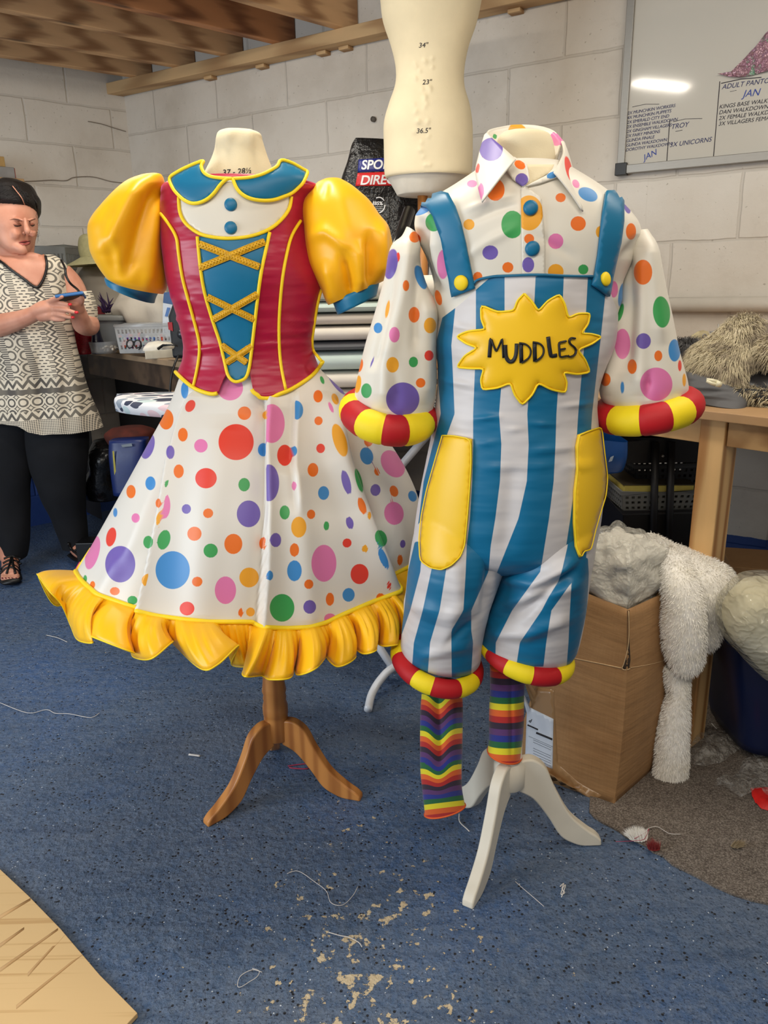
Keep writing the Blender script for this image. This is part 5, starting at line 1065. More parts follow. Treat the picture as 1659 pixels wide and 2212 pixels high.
# under the long bench
M_bin = plain('black_bin_liner', C(14, 14, 16), .28, .3, 9, .9, 14, bdist=.02)
cloth('bin_bag', 'black plastic sack slumped under the long bench', 'bag', [(200, 952, 232, 950, 3.5, .05), (190, 978, 262, 978, 3.5, .09), (186, 1036, 268, 1036, 3.5, .11), (190, 1076, 260, 1076, 3.5, .10)], M_bin, noise=.04, ns=9)
bb2 = thing('blue_bag', 'blue shopping bag with pale cut-out handle under the long bench', 'bag', P(280, 1060, 3.1))
loft('bag_body', [(238, 950, 320, 946, 3.1, .05), (240, 990, 322, 988, 3.1, .07), (252, 1062, 322, 1062, 3.1, .08)], plain('blue_woven_plastic', C(10, 34, 92), .4), bb2, 48, 6, e=4, cap=(True, True), noise=.008)
plate('label_strip', [(243, 975), (246, 974), (251, 1025), (247, 1026)], 3.03, .002, plain('yellow_print', C(170, 160, 60), .5), bb2); plate('handle', [(262, 961), (284, 958), (286, 964), (264, 966)], 3.034, .002, plain('grey_handle', C(120, 130, 140), .5), bb2)
cloth('red_bundle', 'dull red and orange cloth bundle on top of the blue bag under the bench', 'cloth', [(240, 925, 310, 920, 3.3, .06), (224, 938, 330, 930, 3.3, .09), (230, 958, 330, 952, 3.3, .09)], plain('rust_cloth', C(80, 26, 12), .85, .4, 20))
o = box('black_crate', P(195, 1132, 3.3).x, 3.3, .07, .12, .1, .14, M_blk); tag(o, 'small black box on the floor under the long bench', 'box')
cloth('lilac_cloth', 'crumpled lilac cloth on the floor at the left edge of the picture', 'cloth', [(-60, 1172, 8, 1170, 3.55, .06), (-70, 1190, 16, 1190, 3.55, .08), (-70, 1206, 14, 1206, 3.55, .08)], plain('lilac_cloth', C(96, 84, 116), .9))
# high shelf items at the left edge
q_ = PN(4, 393, WC, LN); sq = (q_-WC).dot(LD)
sh_ = local_box('wall_shelf', (q_.x, q_.y, q_.z-.018), LD, -.8, .05, -.17, -.002, 0, .018, M_plate); tag(sh_, 'narrow wall shelf at the left edge of the picture, high behind the woman', 'shelf')
bx_ = local_box('shelf_box', (q_.x, q_.y, q_.z+.0005), LD, -.3, .025, -.13, -.02, 0, .052, plain('grey_card', C(140, 138, 136), .7)); tag(bx_, 'grey box with a red edge on the wall shelf', 'box')
bx2 = local_box('shelf_box', (q_.x, q_.y, q_.z+.053), LD, -.3, -.01, -.12, -.03, 0, .045, plain('tan_card', C(176, 142, 86), .7)); tag(bx2, 'tan cardboard box on top of the grey box on the wall shelf', 'box')
re_ = local_box('red_edge', (q_.x, q_.y, q_.z+.002), LD, .0252, .028, -.128, -.02, 0, .048, plain('red_edge_card', C(150, 50, 40), .6), bx_)
# ================================================================ RIGHT SIDE
M_card = N('brown_corrugated_card'); v = M_card.coord('Object'); n1 = M_card.noise(v, 5, 5, .6); st = M_card.coord('Object', (260, 260, 2)); n2 = M_card.noise(st, 1, 1)
M_card.set(Base_Color=M_card.mix(.10, M_card.ramp(n1, [(.3, C(148, 108, 66)), (.7, C(172, 132, 88))]), M_card.ramp(n2, [(.3, C(150, 112, 72)), (.7, C(190, 152, 108))])), Roughness=.75)
b_ = M_card.bump(M_card.noise(M_card.coord('Object', (3, 3, 22)), 2, 4), .35, .01); M_card.bump(n2, .05, .001, b_)
M_inner = plain('card_inner_edge', C(206, 176, 134), .8)
M_tape = plain('brown_parcel_tape', C(158, 122, 82), .25, .05, 6)
cb = thing('cardboard_box', 'tall bulging brown cardboard carton with parcel label under the bench end', 'box', (.54, 1.75, 0))
F0 = PZ(1326, 1738, .002); L0 = PZ(1176, 1684, .002); R0 = PZ(1413, 1660, .002); L0 = F0+(L0-F0)*1.5
K0 = L0+(R0-F0); ht_ = .545
F1 = P(1357, 1318, 1.61); L1 = Vector((F1.x+(L0-F0).x*1.0+.03, F1.y+(L0-F0).y*.9, F1.z+.0)); R1 = P(1434, 1306, R0.y+.0); R1.z = F1.z-.005
L1 = P(1236, 1302, L0.y+.02); L1.z = F1.z
K1 = L1+(R1-F1)
def wallgrid(a0, b0, a1, b1, nu, nv, bulge, nrm, a0n=0):
    V = []
    for j in range(nv+1):
        t = j/nv
        for i in range(nu+1):
            u = i/nu; p = (a0*(1-u)+b0*u)*(1-t)+(a1*(1-u)+b1*u)*t
            V.append(p+nrm*(bulge*math.sin(PI*t)**.8*(.35+.65*math.sin(PI*u)))-Vector((0, 0, 0)))
    return V, [(j*(nu+1)+i, j*(nu+1)+i+1, (j+1)*(nu+1)+i+1, (j+1)*(nu+1)+i) for j in range(nv) for i in range(nu)]
nf = Vector((-.5, -.86, 0)); nr_ = Vector(((R0-F0).y, -(R0-F0).x, 0)).normalized(); nl_ = Vector(((L0-F0).y, -(L0-F0).x, 0)).normalized()
if nl_.y > 0: nl_ = -nl_
if nr_.x < 0: nr_ = -nr_
VV = []; FF = []
def bulged(p, t): # the whole carton swells at mid height
    c = (F0+K0)/2; o_ = Vector((p.x-c.x, p.y-c.y, 0)); return p+o_*(.10*max(0., math.sin(PI*t))**.9)
def side(a0, b0, a1, b1, nrm, bl):
    V = []; nu, nv = 18, 24
    for j in range(nv+1):
        t = j/nv
        for i in range(nu+1):
            u = i/nu; p = (a0*(1-u)+b0*u)*(1-t)+(a1*(1-u)+b1*u)*t; V.append(bulged(p, t)+nrm*(bl*max(0, math.sin(PI*t))*math.sin(PI*u)))
    k = len(VV); VV.extend(V); FF.extend([(k+j*(nu+1)+i, k+j*(nu+1)+i+1, k+(j+1)*(nu+1)+i+1, k+(j+1)*(nu+1)+i) for j in range(nv) for i in range(nu)])
side(L0, F0, L1, F1, nl_, .006); side(F0, R0, F1, R1, nr_, .006); side(R0, K0, R1, K1, -nl_, .01); side(K0, L0, K1, L1, -nr_, .01)
k = len(VV); VV += [L0, F0, R0, K0]; FF.append((k, k+1, k+2, k+3))
bm = bmesh.new(); vs = [bm.verts.new(q) for q in VV]; [bm.faces.new([vs[i] for i in f]) for f in FF]; bmesh.ops.remove_doubles(bm, verts=bm.verts, dist=.0005); bmesh.ops.recalc_face_normals(bm, faces=bm.faces)
me = bpy.data.meshes.new('carton'); bm.to_mesh(me); bm.free(); me.materials.append(M_card.m); co = bpy.data.objects.new('carton', me); COL.objects.link(co); co.parent = cb; co.matrix_parent_inverse = PINV(cb); smooth_ang(co, 30); solid(co, .005)
cbv = bvh_of(co)
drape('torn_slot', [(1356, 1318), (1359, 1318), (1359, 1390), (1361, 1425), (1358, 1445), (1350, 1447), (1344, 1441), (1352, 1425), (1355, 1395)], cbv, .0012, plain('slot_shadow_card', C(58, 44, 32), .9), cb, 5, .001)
tube('flap_crease', dline([(1240, 1422), (1290, 1432), (1342, 1443)], cbv, .0005, 4), .0012, M_inner, cb, n=6); tube('flap_crease', dline([(1362, 1442), (1400, 1436), (1438, 1426)], cbv, .0004, 4), .0007, M_inner, cb, n=6)
tube('torn_edge', dline([(1357, 1320), (1358, 1360), (1356, 1400), (1348, 1436), (1343, 1444), (1352, 1447), (1360, 1444)], cbv, .0012, 3), .0011, M_inner, cb, n=6)
drape('tape_strip', [(1140, 1480), (1196, 1490), (1205, 1650), (1250, 1690), (1300, 1718), (1296, 1738), (1180, 1690)], cbv, .0006, M_tape, cb, 9, .0004)
lab = [(1139, 1525), (1196, 1553), (1194, 1661), (1135, 1634)]
drape('parcel_label', lab, cbv, .0014, plain('parcel_label_paper', C(206, 212, 222), .5, .03), cb, 7, .0008)
lbv = bvh_of(bpy.data.objects['parcel_label'])
for a, b, h in (((1140, 1566), (1162, 1576), .0022), ((1159, 1583), (1193, 1597), .003)): tube('black_bar', dline([a, b], lbv, .0006, 1, curve=False), h, M_ink, cb, n=4)
writing('address_line', 'P', 1150, 1554, 11, lbv, M_ink, cb, PI-.35, 0, 1.7)
for i, t in enumerate(['ABWFF', 'XXWFF']): writing('address_line', ['SHIP TO', 'BOX 1'][i], 1178+i*12, 1561+i*4, 6, lbv, M_ink, cb, PI-.4, 0, 1.7) if False else None
for y0 in (1608, 1613, 1626, 1631, 1637, 1642, 1648): tube('print_line', dline([(1152, y0-10+0), (1190, y0+7)], lbv, .0003, 1, curve=False), .0005, M_ink, cb, n=4)
for y0 in (1600,): tube('print_line', dline([(1142, y0-10), (1194, y0+13)], lbv, .0003, 1, curve=False), .0004, M_ink, cb, n=4)
# clear liner bulging from the carton
def crinkle(m, s, d=.02):
    v = m.coord('Object', (s, s, s*1.5)); a = m.math('ABSOLUTE', m.math('SUBTRACT', m.noise(v, 1., 3, .55), .5)); w = m.coord('Object', (s*2.3, s*1.2, s*2.6)); b = m.math('ABSOLUTE', m.math('SUBTRACT', m.noise(w, 1.3, 2, .5), .5))
    m.bump(m.math('SUBTRACT', 1., m.math('ADD', m.math('POWER', a, .6), m.math('MULTIPLY', m.math('POWER', b, .6), .6))), 1., d)
mp = N('milky_polythene'); v = mp.coord('Object', (7, 7, 16)); nz = mp.noise(v, 2.4, 5, .62)
mp.set(Base_Color=C(222, 220, 210), Roughness=.09, Alpha=.34); crinkle(mp, 11, .03)
from mathutils import noise as mno
qc = [L1, F1, R1, K1]; cc_ = sum(qc, Vector())/4; VV = []; nn_ = 96; nl2 = 30
for j in range(nl2+1):
    t = j/nl2; z = F1.z-.05+.20*t; k_ = (.93 if t < .25 else .93+.05*math.sin((t-.25)/.75*PI))*(1 if t < .75 else math.sqrt(max(.0, 1-((t-.75)/.25)**2))*.7+.3)
    for i in range(nn_):
        u = i/nn_*4; a_ = qc[int(u) % 4]; b_2 = qc[(int(u)+1) % 4]; p = a_+(b_2-a_)*(u % 1); p = cc_+(p-cc_)*k_; p.z = z
        d_1 = p-cc_; d_1.z = 0; p = p+d_1.normalized()*(abs(mno.noise(p*15))*.035-.010 if t > .2 else -.012); p.z += abs(mno.noise(p*19))*.03*t; VV.append(p)
VV.append(cc_+Vector((0, 0, .15))); FF = [(j*nn_+i, j*nn_+(i+1) % nn_, (j+1)*nn_+(i+1) % nn_, (j+1)*nn_+i) for j in range(nl2) for i in range(nn_)]+[(nl2*nn_+i, nl2*nn_+(i+1) % nn_, len(VV)-1) for i in range(nn_)]
ln_ = fixn(mesh('plastic_liner', VV, FF, mp.m))
V3 = [cc_+Vector(((q.x-cc_.x)*.93, (q.y-cc_.y)*.93, (q.z-cc_.z)*.93-.004)) for q in VV]; M_wad = plain('white_wadding', C(240, 236, 224), .9, .05, 12, .3, 40, bdist=.004); mesh('wadding', V3, FF, M_wad, ln_)
tag(ln_, 'milky crumpled plastic liner full of wadding bulging out of the carton', 'plastic bag')
# white fur costume
M_fur = furmat('white_fur', [(.3, C(240, 236, 226)), (.7, C(250, 248, 244))])
wf = thing('white_fur_costume', 'white plush fur costume draped over the carton with two long ears hanging', 'costume', P(1450, 1700, 1.7))
d1 = loft('draped_body', [(1405, 1158, 1425, 1158, 1.86, .03), (1368, 1172, 1470, 1180, 1.84, .06), (1400, 1196, 1530, 1205, 1.80, .075), (1420, 1220, 1565, 1224, 1.77, .075), (1432, 1250, 1585, 1252, 1.75, .07), (1438, 1290, 1580, 1300, 1.74, .062), (1450, 1340, 1562, 1340, 1.74, .052), (1470, 1370, 1552, 1375, 1.74, .045), (1500, 1398, 1535, 1398, 1.74, .025)], M_fur, wf, 60, 6, noise=.014, nscale=9, cap=(True, True))
d2 = loft('upper_ear', [(1398, 1180, 1470, 1190, 1.77, .05), (1420, 1230, 1500, 1240, 1.72, .055), (1434, 1290, 1520, 1300, 1.68, .05), (1433, 1350, 1521, 1350, 1.67, .045), (1438, 1400, 1521, 1400, 1.67, .042), (1448, 1435, 1517, 1430, 1.67, .035), (1462, 1456, 1500, 1452, 1.67, .02)], M_fur, wf, 48, 6, noise=.006, nscale=12, cap=(True, True))
d3 = loft('lower_ear', [(1434, 1440, 1465, 1452, 1.70, .02), (1436, 1470, 1484, 1462, 1.70, .028), (1446, 1500, 1486, 1490, 1.69, .026), (1436, 1530, 1488, 1530, 1.685, .028), (1424, 1580, 1487, 1580, 1.68, .03), (1416, 1640, 1484, 1640, 1.68, .03), (1413, 1685, 1480, 1690, 1.68, .028), (1424, 1712, 1478, 1722, 1.68, .018), (1440, 1722, 1474, 1728, 1.68, .008)], M_fur, wf, 44, 6, noise=.005, nscale=12, cap=(True, True))
for i, (d_o, n_) in enumerate(((d1, 9000), (d2, 8000), (d3, 8000))): fur('fur_pile', d_o, n_, .011, M_fur, d_o, .9, .0012, 2, i, clump=-.25, comb=(-.2, -.1, -.5))
# lower clutter at right
tn = hexa('tan_carton', [PZ(1560, 1400, .002), PZ(1760, 1420, .002), PZ(1760, 1420, .002)+Vector((.05, .2, 0)), PZ(1560, 1400, .002)+Vector((.05, .2, 0))], [Vector((q.x, q.y, .30)) for q in [PZ(1560, 1400, .002), PZ(1760, 1420, .002), PZ(1760, 1420, .002)+Vector((.05, .2, 0)), PZ(1560, 1400, .002)+Vector((.05, .2, 0))]], M_card.m); tag(tn, 'low tan carton behind the white fur under the right bench', 'box')
bn = thing('storage_bin', 'dark blue plastic bin at the right edge with clear bags hanging over it', 'bin', PZ(1600, 1590, 0))
M_nb = plain('dark_blue_plastic', C(14, 28, 66), .35, .05)
loft('bin_body', [(1538, 1350, 1800, 1350, 1.85, .16), (1548, 1450, 1790, 1450, 1.85, .155), (1560, 1570, 1770, 1590, 1.85, .13)], M_nb, bn, 48, 5, e=5, cap=(False, True))
tube('rim', [Vector(q) for q in o_g[[o.name for o in bpy.data.objects if o.name.startswith('bin_body')][0]][0]], .009, M_nb, bn, closed=True, n=8)
mc2 = N('crinkled_clear_bag'); v = mc2.coord('Object', (8, 8, 8)); nz = mc2.noise(v, 2.2, 5, .65); mc2.set(Base_Color=mc2.ramp(mc2.noise(v, .6, 3), [(.35, C(196, 190, 160)), (.65, C(214, 212, 200))]), Roughness=.08, Alpha=.34); crinkle(mc2, 8, .03)
cbg = cloth('clear_bag', 'big crinkled clear plastic bag with pale contents draped over the blue bin', 'plastic bag', [(1598, 1246, 1760, 1250, 1.62, .05), (1578, 1275, 1790, 1275, 1.60, .09), (1556, 1310, 1800, 1310, 1.60, .1), (1552, 1350, 1800, 1350, 1.60, .1), (1560, 1378, 1800, 1380, 1.60, .1), (1592, 1410, 1800, 1410, 1.60, .09), (1628, 1445, 1800, 1440, 1.60, .07), (1652, 1465, 1780, 1460, 1.60, .04)], mc2.m, noise=.03, ns=9, seed=12)
c0 = sum((v.co for v in cbg.data.vertices), Vector())/len(cbg.data.vertices); mesh('bag_contents', [c0+(v.co-c0)*.9 for v in cbg.data.vertices], [tuple(p.vertices) for p in cbg.data.polygons], plain('pale_wadding', C(206, 198, 168), .9, .18, 5, .3, 30, bdist=.004), cbg)
mfl_ = N('thin_clear_film'); v = mfl_.coord('Object', (14, 14, 14)); nz = mfl_.noise(v, 2, 5, .7); mfl_.set(Base_Color=C(206, 204, 198), Roughness=.12, Alpha=mfl_.ramp(nz, [(.42, (.10, .10, .10, 1)), (.6, (.42, .42, .42, 1))])); crinkle(mfl_, 16)
def floor_film(name, label, outl, hgt, mat, cat='plastic film', seed=1, k=.014):
    from mathutils import noise as mn
    poly = [tuple(q) for q in cr(outl+[outl[0]], 4)][:-1]; xs = [q[0] for q in poly]; ys2 = [q[1] for q in poly]; g = np.array([(x, y) for y in np.arange(min(ys2), max(ys2), 5.) for x in np.arange(min(xs), max(xs), 5.)]); d = sdpoly(g, poly); g = g[d < -2]
    pts = [Vector(q) for q in poly]+[Vector(q) for q in g]; n = len(poly); r = delaunay_2d_cdt(pts, [(i, (i+1) % n) for i in range(n)], [list(range(n))], 1, 1e-4)
    A = np.array([tuple(q) for q in r[0]]); ds = -sdpoly(A, poly); V = []
    for i, q in enumerate(A):
        p = PZ(q[0], q[1], .006); h = hgt*(1-math.exp(-max(ds[i], 0)/14))*(.55+.45*mn.noise(p*16+Vector((seed, 0, 0))))+abs(mn.noise(p*34))*k
        V.append(Vector((p.x, p.y, .008+max(0, h))))
    o = fixn(mesh(name, V, [tuple(f) for f in r[2]], mat)); return tag(o, label, cat)
floor_film('clear_film', 'clear plastic film lying loose on the carpet right of the fur ears', [(1484, 1620), (1486, 1590), (1510, 1582), (1560, 1584), (1600, 1592), (1640, 1612), (1662, 1640), (1640, 1640), (1600, 1625), (1575, 1640), (1545, 1656), (1500, 1656)], .04, mfl_.m)
floor_film('clear_bag_scrap', 'torn clear plastic bag scrap in front of the film near the red piece', [(1546, 1700), (1552, 1680), (1590, 1676), (1612, 1640), (1670, 1650), (1670, 1730), (1630, 1716), (1600, 1724), (1570, 1704)], .03, mfl_.m, seed=5)
floor_film('grey_sack', 'black and grey torn plastic sack against the blue bin at the right edge', [(1608, 1548), (1630, 1552), (1665, 1548), (1690, 1600), (1665, 1640), (1640, 1600), (1620, 1575)], .08, plain('grey_plastic_sack', C(64, 66, 70), .35, .3, 8, .8, 20), 'bag', 7)
floor_film('red_net', 'crumpled piece of bright red net at the right edge of the carpet', [(1621, 1706), (1640, 1704), (1668, 1712), (1668, 1752), (1648, 1750), (1634, 1740), (1624, 1722)], .03, plain('red_net', C(206, 30, 26), .5, .2, 30, .6, 60), 'net', 9)
# crates under the right bench
M_dkc = plain('black_crate_plastic', C(20, 20, 23), .5, .1)
tr = thing('trolley', 'black slotted crate trolley under the right bench holding grey and black baskets', 'trolley', PZ(1420, 1300, 0))
CY2 = 2.08
basket('', None, 1347, 1560, 1108, 1195, CY2, .28, M_dkc, 3, 10, parent=tr, slots=False); basket('', None, 1345, 1520, 950, 1000, CY2, .28, M_dkc, 3, 10, parent=tr, slots=False)
for x in (1416, 1450): tube('upright', [P(x, 955, CY2-.015), P(x-6, 1230, CY2-.015)], .011, M_dkc, tr, n=8)
for y in (985, 1160): dome('bolt', 1432, y, bvh_of(([P(1300, 900, CY2-.01), P(1600, 900, CY2-.01), P(1600, 1300, CY2-.01), P(1300, 1300, CY2-.01)], [(0, 1, 2, 3)])), .004, M_alu, tr, .002)
basket('grey_basket', 'grey oval-slotted basket in the middle of the black trolley', 1344, 1512, 1066, 1106, CY2+.01, .24, M_gbk, 3, 12)
basket('black_basket', 'black slotted basket above the grey one in the trolley', 1372, 1530, 1008, 1050, CY2+.08, .16, M_dkc, 3, 12)
bk_ = thing('ring_binder', 'yellow edged thick binder lying on the grey basket', 'binder', P(1420, 1060, CY2)); a0 = P(1348, 1064, CY2+.02); a1 = P(1498, 1064, CY2+.02)
hexa('pages', [a0, a1, a1+Vector((0, .16, 0)), a0+Vector((0, .16, 0))], [q+Vector((0, 0, .021)) for q in (a0, a1, a1+Vector((0, .16, 0)), a0+Vector((0, .16, 0)))], plain('yellowed_pages', C(206, 190, 96), .8), bk_, .001)
q2 = [a0+Vector((-.004, -.003, .0215)), a1+Vector((.004, -.003, .0215)), a1+Vector((.004, .163, .0215)), a0+Vector((-.004, .163, .0215))]; hexa('cover', q2, [q+Vector((0, 0, .003)) for q in q2], plain('binder_cover', C(60, 52, 36), .5), bk_, .0005)
bu = thing('hanging_caddy', 'blue plastic caddy hanging under the bench beside the yellow pocket', 'caddy', P(1320, 1010, 1.95))
loft('caddy_body', [(1270, 938, 1346, 946, 1.98, .07), (1272, 975, 1345, 978, 1.98, .07), (1278, 1010, 1338, 1006, 1.98, .06), (1285, 1016, 1328, 1012, 1.98, .05)], plain('blue_caddy_plastic', C(16, 66, 128), .35), bu, 40, 5, e=4, cap=(False, True))
plate('caddy_label', [(1319, 988), (1326, 985), (1322, 996), (1315, 998)], 1.905, .002, plain('grey_label', C(150, 160, 170), .5), bu)
# ---------------------------------------------------------------- on the right bench
M_gfur = furmat('grey_brown_fur', [(.28, C(88, 80, 74)), (.42, C(150, 138, 118)), (.55, C(196, 184, 154)), (.75, C(214, 204, 178))], 16)
M_dfur = furmat('charcoal_fur', [(.3, C(40, 40, 42)), (.5, C(92, 90, 90)), (.7, C(150, 148, 146))], 20)
gf = thing('fur_pelt', 'long haired beige and grey fake fur piece heaped on the right workbench', 'fur', P(1560, 850, 2.0))
g1_ = loft('backing', [(1600, 690, 1640, 690, 2.10, .03), (1570, 712, 1650, 706, 2.08, .06), (1530, 740, 1655, 735, 2.05, .08), (1496, 765, 1650, 765, 2.02, .10), (1488, 790, 1630, 800, 2.0, .10), (1500, 815, 1618, 822, 1.98, .09), (1545, 836, 1605, 845, 1.95, .06), (1570, 848, 1600, 856, 1.94, .03)], plain('fur_backing', C(120, 108, 92), .9), gf, 56, 6, noise=.03, nscale=8, cap=(True, True))
fur('fur_pile', g1_, 15000, .042, M_gfur, gf, .8, .0013, 4, 11, clump=.5, comb=(-.5, -.4, -.3))
g2_ = loft('flap', [(1640, 700, 1760, 700, 2.06, .06), (1622, 740, 1760, 740, 2.0, .08), (1615, 780, 1760, 780, 1.98, .08), (1625, 800, 1760, 800, 1.98, .07)], plain('short_pile_fur', C(112, 102, 88), .95, .25, 60, .8, 200), gf, 40, 6, noise=.012, cap=(True, True))
g3_ = loft('pale_edge', [(1650, 730, 1760, 730, 1.93, .04), (1644, 760, 1760, 760, 1.91, .05), (1650, 800, 1760, 800, 1.91, .04)], bpy.data.materials['fur_backing'], gf, 30, 5, noise=.01, cap=(True, True)); fur('fur_pile', g3_, 2500, .03, M_gfur, gf, .8, .0013, 3, 12, comb=(-.5, 0, -.2))
bf = thing('dark_fur', 'charcoal long haired fur piece tucked behind the dotted sleeve on the bench', 'fur', P(1470, 780, 2.15))
h1 = loft('backing', [(1420, 736, 1500, 742, 2.2, .05), (1415, 760, 1520, 762, 2.18, .07), (1420, 790, 1510, 790, 2.16, .07), (1430, 812, 1500, 812, 2.15, .05)], plain('dark_backing', C(40, 40, 42), .9), bf, 40, 6, noise=.02, cap=(True, True)); fur('fur_pile', h1, 6000, .045, M_dfur, bf, .7, .0012, 4, 13, clump=.7, comb=(-.3, -.5, 0))
rf_ = thing('fur_roll', 'rolled black lined fur offcut with ragged grey edge at the right edge', 'fur', P(1630, 870, 1.9))
r1_ = loft('black_lining', [(1618, 794, 1760, 790, 1.96, .05), (1606, 810, 1760, 806, 1.93, .07), (1604, 830, 1760, 828, 1.91, .075), (1612, 850, 1760, 850, 1.90, .07)], plain('black_satin_lining', C(12, 12, 16), .35), rf_, 40, 6, noise=.015, cap=(True, True))
r2_ = loft('ragged_edge', [(1592, 838, 1760, 838, 1.88, .05), (1588, 852, 1760, 852, 1.87, .06), (1590, 868, 1760, 870, 1.87, .06), (1600, 876, 1760, 880, 1.87, .05)], bpy.data.materials['dark_backing'], rf_, 40, 6, noise=.03, nscale=20, cap=(True, True)); fur('fur_pile', r2_, 4000, .022, M_gfur, rf_, .4, .0013, 3, 14, clump=1.)
cloth('folded_cloth', 'folded dark grey cloth under the fur on the right bench', 'cloth', [(1478, 802, 1560, 812, 2.0, .06), (1482, 822, 1600, 826, 1.97, .09), (1494, 848, 1606, 852, 1.94, .10), (1500, 868, 1596, 872, 1.92, .10)], plain('grey_poplin', C(86, 86, 88), .7, .06, 8), folds=[('h', [(1480, 835), (1600, 840)], .006, 4), ('h', [(1490, 850), (1600, 862)], .006, 4), ('h', [(1480, 822), (1580, 826)], -.005, 3)], noise=.01, ns=12)
clp = thing('clamp', 'small white plastic spring clamp lying on the grey cloth', 'clamp', P(1540, 826, 1.86))
M_ivory = plain('ivory_plastic', C(222, 216, 186), .35, .04)
tube('jaw', [P(1526, 819, 1.855), P(1538, 822, 1.85), P(1550, 825, 1.85)], [.003, .0045, .005], M_ivory, clp, n=8); tube('jaw', [P(1526, 823, 1.852), P(1537, 828, 1.848), P(1549, 831, 1.848)], [.003, .004, .005], M_ivory, clp, n=8); tube('pivot', [P(1547, 828, 1.845), P(1557, 831, 1.845)], [.008, .007], M_ivory, clp, n=10)
wk = thing('wire_rack', 'thin bent metal wire rack standing behind the fur against the wall', 'rack', P(1560, 760, 2.3))
for pts in ([(1530, 735), (1536, 718), (1560, 710), (1640, 700)], [(1540, 735), (1545, 716), (1570, 708), (1660, 704)], [(1550, 728), (1560, 702), (1662, 702)], [(1534, 717), (1600, 712)], [(1552, 700), (1552, 740)]): tube('wire', [P(x, y, 2.25) for x, y in pts], .0028, M_alu, wk, n=6)
pb = drape('torn_paper', [(1486, 738), (1495, 724), (1508, 716), (1520, 713), (1530, 716), (1534, 726), (1530, 740), (1527, 760), (1490, 760)], bvh_of(([P(1400, 600, 2.42), P(1700, 600, 2.42), P(1700, 900, 2.42), P(1400, 900, 2.42)], [(0, 1, 2, 3)])), 0, plain('stained_paper', C(188, 176, 140), .8, .2, 10), None, 6, .003, wob=.004); tag(pb, 'torn cream stained paper piece with a metal eyelet leaning behind the fur', 'paper')
tube('eyelet', [P(1522+4*math.cos(t*PI/5), 726+4*math.sin(t*PI/5), 2.412) for t in range(10)], .0022, M_alu, pb, closed=True, n=6)
# ---------------------------------------------------------------- foreground cardboard sheet and floor bits
M_pc = N('pale_cardboard'); v = M_pc.coord('Object'); mpn = M_pc.n('ShaderNodeMapping'); M_pc.l(v, mpn.inputs[0]); mpn.inputs['Rotation'].default_value = (0, 0, math.radians(56)); mpn.inputs['Scale'].default_value = (1, 60, 1)
fl_ = M_pc.noise(mpn.outputs[0], 1.2, 2); M_pc.set(Base_Color=M_pc.ramp(fl_, [(.33, C(196, 158, 106)), (.42, C(216, 182, 130))]), Roughness=.8); M_pc.bump(fl_, .15, .002)
pts = [PZ(0, 1877, .012), PZ(62, 1935, .012), PZ(130, 2005, .012), PZ(215, 2105, .012), PZ(297, 2188, .012), PZ(262, 2225, .012), PZ(200, 2400, .012), PZ(-260, 2400, .012), PZ(-260, 1780, .012)]
cs = hexa('cardboard_sheet', [q-Vector((0, 0, .010)) for q in pts], pts, M_pc.m, None, .001); tag(cs, 'flat pale cardboard sheet lying on the floor in the near left corner', 'cardboard')
csb = bvh_of(cs)
for a, b in (((0, 1985), (66, 1945)), ((0, 2047), (52, 2008)), ((0, 2100), (125, 2010)), ((35, 2180), (178, 2063)), ((60, 2110), (140, 2020))): drape('crease', [a, (a[0], a[1]-9), (b[0], b[1]-5), b], csb, .0003, plain('card_crease', C(192, 152, 102), .8, bump=0), cs, 30, .0002)
M_th = plain('pale_thread', C(210, 205, 200), .8, bump=0); M_th2 = plain('red_thread', C(170, 50, 80), .8, bump=0)
def thread(label, pts, r=.0007, m=M_th, z=.004): return tag(tube('loose_thread', cr([tuple(PZ(x, y, z)) for x, y in pts], 5), r, m, n=5), label, 'thread')
thread('looped pale thread on the blue floor at bottom centre, near the paint chips', [(545, 2092), (560, 2098), (555, 2110), (540, 2120), (520, 2132), (513, 2128), (520, 2108), (545, 2095), (566, 2100)])
thread('long curved thread on the floor between the tripods, ending in a hook', [(620, 1887), (645, 1882), (680, 1905), (705, 1925), (715, 1950), (740, 1955), (762, 1935), (773, 1915)])
thread('short doubled thread near the centre of the lower floor', [(710, 2014), (735, 2021), (755, 2025), (775, 2036), (782, 2046)], .001)
thread('thin thread on the floor right of the long white stand leg', [(1113, 1904), (1125, 1915), (1145, 1932), (1175, 1958)])
thread('tangled pale thread clump on the floor right of the white stand', [(1210, 1915), (1218, 1908), (1214, 1920), (1220, 1928), (1212, 1932), (1216, 1918), (1222, 1912), (1213, 1938)], .0011)
thread('long wavy thread on the floor at far left', [(0, 1518), (60, 1540), (100, 1533), (120, 1541), (150, 1542), (195, 1550), (215, 1540)], .001)
thread('frayed red and white thread on the floor between the wooden legs', [(622, 1655), (640, 1652), (668, 1650), (664, 1660), (640, 1660), (625, 1658)], .0016, M_th2)
thread('white strip of thread just below the long rainbow stocking', [(992, 1758), (993, 1775), (1008, 1790), (1014, 1796)], .0015)
thread('small white fluff strip left of the wooden stand', [(408, 1630), (432, 1633)], .003, M_th)
thread('white strand on the floor under the dress at left', [(100, 1372), (125, 1378), (145, 1387)], .0012)
thread('white scrap strip on the dark carpet behind the film', [(1537, 1563), (1548, 1575)], .0022)
thread('purple thread curled over the white fluff', [(1370, 1812), (1395, 1798), (1402, 1790), (1396, 1805), (1385, 1815), (1330, 1818)], .0006, M_th2, .02)
thread('curved pale thread on the carpet right of the fluff', [(1396, 1800), (1400, 1790), (1420, 1786), (1445, 1800), (1470, 1802)], .0007, M_th, .01)
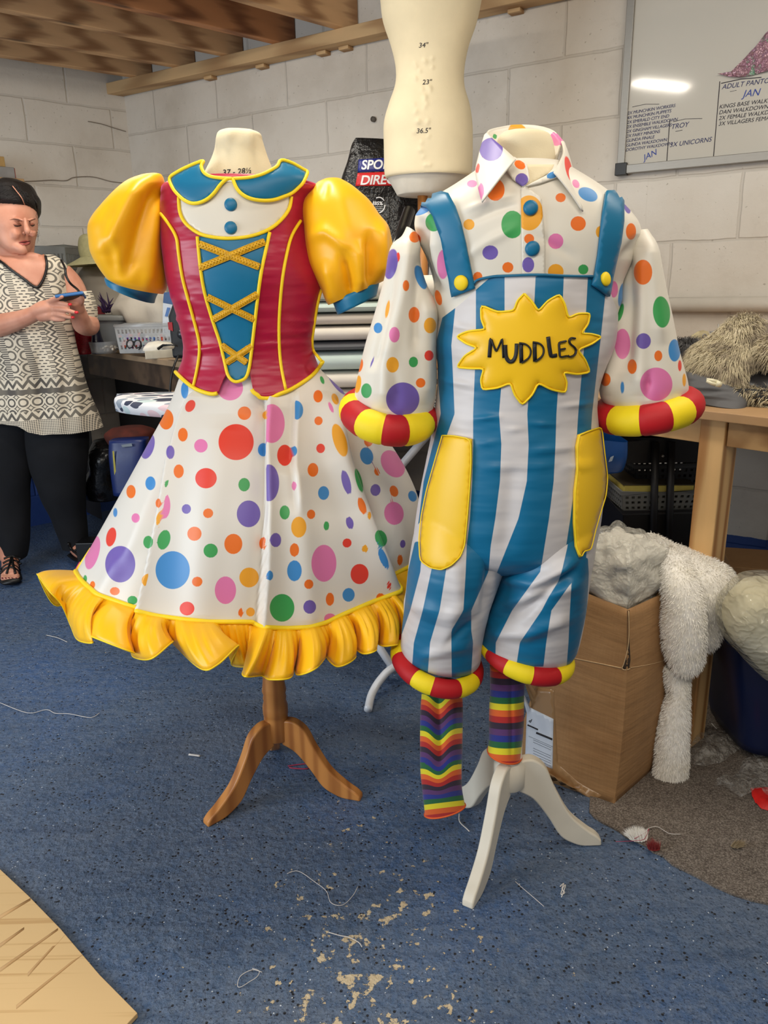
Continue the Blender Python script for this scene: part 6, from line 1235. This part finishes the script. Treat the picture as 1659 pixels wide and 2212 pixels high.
def puff(label, x, y, r, m, n=2500, sd=1):
    c = PZ(x, y, .008); o = mesh('fluff', [c+Vector((r*math.cos(a*.7), r*.6*math.sin(a*.7), .003)) for a in range(9)]+[c+Vector((0, 0, .004))], [(a, (a+1) % 9, 9) for a in range(9)], m); fur('fluff_fibres', o, n, .02, m, o, .2, .0006, 2, sd, clump=1); return tag(o, label, 'fluff')
puff('white fluff tuft lying on the ragged carpet edge', 1378, 1812, .022, M_fur, 1600)
puff('small beige fluff tuft on the carpet at the lower right', 1590, 1830, .012, furmat('beige_fluff', [(.3, C(150, 130, 100)), (.7, C(190, 172, 140))]), 300, 3)
puff('red lint smudge on the edge of the carpet', 1412, 1835, .014, plain('red_lint', C(150, 50, 50), .9), 300, 4)

M_web = plain('cobweb_grey', C(120, 108, 94), .9, bump=0)
for lb_, ps in (('long grey cobweb strand on the left wall above the green hat', [(38, 392), (75, 391), (110, 389), (142, 390), (160, 383), (200, 382), (240, 392), (275, 396)]), ('thin sagging cobweb on the left wall near the corner under the joists', [(190, 262), (220, 268), (245, 276), (272, 284)])):
    tag(tube('cobweb', cr([tuple(PN(x, y, WC+LN*.008, LN)) for x, y in ps], 5), .0016, M_web, n=5), lb_, 'cobweb')
p_ = PN(808, 258, WC+WN*.004, WN); tag(tube('wall_plug', [p_, p_+WN*.012], .011, plain('dark_plug', C(92, 86, 78), .7, .2), n=12), 'small dark wall plug in the blockwork left of the bare torso form', 'fixing')
# ================================================================ WOMAN WITH PHONE
WY = 3.32
mk_ = N('skin'); v = mk_.coord('Object'); mk_.set(Base_Color=mk_.ramp(mk_.noise(v, 9, 4), [(.35, C(204, 138, 112)), (.65, C(224, 164, 138))]), Roughness=.5); mk_.b.inputs['Subsurface Weight'].default_value = .08; mk_.b.inputs['Subsurface Radius'].default_value = (.02, .008, .005); mk_.bump(mk_.noise(v, 160, 3), .1, .001)
M_skin = mk_.m
wm = thing('person', 'woman with tied-back dark hair in black and white patterned tunic looking at a phone', 'person', (-1.5, WY, 0))
parts = []
L_ = lambda rows, n=40, m=6, **k: parts.append(loft('w', rows, None, None, n, m, cap=(True, True), **k))
# head, three-quarter towards the right, bowed
L_([(5, 398, 40, 398, WY, .05), (-12, 412, 60, 412, WY, .08), (-22, 435, 72, 435, WY, .092), (-25, 462, 76, 462, WY-.005, .104), (-22, 485, 77, 485, WY-.01, .106), (-14, 505, 75, 505, WY-.012, .10), (-4, 522, 70, 522, WY-.018, .092), (10, 536, 65, 538, WY-.025, .078), (24, 548, 58, 550, WY-.035, .05)], 56, 8)
L_([(-4, 516, 72, 522, WY-.0, .085), (-12, 542, 70, 544, WY-.0, .084), (-18, 560, 76, 560, WY+.004, .080), (-34, 580, 98, 574, WY+.01, .088)])   # double chin and neck
P3 = lambda x, y, dy=0.: P(x, y, WY+dy)
def chain(pts, n=14):
    """limb: (x, y, dy, r)"""
    q = cr([tuple(P(x, y, WY+dy))+(r,) for x, y, dy, r in pts], 5)
    parts.append(tube('w', [Vector(a[:3]) for a in q], [a[3] for a in q], None, n=n))
# nose, cheeks, brow, lips
chain([(54, 470, -.098, .006), (56, 486, -.108, .009), (59, 499, -.120, .0125), (59, 504, -.116, .009)])
chain([(53, 503, -.108, .008), (51, 505, -.102, .007)]); chain([(65, 502, -.094, .006), (67, 504, -.084, .005)])
chain([(20, 500, -.085, .018), (34, 506, -.092, .018), (22, 518, -.085, .016)]); chain([(70, 498, -.055, .014), (70, 510, -.05, .013)])
chain([(20, 472, -.092, .007), (38, 473, -.099, .007), (48, 476, -.101, .006)]); chain([(62, 476, -.093, .006), (72, 473, -.068, .006)]); chain([(37, 487, -.090, .010)]*2); chain([(69, 486, -.068, .009)]*2)
chain([(34, 532, -.078, .024), (46, 538, -.080, .022), (56, 536, -.072, .018)])
chain([(4, 528, -.055, .022), (22, 548, -.056, .024), (44, 555, -.05, .022)])
# torso under the tunic
L_([(-60, 576, 110, 572, WY+.01, .085), (-110, 592, 138, 585, WY+.01, .11), (-125, 620, 146, 612, WY+.01, .125), (-120, 680, 150, 680, WY+.0, .14), (-115, 760, 155, 760, WY+.0, .15), (-105, 830, 158, 830, WY+.0, .14), (-90, 880, 150, 880, WY+.0, .11)], 56)
L_([(-70, 840, 50, 840, WY, .10), (-60, 950, 45, 950, WY, .08), (-45, 1050, 44, 1050, WY, .07), (-15, 1120, 46, 1120, WY, .06), (-5, 1190, 40, 1190, WY-.02, .05), (0, 1205, 38, 1205, WY-.02, .045)])
L_([(55, 840, 140, 840, WY+.0, .10), (75, 950, 160, 950, WY+.02, .08), (98, 1050, 165, 1050, WY+.05, .065), (120, 1120, 174, 1120, WY+.08, .05), (142, 1172, 188, 1172, WY+.10, .04)])
# upper arms, elbows, forearms
chain([(126, 592, .03, .058), (150, 620, .05, .060), (166, 655, .05, .056), (182, 690, .02, .052), (192, 703, -.02, .044), (178, 700, -.09, .040), (172, 682, -.14, .033), (166, 664, -.17, .028)])
chain([(-110, 600, .0, .07), (-130, 660, -.02, .062), (-95, 720, -.08, .055), (-40, 712, -.13, .05), (10, 700, -.17, .043), (50, 688, -.2, .034), (78, 676, -.215, .029)])
# left-in-picture hand: palm, four fingers under the phone, thumb on top
chain([(74, 676, -.215, .028), (92, 668, -.222, .031), (108, 664, -.226, .029), (118, 664, -.23, .022)], 16); chain([(84, 684, -.22, .022), (104, 680, -.226, .024), (114, 676, -.23, .018)], 16)
chain([(108, 656, -.235, .0125), (124, 654, -.245, .0105), (138, 656, -.25, .0095), (149, 658, -.25, .0075), (153, 658, -.25, .004)], 10)
chain([(112, 667, -.235, .0125), (130, 668, -.25, .0105), (148, 671, -.255, .0092), (162, 675, -.252, .0078), (168, 676, -.25, .004)], 10)
chain([(110, 677, -.23, .0120), (128, 680, -.245, .0102), (144, 684, -.248, .009), (155, 686, -.245, .0075), (160, 686, -.243, .004)], 10)
chain([(104, 686, -.225, .0105), (118, 690, -.238, .009), (130, 691, -.24, .008), (140, 691, -.24, .006), (143, 691, -.24, .003)], 10)
chain([(90, 660, -.225, .013), (106, 652, -.24, .0115), (122, 645, -.262, .010), (134, 641, -.272, .008), (138, 640, -.273, .005)], 10)
# the other hand, behind the phone
chain([(168, 668, -.168, .028), (164, 655, -.19, .028), (160, 648, -.21, .024)], 16)
for a, b, c_ in (((150, 652), (146, 643), (148, 636)), ((157, 650), (153, 641), (155, 635)), ((164, 650), (163, 642), (164, 636)), ((171, 652), (171, 645), (171, 640))): chain([(a[0], a[1], -.205, .010), (b[0], b[1], -.222, .009), (c_[0], c_[1], -.232, .0075)], 10)
chain([(170, 660, -.185, .012), (177, 650, -.21, .0105), (176, 641, -.232, .009), (172, 637, -.245, .006)], 10)
# feet
chain([(20, 1196, -.02, .038), (22, 1215, -.06, .036), (22, 1232, -.12, .036), (24, 1245, -.18, .030)], 16)
for i, x in enumerate((6, 13, 20, 27, 36)): chain([(x+1, 1240, -.17, .011), (x, 1248, -.21+.006*i, .010 if i < 4 else .014), (x-1, 1252, -.225+.004*i, .008)], 8)
chain([(168, 1165, .10, .034), (165, 1182, .08, .034), (176, 1192, .04, .034), (190, 1197, .01, .026)], 16)
body = join(parts); body.name = 'body'; body.data.name = 'body'; body.data.materials.clear(); body.data.materials.append(M_skin)
body.parent = wm; body.matrix_parent_inverse = PINV(wm)
m = body.modifiers.new('remesh', 'REMESH'); m.mode = 'VOXEL'; m.voxel_size = .0036; m.use_smooth_shade = True
m = body.modifiers.new('smooth', 'SMOOTH'); m.factor = .5; m.iterations = 9
bpy.context.view_layer.update(); dg = bpy.context.evaluated_depsgraph_get(); me = bpy.data.meshes.new_from_object(body.evaluated_get(dg)); body.modifiers.clear(); body.data = me; me.name = 'body'
wbv = bvh_of(body)
# face details
M_hair = plain('dark_brown_hair', C(24, 18, 16), .38, .5, 160, .9, 260, stretch=(1, 1, 3), bdist=.003); M_brow = plain('brow', C(130, 86, 66), .8)
hr = loft('hair', [(8, 387, 36, 387, WY+.01, .05), (-16, 397, 63, 400, WY+.01, .092), (-29, 418, 79, 424, WY+.006, .112), (-33, 436, 83, 442, WY+.008, .118), (-34, 466, 82, 468, WY+.045, .085), (-32, 500, 50, 500, WY+.08, .06), (-26, 530, 40, 530, WY+.085, .05)], M_hair, wm, 90, 8, cap=(True, True), noise=.004, nscale=26,
          trim=lambda x, s: np.where(s > .15, np.interp(x, [-32, -10, 5, 25, 42, 54, 62, 76, 82], [540, 474, 458, 447, 441, 438, 441, 456, 474]), 540))
tube('hair_parting', dline([(27, 402), (38, 416), (47, 428), (53, 442)], bvh_of(hr), .0002, 4, Yd=WY), .0022, M_skin, hr, n=6)
hbv = bvh_of(hr); pt_ = [(27, 402), (38, 416), (47, 428), (53, 442)]
for k in range(54):
    t = k/53; s_ = -1 if k % 3 else 1; j = min(2, int(t*3)); f_ = t*3-j; x0 = pt_[j][0]+(pt_[j+1][0]-pt_[j][0])*f_+s_*1.5; y0 = pt_[j][1]+(pt_[j+1][1]-pt_[j][1])*f_
    x1, y1 = (x0-rnd.uniform(34, 62), y0+rnd.uniform(0, 26)) if s_ < 0 else (min(80, x0+rnd.uniform(14, 32)), y0+rnd.uniform(10, 32))
    y1 = min(y1, 446 if s_ < 0 else 460); tube('hair_strand', dline([(x0, y0), ((x0+x1)/2, (y0+y1)/2-5), (x1, y1)], hbv, .0006, 4, Yd=WY), .0014, M_hair, hr, n=5)
cloth('hair_tie_bun', None, None, [(-46, 500, -20, 500, WY+.13, .03), (-50, 540, -16, 540, WY+.13, .04), (-44, 580, -20, 580, WY+.13, .03)], M_hair, parent=wm)
for k in range(16):
    x0 = 78+rnd.uniform(-3, 3); y0 = rnd.uniform(420, 510); tube('stray_hair', cr([tuple(P3(x0, y0, 0)), tuple(P3(x0+rnd.uniform(2, 8), y0+rnd.uniform(-4, 14), 0)), tuple(P3(x0+rnd.uniform(0, 8), y0+rnd.uniform(6, 22), 0))], 4), .0004, M_hair, hr, n=4)
def feat(name, q, off, mat, thick=.001, puff=0., step=3, par=wm): return drape(name, q, wbv, off, mat, par, step, thick, puff=puff, pw=3, Yd=WY)
for q in ([(20, 475), (30, 472), (40, 473), (48, 477), (47, 478.6), (38, 475), (29, 474)], [(62, 478), (68, 474), (76, 472), (76, 473.6), (69, 476.2), (63, 480)]): feat('eyebrow', q, .0012, M_brow, .0008)
M_lid = plain('eyelid_skin', C(168, 104, 82), .5); M_eye = plain('eye_dark', C(70, 56, 50), .2)
for q, q2 in (([(28, 484), (36, 481.5), (44, 483), (46, 486.5), (38, 488), (31, 487)], [(30, 487), (38, 488.4), (46, 486.8), (44, 488.6), (37, 490), (32, 489)]), ([(64, 483), (70, 481.5), (74, 483), (74, 486), (69, 487.5), (65, 486.5)], [(65, 486.7), (70, 487.8), (74, 486.4), (73, 488.3), (69, 489.3)])):
    feat('eyelid', q, .0016, M_lid, .001, .0012); feat('eye', q2, .0008, M_eye, .0006); tube('eyelashes', dline([q[-1], q[-2], q[-3]], wbv, .003, 3, Yd=WY), .0008, M_hair, wm, n=4)
M_lip = plain('lips', C(196, 104, 98), .35, .05)
feat('lower_lip', [(41, 525.5), (50, 525), (58, 523), (66, 521.5), (64, 527), (57, 530), (49, 530)], .002, M_lip, .001, .003); feat('upper_lip', [(39, 524), (48, 520), (55, 518.5), (59, 519.5), (66, 519.5), (58, 521.5), (50, 522.6)], .002, M_lip, .001, .002)
feat('open_mouth', [(41, 524.4), (50, 522.6), (60, 521), (66, 520.5), (58, 523.3), (50, 525.2)], .0012, plain('mouth_dark', C(50, 20, 20), .6), .0008)
feat('nostril', [(50, 506), (54, 505), (56, 507.5), (52, 508)], .0006, plain('nostril', C(90, 44, 36), .8), .0004)
M_nail = plain('coral_nail_varnish', C(236, 60, 66), .2, 0, bump=0)
for x, y, dy in ((151, 657.5, -.2535), (165, 675, -.2545), (157, 685.5, -.247)):
    c = P(x, y, WY+dy-.004); o = mesh('fingernail', [c+Vector((.0085*math.cos(a*PI/5), 0, .0058*math.sin(a*PI/5))) for a in range(10)]+[c+Vector((0, -.0035, 0))], [(a, (a+1) % 10, 10) for a in range(10)], M_nail, wm); solid(o, .004, -1)
for i, x in enumerate((6, 13, 20, 27, 36)):
    h_, nn = hit(wbv, x-1, 1249, WY); o = mesh('toenail', [h_+nn*.0006+Vector((.005*math.cos(a*PI/4), 0, .004*math.sin(a*PI/4))) for a in range(8)], [tuple(range(8))], plain('dark_red_toenail', C(110, 30, 36), .3) if i == 0 else bpy.data.materials['dark_red_toenail'], wm)
# phone (held, a thing of its own)
ph = thing('mobile_phone', 'mobile phone in a blue case held by the woman', 'phone', P(155, 645, WY-.24))
pc = P(153, 641, WY-.236); RMp = Matrix.Rotation(math.radians(-10), 3, 'Y') @ Matrix.Rotation(math.radians(-14), 3, 'X') @ Matrix.Rotation(math.radians(14), 3, 'Z')
M_case = plain('blue_phone_case', C(58, 112, 172), .35, .04)
def pbox(name, sx, sy, sz, off, mat, par, bv):
    v = [pc+RMp @ (Vector(off)+Vector((x*sx/2, y*sy/2, z*sz/2))) for x in (-1, 1) for y in (-1, 1) for z in (-1, 1)]
    o = fixn(mesh(name, v, [(0, 1, 3, 2), (4, 6, 7, 5), (0, 4, 5, 1), (2, 3, 7, 6), (0, 2, 6, 4), (1, 5, 7, 3)], mat, par, smooth=False)); return bevel(o, bv, 3)
pbox('case', .105, .070, .012, (0, 0, 0), M_case, ph, .004); pbox('back_glass', .088, .055, .002, (0, 0, -.0066), M_blk, ph, .0008); pbox('screen', .096, .062, .001, (0, 0, .0066), plain('dark_screen', C(20, 24, 34), .1, bump=0), ph, 0)
# tunic
mt = N('ethnic_print_cotton'); tc = mt.n('ShaderNodeTexCoord'); sp = mt.n('ShaderNodeSeparateXYZ'); mt.l(tc.outputs['Object'], sp.inputs[0])
x_, z_ = sp.outputs[0], sp.outputs[2]; mm = mt.math
u = mm('ADD', x_, mm('MULTIPLY', mm('SUBTRACT', z_, 1.0), .16)); 
tri = lambda a, p: mm('ABSOLUTE', mm('SUBTRACT', mm('MULTIPLY', mm('FRACT', mm('DIVIDE', mm('ADD', a, 10.), p)), 2.), 1.))
zig = mm('GREATER_THAN', mm('FRACT', mm('ADD', mm('DIVIDE', mm('ADD', u, 10.), .020), mm('MULTIPLY', tri(z_, .026), .8))), .5)
dash = mm('MULTIPLY', mm('LESS_THAN', tri(z_, .012), .38), mm('GREATER_THAN', mm('FRACT', mm('ADD', mm('DIVIDE', mm('ADD', u, 10.), .024), mm('MULTIPLY', mm('FLOOR', mm('DIVIDE', z_, .012)), .5))), .38))
chk = mm('MULTIPLY', mm('GREATER_THAN', tri(z_, .019), .42), mm('LESS_THAN', tri(z_, .0095), .75))
fl1 = mm('ADD', mm('MULTIPLY', tri(z_, .05), tri(z_, .05)), mm('MULTIPLY', tri(u, .052), tri(u, .052))); flo = mm('LESS_THAN', mm('ABSOLUTE', mm('SUBTRACT', mm('FRACT', mm('MULTIPLY', fl1, 1.15)), .5)), .2)
comb = mm('GREATER_THAN', tri(z_, .0085), .45)
bw = mm('FRACT', mm('DIVIDE', mm('ADD', u, 10.03), .21))
def pick(lo, hi, a): return mm('MULTIPLY', mm('MULTIPLY', mm('GREATER_THAN', bw, lo), mm('LESS_THAN', bw, hi)), a)
v1 = mm('ADD', mm('ADD', pick(0, .22, dash), pick(.22, .30, chk)), mm('ADD', mm('ADD', pick(.30, .46, zig), pick(.46, .58, comb)), pick(.58, .88, flo))); v1 = mm('ADD', v1, pick(.88, 1., comb))
hz = mm('FRACT', mm('MULTIPLY', mm('ADD', x_, 10.), 26.))
zz2 = mm('MULTIPLY', mm('ABSOLUTE', mm('SUBTRACT', hz, .5)), 2.)
b1 = mm('GREATER_THAN', mm('FRACT', mm('ADD', mm('DIVIDE', z_, .034), mm('MULTIPLY', zz2, .8))), .5)
h1_ = mm('ADD', mm('MULTIPLY', tri(z_, .046), tri(z_, .046)), mm('MULTIPLY', tri(x_, .046), tri(x_, .046))); b2 = mm('LESS_THAN', mm('ABSOLUTE', mm('SUBTRACT', mm('FRACT', mm('MULTIPLY', h1_, 1.2)), .5)), .22)
b3 = mm('GREATER_THAN', mm('MULTIPLY', tri(z_, .007), tri(x_, .007)), .2)
sel = lambda lo, hi, a: mm('MULTIPLY', mm('MULTIPLY', mm('GREATER_THAN', z_, lo), mm('LESS_THAN', z_, hi)), a)
ZH = P(100, 925, WY-.14).z
tot = mm('ADD', mm('ADD', sel(ZH+.205, 3, v1), sel(ZH+.165, ZH+.205, b1)), mm('ADD', sel(ZH+.145, ZH+.165, 1.), mm('ADD', sel(ZH+.075, ZH+.145, b2), mm('ADD', sel(ZH+.04, ZH+.075, b1), sel(-1, ZH+.04, b3)))))
dkc = mt.ramp(mt.noise(mt.coord('Object', (16, 1, 1)), 1, 1), [(.4, C(34, 34, 42)), (.55, C(96, 92, 84)), (.7, C(40, 40, 50))])
mt.set(Base_Color=mt.mix(mm('MULTIPLY', tot, .88), C(226, 216, 196), dkc), Roughness=.85)
tu = loft('tunic', [(-62, 562, 116, 550, WY+.015, .088), (-112, 581, 141, 571, WY+.01, .118), (-126, 612, 146, 604, WY+.01, .136), (-124, 660, 152, 656, WY+.01, .15), (-122, 720, 158, 720, WY+.0, .158), (-122, 790, 172, 790, WY+.0, .168), (-125, 850, 190, 850, WY+.0, .178), (-128, 905, 212, 900, WY+.0, .185), (-128, 940, 222, 926, WY+.0, .186)], mt.m, wm, 130, 9,
          folds=[('v', [(40, 760), (40, 850), (50, 960)], .012, 16), ('v', [(90, 740), (92, 850), (95, 960)], -.012, 14), ('v', [(150, 760), (160, 860), (170, 950)], .010, 16), ('v', [(0, 760), (-10, 950)], -.01, 14), ('v', [(120, 780), (128, 950)], .008, 10)], noise=.004,
          trim=lambda x, s: np.interp(x, [-120, 0, 40, 60, 95, 110, 150, 200, 222], [915, 915, 922, 934, 941, 938, 938, 930, 922]) if s > -.1 else 905.)
# neckline: skin shows inside the V, black binding round it
nk = [(-12, 548), (-4, 560), (20, 580), (50, 602), (78, 621), (90, 610), (98, 590), (101, 570), (95, 550), (92, 540)]
tbw = bvh_of(tu)
drape('neckline_skin', [(-34, 540)]+nk[1:-1]+[(90, 552), (70, 546), (10, 552)], tbw, .0035, M_skin, body, 6, .003, Yd=WY-.05)
tube('neck_binding', dline([(-30, 552), (0, 565), (24, 583), (52, 603), (78, 622), (91, 608), (98, 590), (101, 572), (98, 556)], tbw, .006, 5, Yd=WY), .0052, M_blk, wm, n=8)
tube('arm_binding', cr([tuple(P3(132, 562, -.05)), tuple(P3(140, 578, -.09)), tuple(P3(143, 596, -.11)), tuple(P3(152, 612, -.11)), tuple(P3(168, 626, -.06)), tuple(P3(176, 638, .0))], 5), .0048, M_blk, wm, n=8)
slv = loft('sleeve', [(160, 634, 196, 628, WY+.0, .05), (164, 652, 204, 650, WY+.0, .062), (168, 672, 208, 672, WY+.0, .064), (174, 684, 208, 690, WY, .06)], mt.m, wm, 40, 5, cap=(False, False)); solid(slv, .002)
M_trs = plain('black_trousers', C(14, 16, 22), .9, .2, 20)
for nm, rw in (('trouser_leg', [(-95, 870, 100, 870, WY, .12), (-88, 925, 84, 925, WY, .13), (-80, 980, 74, 980, WY, .125), (-70, 1050, 66, 1050, WY, .105), (-35, 1120, 62, 1120, WY, .09), (4, 1180, 60, 1180, WY, .075), (10, 1204, 56, 1204, WY, .07)]), ('trouser_leg', [(50, 870, 176, 870, WY+.01, .12), (50, 925, 192, 925, WY+.02, .125), (60, 980, 190, 980, WY+.03, .12), (80, 1050, 184, 1050, WY+.05, .1), (110, 1110, 186, 1110, WY+.08, .08), (132, 1160, 190, 1160, WY+.1, .065), (140, 1182, 188, 1178, WY+.1, .06)])): loft(nm, rw, M_trs, wm, 48, 6, noise=.012, nscale=7)
M_sol = plain('black_sandal', C(12, 11, 12), .45, .2)
sb = tube('sandal_sole', [P(24, 1206, WY+.0), P(22, 1232, WY-.11), P(24, 1254, WY-.20), P(24, 1258, WY-.235)], [.036, .040, .046, .036], M_sol, wm, n=20, flat=.28)
for pts in ([(2, 1240), (14, 1228), (30, 1228), (48, 1244)], [(4, 1230), (20, 1218), (46, 1232)], [(8, 1218), (24, 1210), (44, 1218)], [(10, 1208), (26, 1202), (44, 1208)], [(14, 1240), (20, 1224), (24, 1206)], [(34, 1240), (28, 1224), (26, 1206)]): tube('sandal_strap', dline(pts, wbv, .003, 4, Yd=WY-.1), .0055, M_sol, wm, n=6)
tube('sandal_sole', [P(160, 1196, WY+.09), P(175, 1206, WY+.05), P(200, 1208, WY+.0)], [.036, .038, .034], M_sol, wm, n=20, flat=.28)
for pts in ([(144, 1178), (160, 1190), (176, 1204)], [(160, 1192), (176, 1182), (190, 1174)], [(170, 1198), (186, 1184), (196, 1178)]): tube('sandal_strap', dline(pts, wbv, .004, 4, Yd=WY), .006, M_sol, wm, n=6)
